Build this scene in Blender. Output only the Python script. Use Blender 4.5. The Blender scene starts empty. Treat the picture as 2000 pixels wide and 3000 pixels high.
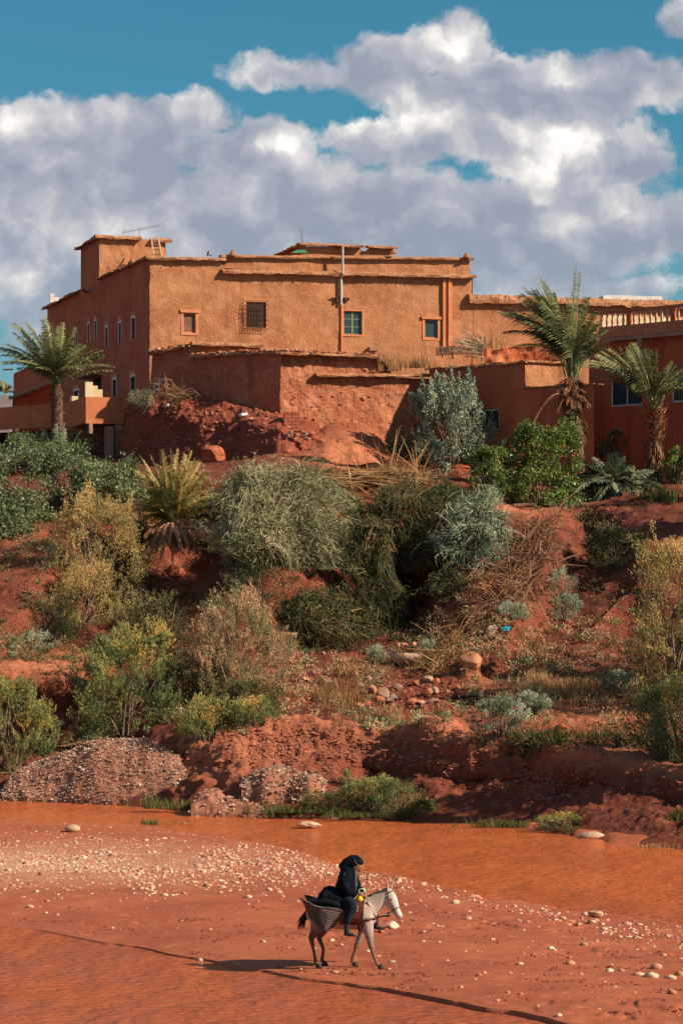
import bpy, math, random
import numpy as np
from mathutils import Vector
from mathutils.bvhtree import BVHTree
random.seed(7); RNG = np.random.default_rng(11)
SC = bpy.context.scene
COL = SC.collection
# ---------------------------------------------------------------- camera
F = 6000.0; CX = 784.0; HOR = 1400.0; CAMZ = 6.7        # focal length and horizon on a 1568x2352 frame
cam = bpy.data.cameras.new('camera'); camo = bpy.data.objects.new('camera', cam); COL.objects.link(camo)
cam.sensor_fit = 'HORIZONTAL'; cam.sensor_width = 36; cam.lens = 36*F/1568
cam.shift_y = (HOR-1176)/1568
cam.clip_start = .5; cam.clip_end = 3000
camo.location = (0, 0, CAMZ); camo.rotation_euler = (math.radians(90), 0, 0)
SC.camera = camo
# ---------------------------------------------------------------- light
SUN_EL, SUN_AZ = 33.0, 22.0                               # azimuth: degrees from +x towards the camera
se, sa = math.radians(SUN_EL), math.radians(SUN_AZ)
SUND = Vector((math.cos(se)*math.cos(sa), -math.cos(se)*math.sin(sa), math.sin(se)))
sl = bpy.data.lights.new('sun', 'SUN'); sl.energy = 5.0; sl.angle = math.radians(.5); sl.color = (1, .86, .68)
so = bpy.data.objects.new('sun', sl); COL.objects.link(so); so.location = (60, -20, 60)
so.rotation_euler = SUND.to_track_quat('Z', 'Y').to_euler()
SC.view_settings.view_transform = 'Standard'; SC.view_settings.look = 'None'
SC.view_settings.exposure = 0.60; SC.view_settings.gamma = 1
SC.view_settings.use_curve_mapping = False
SC.cycles.use_denoising = True
SC.cycles.max_bounces = 6; SC.cycles.diffuse_bounces = 2; SC.cycles.glossy_bounces = 2
SC.cycles.transmission_bounces = 3; SC.cycles.transparent_max_bounces = 6
SC.cycles.sample_clamp_indirect = 4

W = bpy.data.worlds.new('World'); SC.world = W; W.use_nodes = True
class NT:
    """short-hand for building node trees"""
    def __init__(s, tree): s.t = tree; s.n = tree.nodes; s.l = tree.links
    def val(s, sock, v):
        if isinstance(v, bpy.types.NodeSocket): s.l.new(v, sock)
        elif v is not None: sock.default_value = v
    def math(s, op, a, b=None, c=None, clamp=False):
        n = s.n.new('ShaderNodeMath'); n.operation = op; n.use_clamp = clamp
        for i, q in enumerate((a, b, c)): s.val(n.inputs[i], q) if q is not None else None
        return n.outputs[0]
    def vm(s, op, a, b=None, out=0):
        n = s.n.new('ShaderNodeVectorMath'); n.operation = op
        s.val(n.inputs[0], a)
        if b is not None: s.val(n.inputs[1], b)
        return n.outputs[out]
    def noise(s, vec, scale, detail=5, rough=.55, dist=0, out=0):
        n = s.n.new('ShaderNodeTexNoise'); s.val(n.inputs['Vector'], vec); s.val(n.inputs['Scale'], scale)
        n.inputs['Detail'].default_value = detail; n.inputs['Roughness'].default_value = rough
        n.inputs['Distortion'].default_value = dist
        return n.outputs[out]
    def ramp(s, fac, stops, interp='LINEAR'):
        n = s.n.new('ShaderNodeValToRGB'); s.val(n.inputs[0], fac); n.color_ramp.interpolation = interp
        e = n.color_ramp.elements
        while len(e) < len(stops): e.new(.5)
        for q, (p, c) in zip(e, stops):
            q.position = p; q.color = (c[0], c[1], c[2], 1) if hasattr(c, '__len__') else (c, c, c, 1)
        return n.outputs[0]
    def mix(s, f, a, b, mode='MIX'):
        n = s.n.new('ShaderNodeMix'); n.data_type = 'RGBA'; n.blend_type = mode
        s.val(n.inputs[0], f)
        for i, q in ((6, a), (7, b)):
            s.val(n.inputs[i], (*q, 1) if isinstance(q, tuple) and len(q) == 3 else q)
        return n.outputs[2]
    def rng(s, v, a, b, c=0, d=1, smooth=True):
        n = s.n.new('ShaderNodeMapRange'); n.interpolation_type = 'SMOOTHSTEP' if smooth else 'LINEAR'
        s.val(n.inputs[0], v)
        for i, q in enumerate((a, b, c, d)): n.inputs[i+1].default_value = q
        return n.outputs[0]
W.node_tree.nodes.clear()
w = NT(W.node_tree)
out = w.n.new('ShaderNodeOutputWorld'); bg = w.n.new('ShaderNodeBackground'); w.l.new(bg.outputs[0], out.inputs[0])
sky = w.n.new('ShaderNodeTexSky'); sky.sky_type = 'NISHITA'; sky.sun_disc = False
sky.sun_elevation = se; sky.sun_rotation = math.atan2(SUND.x, SUND.y)
sky.air_density = 1.0; sky.dust_density = .6; sky.ozone_density = 1.5
SKYSTR = .1
bg.inputs['Strength'].default_value = SKYSTR
tc = w.n.new('ShaderNodeTexCoord'); sep = w.n.new('ShaderNodeSeparateXYZ'); w.l.new(tc.outputs['Generated'], sep.inputs[0])
dx, dy, dz = sep.outputs
ady = w.math('MAXIMUM', w.math('ABSOLUTE', dy), .12)
pu = w.math('MULTIPLY', w.math('DIVIDE', dx, ady), F/100)     # in hundreds of pixels of the frame
pv = w.math('MULTIPLY', w.math('DIVIDE', dz, ady), F/100)
cmb = w.n.new('ShaderNodeCombineXYZ'); w.l.new(pu, cmb.inputs[0]); w.l.new(pv, cmb.inputs[1])
pz = w.math('SIGN', dy); w.l.new(w.math('MULTIPLY', pz, 7.0), cmb.inputs[2])
pos = cmb.outputs[0]
warp = w.vm('SCALE', w.vm('SUBTRACT', w.noise(pos, .7, 5, .6, out=1), (.5, .5, .5)), None)
warp.node.inputs['Scale'].default_value = 1.1
wp = w.vm('ADD', pos, warp)
def blobs(vec, lst, off=(0, 0)):
    acc = None
    for (bu, bv, ru, rv, wt) in lst:
        c = ((bu-CX)/100, (HOR-bv)/100, 0)
        d = w.vm('MULTIPLY', w.vm('SUBTRACT', vec, c), (100/ru, 100/rv, 0))
        l = w.vm('LENGTH', d, out=1)
        g = w.math('MULTIPLY_ADD', l, -wt, wt)
        acc = g if acc is None else w.math('MAXIMUM', acc, g)
    return acc
COVER = [(1035, 110, 120, 80, .9), (900, 155, 170, 75, .8), (680, 165, 165, 42, .55), (1150, 205, 330, 85, .9),
         (1390, 225, 160, 60, .7), (140, 330, 330, 110, .95), (420, 265, 120, 50, .6), (1530, 190, 130, 60, .45),
         (620, 345, 115, 75, .85), (890, 320, 170, 65, .8), (1330, 355, 250, 125, 1.0), (600, 560, 1000, 210, 1.4),
         (1240, 520, 400, 150, 1.1), (160, 520, 460, 190, 1.2), (60, 700, 260, 55, .5), (1440, 660, 260, 40, .5),
         (850, 790, 900, 140, 1.2), (-900, 500, 700, 330, 1), (2450, 480, 620, 300, 1), (1560, 40, 40, 40, .4), (1090, 295, 150, 75, .85), (470, 350, 120, 55, .8)]
cov = blobs(wp, COVER)
edge = w.math('ADD', w.math('MULTIPLY', w.noise(wp, .75, 4, .5), .70), w.math('MULTIPLY', w.noise(wp, 2.3, 7, .62), .30))
big = w.noise(pos, .06, 3, .5)
far = w.math('MULTIPLY', w.math('SUBTRACT', big, .52), 3.0)   # the clouds that continue outside the frame
outm = w.rng(w.math('ABSOLUTE', pu), 12, 20)
cov = w.math('MAXIMUM', cov, w.math('ADD', w.math('MULTIPLY', far, outm), w.math('MULTIPLY_ADD', outm, 1.0, -1.0)))
dens = w.math('ADD', cov, w.math('MULTIPLY_ADD', edge, 1.5, -.75))
alpha = w.rng(dens, -.09, .22)
# lit side: where the billows thin out towards the sun (right and up)
def billow(off):
    v = w.vm('ADD', wp, (off[0], off[1], 0))
    return w.noise(v, .46, 6, .48)
b0, b1 = billow((0, 0)), billow((.26, .46))
rel = w.math('MULTIPLY', w.math('SUBTRACT', b0, b1), 3.1)
BRIGHT = [(1040, 105, 130, 90, .95), (640, 345, 95, 60, .8), (900, 290, 150, 45, .6), (120, 275, 260, 60, .6), (1340, 320, 240, 70, .8),
          (1440, 480, 110, 55, .6), (470, 460, 130, 50, .4), (1260, 520, 170, 40, .35), (60, 640, 150, 45, .35), (1480, 655, 150, 28, .6),
          (720, 160, 160, 35, .25), (1250, 190, 260, 30, .3), (960, 520, 200, 30, .2), (430, 255, 90, 40, .3), (1250,440,40,25,.5)]
br = w.math('MAXIMUM', blobs(wp, BRIGHT), 0)
thin = w.rng(dens, .0, .5, .30, 0.0)
litv = w.math('ADD', w.math('ADD', w.math('MULTIPLY', br, .80), w.math('MULTIPLY', rel, .85)), w.math('MULTIPLY_ADD', thin, .45, .20))
litv = w.math('MULTIPLY_ADD', w.math('SUBTRACT', w.noise(wp, 2.0, 5, .5), .5), .09, litv)
K = 1/SKYSTR
cloudc = w.ramp(litv, [(0.0, (.25, .285, .355)), (.30, (.345, .37, .43)), (.55, (.51, .51, .53)), (.78, (.78, .76, .73)), (1.0, (1.0, .96, .90))])
cloudc = w.mix(1.0, cloudc, (K*.84, K*.83, K*.82), 'MULTIPLY')
# clear air: Nishita, turned towards the teal of the photograph
skc = w.mix(1.0, sky.outputs[0], (.56, 1.46, 1.60), 'MULTIPLY')
skc = w.mix(1.0, skc, (.34, .34, .34), 'MULTIPLY')
lowf = w.rng(pv, 9.5, 4.5)
alpha = w.math('MULTIPLY', alpha, w.math('MULTIPLY_ADD', lowf, -.30, 1.0))
skc = w.mix(w.rng(pv, 10.5, 4.0, 0, .85), skc, (.134*K, .258*K, .316*K))
final = w.mix(alpha, skc, cloudc)
w.l.new(final, bg.inputs['Color'])

# ---------------------------------------------------------------- helpers
def P(u, v, Y): return Vector(((u-CX)/F*Y, Y, CAMZ+(HOR-v)/F*Y))
def pxm(Y): return Y/F                                       # metres per pixel at depth Y
def tag(o, label=None, cat=None, group=None, kind=None):
    for k, q in (('label', label), ('category', cat), ('group', group), ('kind', kind)):
        if q: o[k] = q
    return o
def empty(name, loc, label, cat, group=None):
    o = bpy.data.objects.new(name, None); o.empty_display_size = .2
    o.location = loc; COL.objects.link(o); return tag(o, label, cat, group)
def link(name, me, parent=None, mats=()):
    for m in (mats if isinstance(mats, (list, tuple)) else (mats,)): me.materials.append(m)
    o = bpy.data.objects.new(name, me); COL.objects.link(o)
    if parent is not None:
        o.parent = parent; o.location = -Vector(parent_world(parent)); 
    return o
def parent_world(p):
    v = Vector(p.location)
    while p.parent is not None: p = p.parent; v = v + p.location
    return v
def mesh_np(name, V, faces, mats, parent=None, tone=None, smooth=False, tone2=None):
    """V (n,3) world coordinates; faces: list of (m,k) integer arrays"""
    me = bpy.data.meshes.new(name)
    V = np.ascontiguousarray(V, dtype=np.float32)
    if not isinstance(faces, (list, tuple)): faces = [faces]
    faces = [np.asarray(f, dtype=np.int32) for f in faces if len(f)]
    nl = sum(f.size for f in faces); nf = sum(len(f) for f in faces)
    me.vertices.add(len(V)); me.vertices.foreach_set('co', V.ravel())
    me.loops.add(nl); me.polygons.add(nf)
    me.loops.foreach_set('vertex_index', np.concatenate([f.ravel() for f in faces]))
    tot = np.concatenate([np.full(len(f), f.shape[1], np.int32) for f in faces])
    me.polygons.foreach_set('loop_start', np.concatenate([[0], np.cumsum(tot)[:-1]]).astype(np.int32))
    me.polygons.foreach_set('loop_total', tot)
    me.polygons.foreach_set('use_smooth', np.full(nf, bool(smooth)))
    me.update(calc_edges=True)
    if tone is not None:
        a = me.attributes.new('tone', 'FLOAT', 'POINT'); a.data.foreach_set('value', np.asarray(tone, np.float32))
    if tone2 is not None:
        a = me.attributes.new('tone2', 'FLOAT', 'POINT'); a.data.foreach_set('value', np.asarray(tone2, np.float32))
    return link(name, me, parent, mats)

def _hash(ix, iy, iz, seed):
    h = (ix*374761393 + iy*668265263 + iz*1274126177 + seed*974634777) & 0xffffffff
    h = ((h ^ (h >> 13))*1103515245) & 0xffffffff
    h = ((h ^ (h >> 15))*2246822519) & 0xffffffff
    return ((h ^ (h >> 16)) & 0xffffff)/float(0xffffff)
def vnoise(p, seed=0):
    p = np.asarray(p, float); i = np.floor(p).astype(np.int64); f = p-i; f = f*f*(3-2*f)
    r = 0
    for a in (0, 1):
        for b in (0, 1):
            for c in (0, 1):
                wt = (f[:, 0] if a else 1-f[:, 0])*(f[:, 1] if b else 1-f[:, 1])*(f[:, 2] if c else 1-f[:, 2])
                r = r+wt*_hash(i[:, 0]+a, i[:, 1]+b, i[:, 2]+c, seed)
    return r*2-1
def fbm(p, octs=4, gain=.5, seed=0):
    p = np.asarray(p, float); s = 0; a = 1
    for k in range(octs): s = s+a*vnoise(p, seed+k*17); a *= gain; p = p*2.03+11.3
    return s

# ---------------------------------------------------------------- materials
def new_mat(name):
    m = bpy.data.materials.new(name); m.use_nodes = True
    t = NT(m.node_tree); b = t.n['Principled BSDF']; return m, t, b
def M(name, c1, c2=None, scale=3, rough=.9, bump=0, bscale=20, bdist=.03, spec=.15, c3=None, scale3=.5, lo=.35, hi=.65, metal=0, detail=6):
    m, t, b = new_mat(name)
    g = t.n.new('ShaderNodeNewGeometry').outputs['Position']
    col = (*c1, 1)
    if c2:
        col = t.mix(t.rng(t.noise(g, scale, detail), lo, hi), c1, c2)
        if c3: col = t.mix(t.rng(t.noise(g, scale3, 4), .42, .62), col, c3)
    t.val(b.inputs['Base Color'], col)
    b.inputs['Roughness'].default_value = rough; b.inputs['Specular IOR Level'].default_value = spec; b.inputs['Metallic'].default_value = metal
    if bump:
        bp = t.n.new('ShaderNodeBump'); bp.inputs['Strength'].default_value = bump; bp.inputs['Distance'].default_value = bdist
        t.val(bp.inputs['Height'], t.noise(g, bscale, 5, .65)); t.val(b.inputs['Normal'], bp.outputs[0])
    return m
def leaf_mat(name, stops, trans=.25, gloss=.0):
    m, t, b = new_mat(name)
    a = t.n.new('ShaderNodeAttribute'); a.attribute_name = 'tone'
    c = t.ramp(a.outputs['Fac'], stops)
    t.n.remove(b)
    d = t.n.new('ShaderNodeBsdfDiffuse'); tr = t.n.new('ShaderNodeBsdfTranslucent')
    t.val(d.inputs[0], c); t.val(tr.inputs[0], c)
    mx = t.n.new('ShaderNodeMixShader'); mx.inputs[0].default_value = trans
    t.l.new(d.outputs[0], mx.inputs[1]); t.l.new(tr.outputs[0], mx.inputs[2]); o = mx.outputs[0]
    if gloss:
        gl = t.n.new('ShaderNodeBsdfGlossy'); gl.inputs['Roughness'].default_value = .4; t.val(gl.inputs[0], (.8, .8, .8, 1))
        m2 = t.n.new('ShaderNodeMixShader'); m2.inputs[0].default_value = gloss
        t.l.new(o, m2.inputs[1]); t.l.new(gl.outputs[0], m2.inputs[2]); o = m2.outputs[0]
    t.l.new(o, t.n['Material Output'].inputs[0])
    return m
# ---------------------------------------------------------------- terrain
def curve(pts):
    a = np.array(pts, float)
    return lambda u: np.interp(u, a[:, 0], a[:, 1])
def Yr(v): return CAMZ*F/(np.asarray(v, float)-HOR)           # depth of a river-level point seen at row v
v_far = curve([(-900, 1800), (0, 1833), (300, 1850), (440, 1868), (620, 1880), (1000, 1888), (1110, 1890), (1300, 1918), (1400, 1935), (1568, 1950), (2400, 2080)])
v_top = curve([(-900, 1850), (0, 1878), (180, 1893), (330, 1893), (500, 1922), (700, 1960), (830, 2000), (1000, 2030), (1150, 2070), (1300, 2090), (1568, 2122), (2400, 2230)])
v_bot = curve([(-900, 2080), (0, 2128), (90, 2140), (240, 2168), (330, 2180), (480, 2212), (560, 2235), (720, 2252), (800, 2266), (1050, 2312), (1250, 2352), (1568, 2430), (2400, 2650)])
def y_bot(u): return Yr(v_bot(u))+.28*fbm(np.stack([u*.010, 0*u, 0*u+.5], 1), 3, .4, seed=3)
def y_top(u): return Yr(v_top(u))+.8*fbm(np.stack([u*.010, 0*u+4, 0*u+.5], 1), 4, seed=4)
def bed_height(x, y, u):
    q = np.stack([x, y, 0*x], 1)
    yf = Yr(v_far(u)); yt = y_top(u); yb = y_bot(u)
    din = y-yb; dt = yt-y
    st = np.interp(u, [0, 330, 500, 760, 1000, 1568], [.008, .028, .045, .05, .075, .08])
    z = np.where(din < 0, np.interp(din, [-.6, -.03, 0], [-.25, -.12, -.05]), np.where(din < .05, -.05+(st+.05)*din/.05, st+np.interp(din, [.05, .6, 4], [0, .02, .09])))
    z = np.where(dt < 6, np.minimum(z, np.interp(dt, [-3, -.3, .2, 6], [-.25, -.08, .02, .16])), z)
    on = np.clip(np.minimum(din-.25, dt*.5)/.5, 0, 1)
    z = z+on*(.045*fbm(q*np.array([.45, 1.0, 1]), 3, seed=5)+.012*fbm(q*np.array([2.2, 3.4, 1]), 3, seed=9))
    pr = vnoise(q*np.array([2.6, 2.6, 1]), 21); msk = np.clip(vnoise(q*np.array([.25, .6, 1]), 22)*3+.1, 0, 1)*np.interp(y, [50, 66], [1, .3])
    z = z-on*msk*.06*np.clip((pr-.40)/.2, 0, 1)+on*msk*.045*np.clip((-pr-.5)/.2, 0, 1)
    far = y-(yf-.2)
    return np.where(far > 0, np.clip(far*.6, 0, .3)-.12, z)
# soil colours
def soil_mat(name, a, b, c, pale=None, bump=.6, peb=.25, rough=.92, bdist=.06, pebc=(.50, .33, .22)):
    m, t, bs = new_mat(name)
    g = t.n.new('ShaderNodeNewGeometry').outputs['Position']
    n1 = t.noise(g, .35, 6, .6); n2 = t.noise(g, 2.2, 7, .65)
    col = t.mix(t.rng(n1, .35, .65), a, b); col = t.mix(t.rng(n2, .52, .74), col, c)
    v = t.n.new('ShaderNodeTexVoronoi'); t.val(v.inputs['Vector'], g); v.inputs['Scale'].default_value = 7.5
    pm = t.math('MULTIPLY', t.rng(v.outputs['Distance'], .22, .30, 1, 0), t.rng(t.noise(g, 1.1, 4), .5, .68))
    pm = t.math('MULTIPLY', pm, peb)
    pc = t.mix(t.rng(t.vm('DOT_PRODUCT', v.outputs['Color'], (.6, .3, .1), out=1), .2, .8), tuple(q*.6 for q in pebc), pebc)
    col = t.mix(pm, col, pc)
    if name == 'river_mud':                    # drying ripples and darker wet streaks
        sk = t.rng(t.noise(t.vm('MULTIPLY', g, (.7, 2.4, 1)), 1.6, 6, .65), .52, .72, 0, .35)
        col = t.mix(sk, col, (.23, .058, .028))
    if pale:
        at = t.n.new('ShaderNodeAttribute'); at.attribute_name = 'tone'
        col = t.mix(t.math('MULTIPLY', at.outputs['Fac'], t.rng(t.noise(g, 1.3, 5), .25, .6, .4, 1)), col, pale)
    t.val(bs.inputs['Base Color'], col); bs.inputs['Roughness'].default_value = rough; bs.inputs['Specular IOR Level'].default_value = .12
    h = t.math('ADD', t.math('MULTIPLY', t.noise(g if name != 'river_mud' else t.vm('MULTIPLY', g, (.55, 1.5, 1)), 5, 8, .7), 1.0), t.math('MULTIPLY', pm, .8))
    bp = t.n.new('ShaderNodeBump'); bp.inputs['Strength'].default_value = bump; bp.inputs['Distance'].default_value = bdist
    t.val(bp.inputs['Height'], h); t.val(bs.inputs['Normal'], bp.outputs[0])
    return m
m_bed = soil_mat('river_mud', (.42, .122, .056), (.35, .094, .043), (.48, .155, .076), pale=(.56, .30, .17), bump=1.0, peb=.0, rough=.60, bdist=.07)
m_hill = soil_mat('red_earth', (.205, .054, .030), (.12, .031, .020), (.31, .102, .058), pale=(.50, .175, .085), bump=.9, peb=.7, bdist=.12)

def fan(us, rows_fn):
    pass
us_fine = np.arange(-140, 1720, 4.0)
us = np.concatenate([[-2600, -1500, -900, -600, -420, -300, -220], us_fine, [1780, 1860, 1980, 2150, 2400, 2900, 3900]])
# river bed: rows run with depth
ub_ = us
yb_, yt_ = y_bot(us), y_top(us)
segs = [(np.full_like(us, -60.), 1), (np.zeros_like(us), 1), (us*0+14, 1), (us*0+24, 1), (us*0+32, 1), (us*0+38, 14), (yb_-.6, 6), (yb_-.05, 5),
        (yb_+.12, 14), (yb_+1.2, 150), (yt_-2, 24), (yt_, 14), (yt_+3, 24), (np.maximum(yt_+3.5, 100.), 0)]
rows = []
for k in range(len(segs)-1):
    a0, n = segs[k]; a1 = segs[k+1][0]
    rows += [a0+(a1-a0)*j/n for j in range(n)]
rows.append(segs[-1][0])
YY = np.array(rows); U = np.broadcast_to(us, YY.shape)
X = (U-CX)/F*np.maximum(YY, 30)
yy = YY.ravel(); zb = bed_height(X.ravel(), yy, U.ravel())
zb = np.where(yy < 38, np.interp(yy, [-60, 0, 14, 24, 32, 38], [6, 4.9, 3, .6, -.2, -.25]), zb)
zb = np.where(yy > 95, -.6, zb)
ys = YY[:, 0]
def grid_faces(nr, nc):
    i = np.arange(nr-1)[:, None]*nc+np.arange(nc-1)[None, :]
    return np.stack([i, i+1, i+1+nc, i+nc], -1).reshape(-1, 4)
bedV = np.stack([X.ravel(), yy, zb], 1)
bu = U.ravel(); bv = HOR+CAMZ*F/np.maximum(yy, 30)
btone = np.exp(-((bv-1995)/42)**2)*np.interp(bu, [-200, 250, 520, 800], [1, .95, .35, 0])
riverbed = mesh_np('riverbed', bedV, grid_faces(len(ys), len(us)), m_bed, smooth=True, tone=btone); tag(riverbed, kind='structure')

# hillside: knots (v, Y) of the ground at chosen columns, from the water's edge to the plateau
def kn(u, *kv): return (u, [(float(v_far(u))+6, float(Yr(v_far(u)))-.3)]+list(kv))
KN = [
 kn(-900, (1770, 97), (1740, 100), (1690, 102), (1560, 104), (1490, 108), (1360, 113), (1240, 120), (1130, 130), (1050, 145), (1000, 152)),
 kn(0,   (1790, 94), (1750, 97), (1700, 101.4), (1530, 100.4), (1508, 104), (1350, 109.5), (1215, 115.5), (1130, 123), (1070, 138), (1040, 152)),
 kn(110, (1800, 93.5), (1745, 97), (1708, 101.6), (1545, 100.8), (1518, 104), (1360, 109.5), (1225, 115), (1130, 123), (1070, 138), (1030, 152)),
 kn(230, (1810, 92.5), (1755, 96), (1712, 101.0), (1590, 101.8), (1535, 104.5), (1370, 110), (1230, 115), (1120, 123), (1060, 139), (1000, 152)),
 kn(360, (1815, 91), (1760, 95), (1700, 98), (1620, 101), (1530, 105), (1370, 110.5), (1230, 115), (1110, 121.5), (1075, 138), (990, 150)),
 kn(450, (1800, 88.5), (1715, 93), (1680, 97), (1620, 101), (1520, 105.5), (1370, 111), (1230, 115), (1110, 120), (1070, 137), (980, 150)),
 kn(530, (1790, 87), (1662, 92.5), (1650, 96), (1600, 100), (1500, 106), (1360, 111), (1230, 115), (1105, 119.5), (1065, 134), (980, 150)),
 kn(620, (1795, 86.5), (1650, 92.5), (1640, 96), (1580, 101), (1480, 106.5), (1350, 111), (1230, 115), (1100, 119.5), (1055, 132), (960, 150)),
 kn(740, (1795, 86.5), (1668, 91.5), (1665, 95), (1580, 101), (1480, 106.5), (1360, 111), (1235, 115.5), (1100, 120), (1050, 133), (975, 139)),
 kn(850, (1790, 86.5), (1682, 90.5), (1672, 94), (1590, 100), (1480, 106.5), (1390, 111), (1265, 115.5), (1105, 120), (1062, 135), (975, 141)),
 kn(940, (1790, 85.8), (1672, 88.6), (1660, 94), (1590, 100), (1480, 106.5), (1400, 111), (1260, 115), (1115, 120), (1075, 137), (960, 150)),
 kn(1000, (1790, 85.0), (1655, 87.2), (1650, 93), (1580, 100), (1460, 106), (1340, 110), (1220, 114), (1130, 119), (1090, 138), (1010, 150)),
 kn(1060, (1800, 84.6), (1697, 86), (1668, 94), (1590, 99), (1440, 106), (1320, 110), (1210, 114), (1140, 119), (1100, 138), (1010, 150)),
 kn(1200, (1800, 83.6), (1714, 84.6), (1694, 91), (1590, 98), (1450, 105), (1320, 110), (1196, 115), (1163, 120), (1110, 138), (1010, 150)),
 kn(1330, (1815, 81.7), (1738, 82.6), (1700, 91), (1580, 99), (1450, 105.5), (1330, 110.5), (1250, 114.5), (1165, 120), (1110, 138), (1010, 150)),
 kn(1460, (1830, 79.6), (1756, 80.8), (1705, 90), (1560, 98), (1430, 104.5), (1320, 109.5), (1210, 114), (1150, 119.5), (1110, 136), (1010, 150)),
 kn(1600, (1850, 77.5), (1774, 79), (1705, 89), (1540, 97), (1400, 103.5), (1280, 108), (1180, 113), (1140, 119), (1110, 134), (1010, 150)),
 kn(2600, (1960, 72), (1860, 74), (1700, 82), (1540, 90), (1400, 98), (1280, 104), (1180, 112), (1140, 120), (1110, 134), (1010, 150)),
]
kus = np.array([k[0] for k in KN], float)
kv = np.array([[q[0] for q in k[1]] for k in KN]); kY = np.array([[q[1] for q in k[1]] for k in KN])
nk = kv.shape[1]
def hill_rows():
    out = []
    for k in range(nk-1):
        n = {0: 46, 1: 26, 2: 10, 3: 24, 4: 22, 5: 34, 6: 34, 7: 34, 8: 26, 9: 14}.get(k, 20)
        out += [k+j/n for j in range(n)]
    return np.array(out+[nk-1])
hr = hill_rows()
UU, RR = np.meshgrid(us, hr)
def knot_interp(tab):
    # along u (smooth) then along the profile
    cols = np.stack([np.interp(us, kus, tab[:, k]) for k in range(nk)], 0)     # nk x nu
    # soften the kinks between columns
    ker = np.exp(-(np.arange(-9, 10)/5.0)**2); ker /= ker.sum()
    pad = np.pad(cols, ((0, 0), (9, 9)), 'edge')
    sm = np.stack([np.convolve(pad[k], ker, 'valid') for k in range(nk)], 0)
    i = np.clip(hr.astype(int), 0, nk-2); f = (hr-i)[:, None]
    f = f*(.55)+.45*f*f*(3-2*f)
    return sm[i]*(1-f)+sm[i+1]*f
HV, HY = knot_interp(kv), knot_interp(kY)
for (hu, hv, su, sv, dp) in ((925, 1375, 60, 58, 4.5), (1350, 1228, 50, 40, 3.5), (770, 1260, 45, 50, 1.4), (1440, 1400, 60, 60, 1.6), (470, 1310, 70, 40, 1.2), (640, 1420, 60, 40, 1.2), (1180, 1330, 50, 70, 1.0), (1080, 1810, 60, 26, 1.0), (1300, 1830, 40, 22, .8), (860, 1790, 60, 30, 1.2)):
    HY = HY+dp*np.exp(-((UU-hu)/su)**2-((HV-hv)/sv)**2)          # hollows and gullies
# spurs of the bank: each falls away to the left
spur = np.interp(UU+(HV-1330)*.75+18*np.sin(HV*.03+UU*.01), [-200, 90, 250, 400, 640, 740, 890, 1000, 1240, 1330, 1440, 1600, 1900], [0, -1.0, 2.2, 2.4, -2.4, -1.2, 3.4, 2.4, -2.6, .6, -1.4, 1.6, 0])
HY = HY+spur*np.clip((HV-1160)/90, 0, 1)*np.clip((1570-HV)/80, 0, 1)
ub = np.clip(UU, -2600, 3900)
HX = (ub-CX)/F*HY; HZ = CAMZ+(HOR-HV)/F*HY
H = np.stack([HX, HY, HZ], -1)
# normals of the smooth surface, then relief along them
du = np.gradient(H, axis=1); dr = np.gradient(H, axis=0)
N = np.cross(du, dr); N /= np.linalg.norm(N, axis=-1, keepdims=True)+1e-9
Pn = H.reshape(-1, 3); Nn = N.reshape(-1, 3)
r1 = fbm(Pn*.16, 3, seed=31)*.5
ridg = (1-np.abs(fbm(Pn*np.array([.5, .35, .35]), 3, seed=41))*1.5)*.12
fine = fbm(Pn*1.6, 4, .55, seed=51)*.055
clod = np.maximum(vnoise(Pn*3.6, 61), .1)*.05
rr = RR.ravel(); amp = np.clip(rr/.5, 0, 1)
uu = UU.ravel()
berm = np.exp(-((rr-1.3)/.9)**2)
chunk = (1-np.abs(fbm(Pn*1.05+3, 4, .55, seed=66)))**2*.30-.12
rubble = np.exp(-((uu-960)/170)**2-((rr-3.6)/.8)**2)
strat = vnoise(Pn*np.array([.5, .5, 3.2]), 67)*.10+vnoise(Pn*np.array([1.2, 1.2, 7.]), 68)*.05
disp = amp*(r1*.7+chunk*(.30+.22*berm)+strat*(.4+1.3*berm)+ridg*.8+fine*(1+1.3*berm+1.2*rubble)+clod*(1+.8*berm+1.5*rubble))
# keep the path on the terrace even
path = np.exp(-((uu-1210)/70)**2-((rr-8)/.5)**2)
disp *= (1-.8*path)
Pd = Pn+Nn*disp[:, None]
hillF = grid_faces(len(hr), len(us))
# plateau behind everything
hv_ = HV.ravel()
def gb(u0, v0, su, sv, k=1): return k*np.exp(-((uu-u0)/su)**2-((hv_-v0)/sv)**2)
htone = np.clip(gb(1210, 1180, 90, 26)+gb(80, 1535, 160, 30)+.8*np.exp(-((rr-2.0)/.45)**2)*(uu > 420)+gb(560, 1760, 150, 60, .6)+gb(1000, 1660, 120, 22, .8)+gb(800, 1040, 100, 60, 1)+gb(1350, 1640, 200, 50, .7)+gb(60, 1260, 60, 60, .5)+gb(1100, 1560, 60, 20, .6)+gb(790, 1190, 50, 40, .4), 0, 1)  # paler tops and path, dark mid slope: partly light put into the colour
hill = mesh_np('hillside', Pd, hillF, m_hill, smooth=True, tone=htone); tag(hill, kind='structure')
zpl = 16.2
pl = np.array([(-260, 151.5, zpl), (260, 151.5, zpl), (420, 900, 14), (-420, 900, 14), (-260, 149.5, 8), (260, 149.5, 8)], float)
m_pl = M('plateau_earth', (.34, .11, .06), (.27, .08, .045), 1.5, bump=.5)
tag(mesh_np('ground', pl, [np.array([[0, 1, 2, 3], [4, 5, 1, 0]])], m_pl), kind='structure')
BVH = BVHTree.FromPolygons([tuple(p) for p in Pd], [tuple(f) for f in hillF.tolist()])
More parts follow.
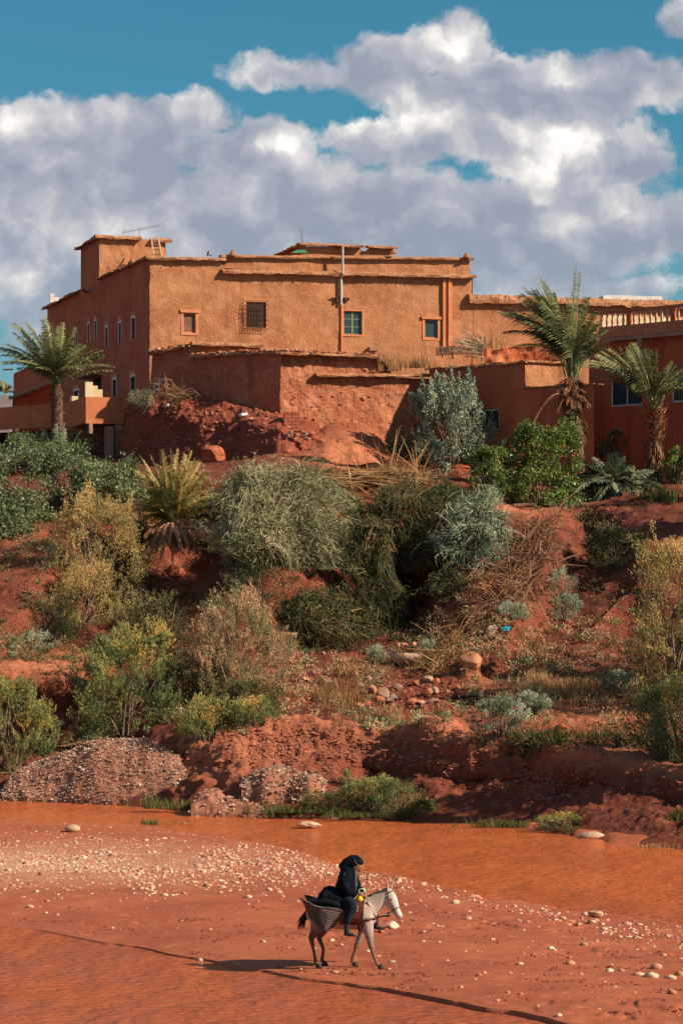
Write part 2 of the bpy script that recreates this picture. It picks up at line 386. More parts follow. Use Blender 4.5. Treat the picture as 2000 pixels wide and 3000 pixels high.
BVHB = BVHTree.FromPolygons([tuple(p) for p in bedV[::1]], [tuple(f) for f in grid_faces(len(ys), len(us)).tolist()])
def hit(u, v, bed=False):
    """ground point seen at pixel (u, v)"""
    o = Vector((0, 0, CAMZ)); d = Vector(((u-CX)/F, 1, (HOR-v)/F)).normalized()
    h = BVH.ray_cast(o, d)[0] if not bed else None
    hb = BVHB.ray_cast(o, d)[0] if (bed or h is None) else None
    c = [q for q in (h, hb) if q is not None]
    if not c: return P(u, v, 130)
    return min(c, key=lambda q: q.y)
def ground_z(x, y, bed=False):
    o = Vector((x, y, 60)); r = []
    for b in ((BVHB,) if bed else (BVH, BVHB)):
        h = b.ray_cast(o, Vector((0, 0, -1)))[0]
        if h is not None: r.append(h.z)
    return max(r) if r else 0

# water: one muddy sheet at z = 0, the sand bar stands out of it
m_water, t, b = new_mat('muddy_water')
g = t.n.new('ShaderNodeNewGeometry').outputs['Position']
gs = t.vm('MULTIPLY', g, (1.0, .45, 1))
col = t.mix(t.rng(t.noise(gs, .3, 6, .6), .38, .62), (.43, .098, .028), (.52, .128, .036))
sy = t.n.new('ShaderNodeSeparateXYZ'); t.l.new(g, sy.inputs[0])
nearm = t.math('MULTIPLY', t.rng(sy.outputs[1], 62, 52), t.rng(t.noise(gs, .55, 4), .38, .66, 1, .35))
col = t.mix(nearm, col, (.37, .098, .046))          # silty shallows of the near channel
t.val(b.inputs['Base Color'], col); b.inputs['Roughness'].default_value = .17; b.inputs['IOR'].default_value = 1.22; b.inputs['Specular IOR Level'].default_value = .5
bp = t.n.new('ShaderNodeBump'); bp.inputs['Strength'].default_value = 1.0; bp.inputs['Distance'].default_value = .14
hgt = t.math('ADD', t.noise(t.vm('MULTIPLY', g, (1.5, 3.4, 1)), 1.7, 4, .6, .5), t.math('MULTIPLY', t.noise(gs, 1.0, 3), 1.2))
t.val(bp.inputs['Height'], hgt); t.val(b.inputs['Normal'], bp.outputs[0])
uw = np.array([-2600, -900, -300, 0, 300, 600, 900, 1200, 1500, 1900, 2600, 3900.]); yw = np.array([33, 40, 50, 60, 70, 80, 90, 99.])
Uw, Yw = np.meshgrid(uw, yw)
tag(mesh_np('water', np.stack([((Uw-CX)/F*Yw).ravel(), Yw.ravel(), 0*Yw.ravel()], 1), grid_faces(len(yw), len(uw)), m_water), kind='structure')
# ---------------------------------------------------------------- buildings
def adobe(name, c1, c2, c3, bump=.9, straw=True, bscale=7, bdist=.09, stain=.35):
    m, t, b = new_mat(name)
    g = t.n.new('ShaderNodeNewGeometry').outputs['Position']
    col = t.mix(t.rng(t.noise(g, .5, 6, .6), .35, .66), c1, c2)
    col = t.mix(t.rng(t.noise(g, bscale*1.1, 5, .7), .5, .70), col, c3)
    col = t.mix(t.rng(t.noise(g, .9, 2, .4), .56, .60, 0, .35), col, c3)          # patches of newer plaster
    st = t.rng(t.noise(t.vm('MULTIPLY', g, (1.6, 1.6, .12)), 1, 5), .52, .72, 0, stain)
    col = t.mix(st, col, tuple(q*.62 for q in c2))
    t.val(b.inputs['Base Color'], col); b.inputs['Roughness'].default_value = .95; b.inputs['Specular IOR Level'].default_value = .08
    h = t.math('ADD', t.noise(g, bscale, 4, .7), t.math('MULTIPLY', t.noise(g, bscale*.22, 3), .9))
    bp = t.n.new('ShaderNodeBump'); bp.inputs['Strength'].default_value = bump; bp.inputs['Distance'].default_value = bdist
    t.val(bp.inputs['Height'], h); t.val(b.inputs['Normal'], bp.outputs[0])
    return m
A_main = adobe('straw_plaster', (.435, .186, .086), (.335, .132, .060), (.51, .25, .135), bump=.85, bscale=10, bdist=.075, stain=.5)
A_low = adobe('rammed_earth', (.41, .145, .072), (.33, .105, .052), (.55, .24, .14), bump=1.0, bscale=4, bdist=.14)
A_low_shade = adobe('rammed_earth_shade_side', (.45, .128, .068), (.36, .10, .054), (.52, .20, .12), bump=.9, bscale=4, bdist=.12, stain=.6)  # copy of the annex earth for its shaded face, shade tone in the colour
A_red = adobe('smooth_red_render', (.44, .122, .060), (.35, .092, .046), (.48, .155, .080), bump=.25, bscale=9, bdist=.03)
A_ora = adobe('orange_render', (.50, .17, .075), (.44, .135, .06), (.54, .21, .10), bump=.2, bscale=8, bdist=.03, stain=.5)
M_thatch = M('reed_and_mud', (.44, .215, .11), (.30, .12, .06), 9, bump=.9, bscale=14, bdist=.06)
M_stick = M('dry_reed', (.36, .20, .11), (.20, .085, .045), 5)
M_trim = M('painted_surround', (.56, .22, .105), (.48, .17, .08), 2, bump=.15)
M_white = M('white_paint', (.72, .68, .62), (.60, .54, .48), 3)
M_cream = M('cream_plaster', (.62, .50, .30), (.55, .42, .23), 2, bump=.1)
M_glass, t, b = new_mat('window_glass')
b.inputs['Base Color'].default_value = (.03, .055, .06, 1); b.inputs['Roughness'].default_value = .16; b.inputs['Specular IOR Level'].default_value = .28
M_dimglass = M('dim_dusty_glass', (.05, .03, .025), (.03, .02, .018), 4, rough=.5)
M_dark = M('dark_opening', (.012, .010, .009)); M_iron = M('rusty_iron', (.10, .035, .02), (.05, .02, .014), 12, rough=.7)
M_wood = M('weathered_wood', (.22, .12, .075), (.13, .065, .04), 8, bump=.3); M_gwood = M('green_painted_wood', (.22, .22, .15), (.15, .16, .11), 6)
M_metal = M('galvanised_metal', (.46, .45, .43), (.30, .28, .26), 6, rough=.45, spec=.5); M_black = M('black_rubber', (.012, .012, .013), rough=.6)
M_conc = M('concrete', (.33, .19, .13), (.26, .14, .10), 1.5, bump=.3); M_grey = M('grey_plastic', (.52, .50, .47), rough=.5)

class Fac:
    """vertical wall plane: starts at pixel column u, depth Y, runs at angle (degrees, + recedes to the right)"""
    def __init__(s, u, Y, ang):
        s.o = np.array([(u-CX)/F*Y, Y]); a = math.radians(ang); s.d = np.array([math.cos(a), math.sin(a)])
        s.n = np.array([s.d[1], -s.d[0]])
        if s.n[1] > 0: s.n = -s.n
    def s(s, u):
        t = (u-CX)/F; return (t*s.o[1]-s.o[0])/(s.d[0]-t*s.d[1])
    def Y(s, q): return s.o[1]+q*s.d[1]
    def z(s, v, u): return CAMZ+(HOR-v)/F*s.Y(s.s(u))
    def p(s, q, z, d=0): return np.array([s.o[0]+q*s.d[0]+d*s.n[0], s.o[1]+q*s.d[1]+d*s.n[1], z])
    def rect(s, u0, v0, u1, v1):
        a, b = sorted((s.s(u0), s.s(u1))); um = (u0+u1)/2
        return (a, b, s.z(v1, um), s.z(v0, um))
def wall_geo(f, s0, s1, z0, top, openings=(), cell=.22, rough=.04, reveal=.22, batter=0, edge=.05):
    """front skin of a wall with real openings and reveals; top(s) gives the top edge"""
    if not callable(top): tz = top; top = lambda q: q*0+tz
    def lines(a, b, marks):
        m = sorted(set([a, b]+[q for q in marks if a < q < b])); o = []
        for i in range(len(m)-1):
            n = max(1, int(round((m[i+1]-m[i])/cell))); o += [m[i]+(m[i+1]-m[i])*j/n for j in range(n)]
        return np.array(o+[m[-1]])
    S = lines(s0, s1, [q for o in openings for q in o[:2]])
    zt = float(np.max(top(S))); Z = lines(z0, zt, [q for o in openings for q in o[2:4]])
    SS, ZZ = np.meshgrid(S, Z); T = np.broadcast_to(top(S), SS.shape); ZC = np.minimum(ZZ, T)
    base = f.o[None, :]+SS.ravel()[:, None]*f.d[None, :]
    V = np.column_stack([base, ZC.ravel()])
    dn = rough*fbm(V*.9, 3, seed=71)+rough*.5*vnoise(V*3.1, 75)
    dn -= edge*np.exp(-np.minimum((SS-s0), (s1-SS)).ravel()/.10)*np.abs(vnoise(V*2.2, 77))
    dn -= batter*(ZC.ravel()-z0)
    for o in openings:
        q = ((SS > o[0]-.01) & (SS < o[1]+.01) & (ZZ > o[2]-.01) & (ZZ < o[3]+.01)).ravel(); dn[q] = 0
    V[:, :2] += dn[:, None]*f.n[None, :]
    nc = len(S); Fc = grid_faces(len(Z), nc)
    sm = ((SS[:-1, :-1]+SS[1:, 1:])/2).ravel(); zm = ((ZZ[:-1, :-1]+ZZ[1:, 1:])/2).ravel()
    keep = (ZC[1:, :-1]+ZC[1:, 1:]-ZC[:-1, :-1]-ZC[:-1, 1:]).ravel() > 1e-4
    for o in openings: keep &= ~((sm > o[0]) & (sm < o[1]) & (zm > o[2]) & (zm < o[3]))
    Fc = Fc[keep]; Vl = [V]; Fl = [Fc]; nv = len(V)
    for o in openings:
        a, b, c, d = o[:4]; r = o[4] if len(o) > 4 else reveal
        q = np.array([f.p(a, c), f.p(b, c), f.p(b, d), f.p(a, d), f.p(a, c, -r), f.p(b, c, -r), f.p(b, d, -r), f.p(a, d, -r)])
        Vl.append(q); Fl.append(np.array([[0, 1, 5, 4], [1, 2, 6, 5], [2, 3, 7, 6], [3, 0, 4, 7]])+nv); nv += 8
    return np.concatenate(Vl), np.concatenate(Fl)
def join(parts):
    V = []; Fs = {}; n = 0
    for v, f in parts:
        v = np.asarray(v, float); V.append(v)
        for g in (f if isinstance(f, list) else [f]):
            g = np.asarray(g)
            if len(g): Fs.setdefault(g.shape[1], []).append(g+n)
        n += len(v)
    return np.concatenate(V), [np.concatenate(q) for q in Fs.values()]
BOXF = np.array([[0, 3, 2, 1], [4, 5, 6, 7], [0, 1, 5, 4], [1, 2, 6, 5], [2, 3, 7, 6], [3, 0, 4, 7]])
def fbox(f, s0, s1, z0, z1, d0, d1, zr=None):
    """box on a wall: along s0..s1, height z0..z1, from d0 to d1 outwards"""
    z0r, z1r = (z0, z1) if zr is None else zr
    return np.array([f.p(s0, z0, d0), f.p(s1, z0r, d0), f.p(s1, z0r, d1), f.p(s0, z0, d1), f.p(s0, z1, d0), f.p(s1, z1r, d0), f.p(s1, z1r, d1), f.p(s0, z1, d1)]), BOXF
def tube(pts, r, n=6, cap=True):
    pts = np.asarray(pts, float); k = len(pts); r = np.broadcast_to(np.asarray(r, float), (k,))
    t = np.gradient(pts, axis=0); t /= np.linalg.norm(t, axis=1, keepdims=True)+1e-9
    ref = np.array([0, 0, 1.]) if abs(t[:, 2]).mean() < .8 else np.array([0, 1., 0])
    a = np.cross(t, ref); a /= np.linalg.norm(a, axis=1, keepdims=True)+1e-9; b = np.cross(t, a)
    th = np.arange(n)/n*2*np.pi
    V = pts[:, None, :]+r[:, None, None]*(np.cos(th)[None, :, None]*a[:, None, :]+np.sin(th)[None, :, None]*b[:, None, :])
    i = np.arange(k-1)[:, None]*n; j = np.arange(n)[None, :]; j2 = (j+1) % n
    Fq = np.stack([i+j, i+j2, i+n+j2, i+n+j], -1).reshape(-1, 4)
    V = V.reshape(-1, 3); fs = [Fq]
    if cap:
        V = np.concatenate([V, pts[:1], pts[-1:]]); c0, c1 = k*n, k*n+1
        jj = np.arange(n); fs.append(np.stack([np.full(n, c0), (jj+1) % n, jj], 1)); fs.append(np.stack([np.full(n, c1), (k-1)*n+jj, (k-1)*n+(jj+1) % n], 1))
        fs = [Fq, np.concatenate(fs[1:])]
    return V, fs
def part(name, geo, mats, parent, **k):
    v, f = geo; return mesh_np(name, v, f, mats, parent, **k)
def thing(name, geo, mats, label, cat, group=None, **k):
    v, f = geo; return tag(mesh_np(name, v, f, mats, None, **k), label, cat, group)
def eave(name, f, s0, s1, z, parent, proj=.38, th=.16, back=.3, sticks=26, mat=None, lump=.06, seed=0, cell=.18):
    """ledge of reeds and mud with the reed ends poking out below"""
    n = max(3, int((s1-s0)/cell)); S = np.linspace(s0, s1, n)
    zz = z(S) if callable(z) else S*0+z
    prof = [(-back, -.01), (proj*.4, -th*.35), (proj, -th*.5), (proj+.02, 0), (proj*.7, th*.45), (proj*.1, th*.75), (-back, th*.7)]
    V = []
    for i, s_ in enumerate(S):
        for j, (d, h) in enumerate(prof):
            q = f.p(s_, zz[i]+h, d); e = fbm(np.array([[q[0]*2.2, q[1]*2.2+seed, j*1.7]]), 2, seed=81)[0]
            q[2] += lump*e*(1 if j > 1 else .4); q[:2] += f.n*lump*1.1*e*(1 if 0 < j < 6 else 0); V.append(q)
    m = len(prof); i = np.arange(n-1)[:, None]*m; j = np.arange(m)[None, :]
    Fq = np.stack([i+j, i+m+j, i+m+(j+1) % m, i+(j+1) % m], -1).reshape(-1, 4)
    ends = [np.array([list(range(m))[::-1]]), np.array([list(range((n-1)*m, n*m))])]
    o = part(name, (np.array(V), [Fq]+ends), mat or M_thatch, parent, smooth=False)
    if sticks:
        r = np.random.default_rng(int(seed)+5); G = []
        for k in range(int((s1-s0)*sticks/10*2.2)):
            s_ = r.uniform(s0, s1); zq = np.interp(s_, S, zz)-th*.45
            a = f.p(s_, zq+.05, 0); L = proj+r.uniform(-.05, .16)
            b = f.p(s_+r.normal(0, .10), zq-r.uniform(-.02, .07), L)
            G.append(tube([a, b], .018, 3, False))
        st = part('reed_ends', join(G), M_stick, o); st['kind'] = 'stuff'
    return o
def window(f, u0, v0, u1, v1, parent, style, name='window', label=None):
    a, b, c, d = f.rect(u0, v0, u1, v1)
    e = .06; g = []
    if style == 'slit':                     # narrow window with a white painted border
        fr = [fbox(f, a-.09, a, c-.05, d+.02, .005, .035), fbox(f, b, b+.07, c-.05, d+.02, .005, .035),
              fbox(f, a-.09, b+.07, d+.021, d+.14, .005, .05)]
        w_ = part(name, join(fr), M_white, parent)
        part('head_patch', fbox(f, a-.12, b+.12, d+.142, d+.40, .0, .045), M_trim, w_)
        part('frame', join([fbox(f, a, a+e, c, d, -.14, -.08), fbox(f, b-e, b, c, d, -.14, -.08), fbox(f, a+e, b-e, d-e, d, -.14, -.08), fbox(f, a+e, b-e, c, c+e, -.14, -.08)]), M_iron, w_)
        part('pane', fbox(f, a+e, b-e, c+e, d-e, -.125, -.115), M_glass, w_)
    elif style == 'grille':
        w_ = part(name, join([fbox(f, a, a+e, c, d, -.10, -.04), fbox(f, b-e, b, c, d, -.10, -.04), fbox(f, a+e, b-e, d-e, d, -.10, -.04), fbox(f, a+e, b-e, c, c+e, -.10, -.04)]), M_iron, parent)
        part('pane', fbox(f, a+e, b-e, c+e, d-e, -.085, -.075), M_dimglass, w_)
        part('surround', join([fbox(f, a-.14, a-.001, c-.05, d+.16, .0, .03), fbox(f, b+.001, b+.14, c-.05, d+.16, .0, .03), fbox(f, a, b, d+.001, d+.16, .0, .03)]), M_trim, w_)
        bars = []; q = .30
        for k in range(9):
            s_ = a-.05+(b-a+.10)*k/8; bars.append(tube([f.p(s_, c-.10, q), f.p(s_, d+.05, q)], .014, 4))
        for k in range(8):
            zz = c-.10+(d-c+.15)*k/7; bars.append(tube([f.p(a-.05, zz, q), f.p(b+.05, zz, q)], .014, 4))
        for k in range(7):
            zz = c-.10+(d-c+.15)*k/6
            for s_ in (a-.05, b+.05): bars.append(tube([f.p(s_, zz, .0), f.p(s_, zz, q)], .014, 4))
        for k in range(4):                       # scrolls inside the squares
            for j in range(5):
                cs = a+(b-a)*(k+.5)/4; cz = c+(d-c)*(j+.5)/5; th = np.linspace(0, 2*np.pi, 9)
                bars.append(tube([f.p(cs+.09*math.cos(x), cz+.09*math.sin(x), q) for x in th], .010, 3, False))
        for k in range(6):
            s_ = a-.05+(b-a+.10)*k/5; bars.append(tube([f.p(s_, c-.10, .02), f.p(s_, c-.10, q)], .012, 3))
        part('grille', join(bars), M_iron, w_)
    else:
        e = .085 if style == 'alu' else .06
        fm = {'alu': M_white, 'muntin': M_gwood, 'shutter': M_trim, 'small': M_trim}[style]
        dep = -.10
        fr = [fbox(f, a, a+e, c, d, dep-.05, dep), fbox(f, b-e, b, c, d, dep-.05, dep), fbox(f, a+e, b-e, d-e, d, dep-.05, dep), fbox(f, a+e, b-e, c, c+e, dep-.05, dep)]
        w_ = part(name, join(fr), fm, parent)
        if style == 'muntin':
            for k in (1, 2): part('pane_rail', fbox(f, a+e, b-e, c+(d-c)*k/3-.025, c+(d-c)*k/3+.025, dep-.04, dep-.005), fm, w_)
            part('mullion', fbox(f, (a+b)/2-.05, (a+b)/2+.05, c+e, d-e, dep-.045, dep-.001), fm, w_)
        if style == 'alu': part('mullion', fbox(f, (a+b)/2-.03, (a+b)/2+.03, c+e, d-e, dep-.045, dep-.001), fm, w_)
        part('pane' if style != 'shutter' else 'shutter', fbox(f, a+e, b-e, c+e, d-e, dep-.035, dep-.025), M_glass if style != 'shutter' else M_wood, w_)
        if style in ('shutter', 'small', 'muntin'):
            t_ = .14 if style != 'muntin' else .11
            part('surround', join([fbox(f, a-t_, a-.001, c-t_, d+.001, .0, .035), fbox(f, b+.001, b+t_, c-t_, d+.001, .0, .035), fbox(f, a, b, c-t_, c-.001, .0, .035)]), M_trim, w_)
            part('lintel', fbox(f, a-t_-.06, b+t_+.06, d+.002, d+.17 if style != 'muntin' else d+.06, .0, .11 if style != 'muntin' else .04), M_trim, w_)
    if label: w_['label'] = label
    return (a, b, c, d)

# ---- the big adobe house on the crest
kas = empty('adobe_house', P(343, 960, 148), 'big three storey straw-plastered adobe house crowning the river bank, with corner tower', 'house')
FM = Fac(343, 148, 18); FL = Fac(343, 148, 108)
FL.n = -FL.n if FL.n[0] > 0 else FL.n
sR = FM.s(1085); zc = FM.z(592, 343); z0 = 14.5
wins = [((421, 718, 449, 764), 'shutter', 'window with closed brown shutter'), ((565, 693, 611, 752), 'grille', 'window behind a projecting scrollwork grille'),
        ((789, 714, 831, 768), 'muntin', 'six pane green wooden window'), ((975, 733, 1005, 776), 'small', 'small single pane window')]
ops = [FM.rect(*w_[0]) for w_ in wins]
def top_front(s): return np.interp(s, [0, FM.s(505), FM.s(515), FM.s(1083), FM.s(1090)], [zc, FM.z(596, 505), FM.z(622, 512)+.1, FM.z(630, 1083), FM.z(632, 1090)])
part('front_wall', wall_geo(FM, 0, sR, z0, top_front, ops), A_main, kas)
# upper storey parapet, set back a little above the reed ledge
su0, su1 = FM.s(512), FM.s(1082)
zu = lambda s: np.interp(s, [su0, su1], [FM.z(588, 512), FM.z(594, 1082)])
FU = Fac(343, 148, 18); FU.o = FM.o-FM.n*.25
part('upper_wall', join([wall_geo(FU, su0, su1, FM.z(640, 700), lambda s: zu(s))]), A_main, kas)
eave('roof_ledge', FM, su0-.1, su1+.15, lambda s: np.interp(s, [su0, su1], [FM.z(624, 512), FM.z(636, 1082)]), kas, proj=.42, th=.22, seed=1)
eave('roof_coping', FU, su0-.1, su1+.15, zu, kas, proj=.26, th=.14, sticks=0, seed=2, lump=.04)
eave('roof_coping', FM, -.25, FM.s(517), lambda s: np.interp(s, [0, FM.s(517)], [zc-.02, FM.z(597, 517)]), kas, proj=.3, th=.16, seed=3)
for (spec, sty, lab) in wins: window(FM, *spec, kas, sty, label=lab)
# left wall, in shade, with tower
sA, sB, sC, sE = FL.s(228), FL.s(186), FL.s(107), FL.s(30)
zt = 29.55; ztr = FL.z(668, 186)
lw = [(202, 745, 206.5, 785), (218, 738, 222.5, 776), (243, 752, 248.5, 797), (273, 742, 279, 787), (303, 731, 311, 777), (175, 765, 178.5, 800),
      (259, 873, 268, 910), (301, 866, 311, 910), (170, 898, 182, 918)]
door = FL.rect(213, 866, 232, 912)
lops = [FL.rect(*q) for q in lw]+[door]
def top_left(s): return np.where(s < sA, np.interp(s, [0, sA], [zc, FL.z(640, 229)]), np.where(s < sB, zt, np.where(s < sC, np.interp(s, [sB, sC], [ztr, FL.z(708, 107)]), FL.z(845, 60))))
part('side_wall', wall_geo(FL, 0, sE, z0, top_left, lops, cell=.25), A_red, kas)
for q in lw: window(FL, *q, kas, 'slit')
dr_ = part('door', fbox(FL, door[0], door[1], door[2], door[3], -.2, -.16), M_dark, kas)
part('door_canopy', fbox(FL, door[0]-.5, door[1]+1.2, door[3]+.05, door[3]+.13, 0, .8), M_conc, dr_)
eave('roof_coping', FL, -.2, sA, lambda s: np.interp(s, [0, sA], [zc, FL.z(640, 229)]), kas, proj=.28, th=.14, seed=4, sticks=8)
eave('roof_coping', FL, sB, sC+.3, lambda s: np.interp(s, [sB, sC], [ztr, FL.z(708, 107)]), kas, proj=.3, th=.15, seed=5, sticks=8)
# tower
TW = Fac(343, 148, 18); TW.o = FL.p(sA, 0)[:2]
tw = TW.s(380)
tower = part('tower', join([wall_geo(TW, 0, tw, 26, zt, [], rough=.06),
    (np.array([TW.p(tw, 26), TW.p(tw, 26, -5.3), TW.p(0, 26, -5.3), TW.p(tw, zt), TW.p(tw, zt, -5.3), TW.p(0, zt, -5.3), TW.p(0, zt)]), [np.array([[0, 1, 4, 3], [1, 2, 5, 4], [3, 4, 5, 6]])])]), A_main, kas)
eave('tower_coping', TW, -.3, tw*.62, zt, tower, proj=.3, th=.2, sticks=10, seed=6)
eave('tower_coping', TW, tw*.78, tw+.35, zt-.05, tower, proj=.3, th=.2, sticks=10, seed=7)
eave('tower_coping', FL, sA-.1, sB+.4, zt, tower, proj=.35, th=.16, seed=8)
part('water_spout', tube([FL.p(FL.s(198), FL.z(671, 198), 0), FL.p(FL.s(237)-.1, FL.z(667, 237), 1.3)], .07, 6), M_iron, kas)
# back and right sides, roof (not seen, they throw the shadows)
RW = Fac(343, 148, 18); bk = sB
part('rear_walls', (np.array([FM.p(sR, z0), FM.p(sR, z0, -14), FM.p(0, z0, -sC), FL.p(sC, z0), FM.p(sR, zc-.4), FM.p(sR, zc-.4, -14), FM.p(0, zc-.4, -sC), FL.p(sC, zc-.4),
                         FM.p(0, zc-.4)]), [np.array([[0, 1, 5, 4], [1, 2, 6, 5], [4, 5, 6, 8]])]), A_main, kas)
part('upper_side_wall', (np.array([FU.p(su1, 25), FU.p(su1, zu(su1)), FU.p(su1, zu(su1), -6), FU.p(su1, 25, -6), FU.p(su0, 25), FU.p(su0, zu(su0)), FU.p(su0, zu(su0), -6), FU.p(su0, 25, -6)]), [np.array([[0, 1, 2, 3], [4, 7, 6, 5], [2, 6, 7, 3]])]), A_main, kas)
# roof penthouse seen above the parapet
PH = Fac(690, 158, 18); a, b = 0, PH.s(902)
part('roof_room', join([wall_geo(PH, a, b, 26, lambda s: np.interp(s, [0, PH.s(828), PH.s(830), PH.s(845), PH.s(847), b], [PH.z(565, 690), PH.z(566, 828), PH.z(576, 830), PH.z(576, 845), PH.z(568, 847), PH.z(570, 900)]), [])]), A_main, kas)
eave('roof_room_coping', PH, -.2, PH.s(830), PH.z(564, 760), kas, proj=.45, th=.15, sticks=0, seed=9)
eave('roof_room_coping', PH, PH.s(842), b+.2, PH.z(568, 870), kas, proj=.4, th=.15, sticks=0, seed=10)
PHL = Fac(690, 158, 108); PHL.n = -PHL.n if PHL.n[0] > 0 else PHL.n
part('roof_room_side', (np.array([PHL.p(0, 26), PHL.p(4, 26), PHL.p(4, PH.z(566, 690)), PHL.p(0, PH.z(566, 690))]), np.array([[0, 1, 2, 3]])), A_red, kas)
eave('roof_room_coping', PHL, -.1, 4.2, PH.z(566, 690), kas, proj=.5, th=.12, sticks=0, seed=11)
part('awning', (np.array([P(668, 580, 155), P(708, 580, 155), P(700, 573, 156), P(682, 573, 156)]), np.array([[0, 1, 2, 3]])), M('green_awning', (.06, .20, .10)), kas)
for (u, v, h) in ((534, 583, 9), (1071, 588, 8), (903, 578, 6)):
    p = P(u, v, FM.Y(FM.s(u))-.1); n = 9; prof = [(0, .22), (.12, .19), (.25, .10), (.38, .02)]
    part('roof_knob', tube([p+Vector((0, 0, -.1+q[0]*h/9)) for q in prof], [q[1] for q in prof], 8), A_main, kas)
# vertical drain channels
q0, q1 = FM.s(1021), FM.s(1035)
part('drain_channel', join([fbox(FM, q0-.16, q0, FM.z(802, 1020), FM.z(640, 1020), .0, .16), fbox(FM, q1-.20, q1+.02, FM.z(802, 1030), FM.z(640, 1030), .0, .16),
                            fbox(FM, q0, q1-.2, FM.z(802, 1020), FM.z(640, 1020), .0, .03)]), M_trim, kas)
q0 = FM.s(781)
pipe = part('drainpipe', tube([FM.p(q0, FM.z(700, 781), .16), FM.p(q0, FM.z(640, 781), .16), FM.p(q0, FM.z(630, 781), .45), FM.p(q0, FM.z(568, 781), .45)], .075, 8), M_metal, kas)
part('pipe_patch', join([fbox(FM, q0-.16, q0+.16, FM.z(705, 781), FM.z(640, 781), .0, .06)]), M('lime_patch', (.50, .36, .26), (.42, .24, .15), 5, bump=.6), kas)
part('lower_pipe', tube([FM.p(q0+.05, FM.z(806, 783), .07), FM.p(q0+.05, FM.z(700, 783), .07)], .06, 8), M_trim, kas)
part('pipe_bracket', join([tube([FM.p(q0-.6, FM.z(686, 781), .1), FM.p(q0+.55, FM.z(686, 781), .1)], .05, 5), fbox(FM, q0+.2, q0+.5, FM.z(690, 781), FM.z(683, 781), .05, .2), fbox(FM, q0-.3, q0-.15, FM.z(694, 781), FM.z(684, 781), .05, .2)]), M_iron, kas)
part('vent_box', fbox(FM, FM.s(845), FM.s(866), FM.z(806, 855), FM.z(797, 855), .0, .3), M_conc, kas)
# lower wing going right
zw = lambda s: np.interp(s, [FM.s(1070), FM.s(1200), FM.s(1568)], [FM.z(688, 1075), FM.z(691, 1200), FM.z(702, 1568)])
wing = empty('adobe_wing', Vector(FM.p(FM.s(1090), 16)), 'long low adobe wing with thick mud parapet, right of the big house', 'building')
part('front_wall', wall_geo(FM, sR+.02, FM.s(1720), z0, zw, [], cell=.3), A_main, wing)
eave('roof_coping', FM, FM.s(1073), FM.s(1720), zw, wing, proj=.42, th=.40, seed=12, lump=.10)
part('flat_roof', (np.array([FM.p(sR, zw(sR)-.05), FM.p(FM.s(1720), zw(30)-.3), FM.p(FM.s(1720), zw(30)-.3, -12), FM.p(sR, zw(sR)-.05, -12), FM.p(sR, z0, -12), FM.p(FM.s(1720), z0, -12)]), np.array([[0, 1, 2, 3], [3, 2, 5, 4]])), A_main, wing)

# ---- lower rammed earth annex in front
ann = empty('rammed_earth_annex', P(645, 1000, 138), 'old rammed earth annex with crumbling stone coping, in front of the big house', 'building')
F1 = Fac(645, 138, 180-37); F1.n = -F1.n if F1.n[1] > 0 else F1.n       # shaded face running back to the left
F2 = Fac(645, 138, 20)
e1 = F1.s(347); zA = lambda s: np.interp(s, [0, F1.s(545), F1.s(437), F1.s(433), e1], [F1.z(810, 645), F1.z(812, 545), F1.z(820, 437), F1.z(796, 432), F1.z(812, 350)])
hw = (357, 885, 364, 912)
part('shaded_wall', wall_geo(F1, 0, e1, 12.5, zA, [F1.rect(*hw)], rough=.10, cell=.2), A_low_shade, ann)
window(F1, *hw, ann, 'slit')
zB = lambda s: np.interp(s, [0, F2.s(875), F2.s(900), F2.s(990)], [F2.z(810, 645), F2.z(818, 875), F2.z(850, 890), F2.z(858, 985)])
e2 = F2.s(1010)
F2b = Fac(645, 138, 20); F2b.o = F2.o-F2.n*.45
sl_ = F2.s(726)
low_top = lambda s: np.where(s < sl_, zB(s), F2.z(862, 800))
part('front_wall', wall_geo(F2, 0, e2, 11.5, low_top, [], rough=.10, cell=.18, batter=.05), A_low, ann)
part('upper_front_wall', wall_geo(F2b, sl_-.4, F2.s(900), F2.z(875, 800), zB, [], rough=.06), A_low, ann)
eave('reed_ledge', F2, sl_, e2, lambda s: np.interp(s, [sl_, e2], [F2.z(862, 726), F2.z(862, 985)]), ann, proj=.12, th=.14, back=.7, seed=14, sticks=26)
eave('stone_coping', F2b, sl_-.5, F2.s(902), zB, ann, proj=.35, th=.14, seed=15)
eave('stone_coping', F2, -.35, sl_+.2, zB, ann, proj=.22, th=.14, seed=16)
eave('stone_coping', F1, -.2, F1.s(436), zA, ann, proj=.25, th=.16, seed=17, sticks=6)
eave('stone_coping', F1, F1.s(434), e1, zA, ann, proj=.25, th=.16, seed=18, sticks=6)
rf = [F1.p(e1, 20.4), F1.p(0, 20.2), F2.p(F2.s(885), 20.0), FM.p(FM.s(900), 20.4), FM.p(FM.s(420), 20.7)]
part('flat_roof', (np.array(rf), np.array([[0, 1, 2, 3, 4]])), M_thatch, ann)
F3 = Fac(437, 141.5, 15)
eave('roof_edge', F3, 0, F3.s(600), F3.z(792, 500), ann, proj=.5, th=.2, seed=19, sticks=34)
part('roof_step', wall_geo(F3, 0, F3.s(600), 20, F3.z(792, 500), [], cell=.3), A_low, ann)
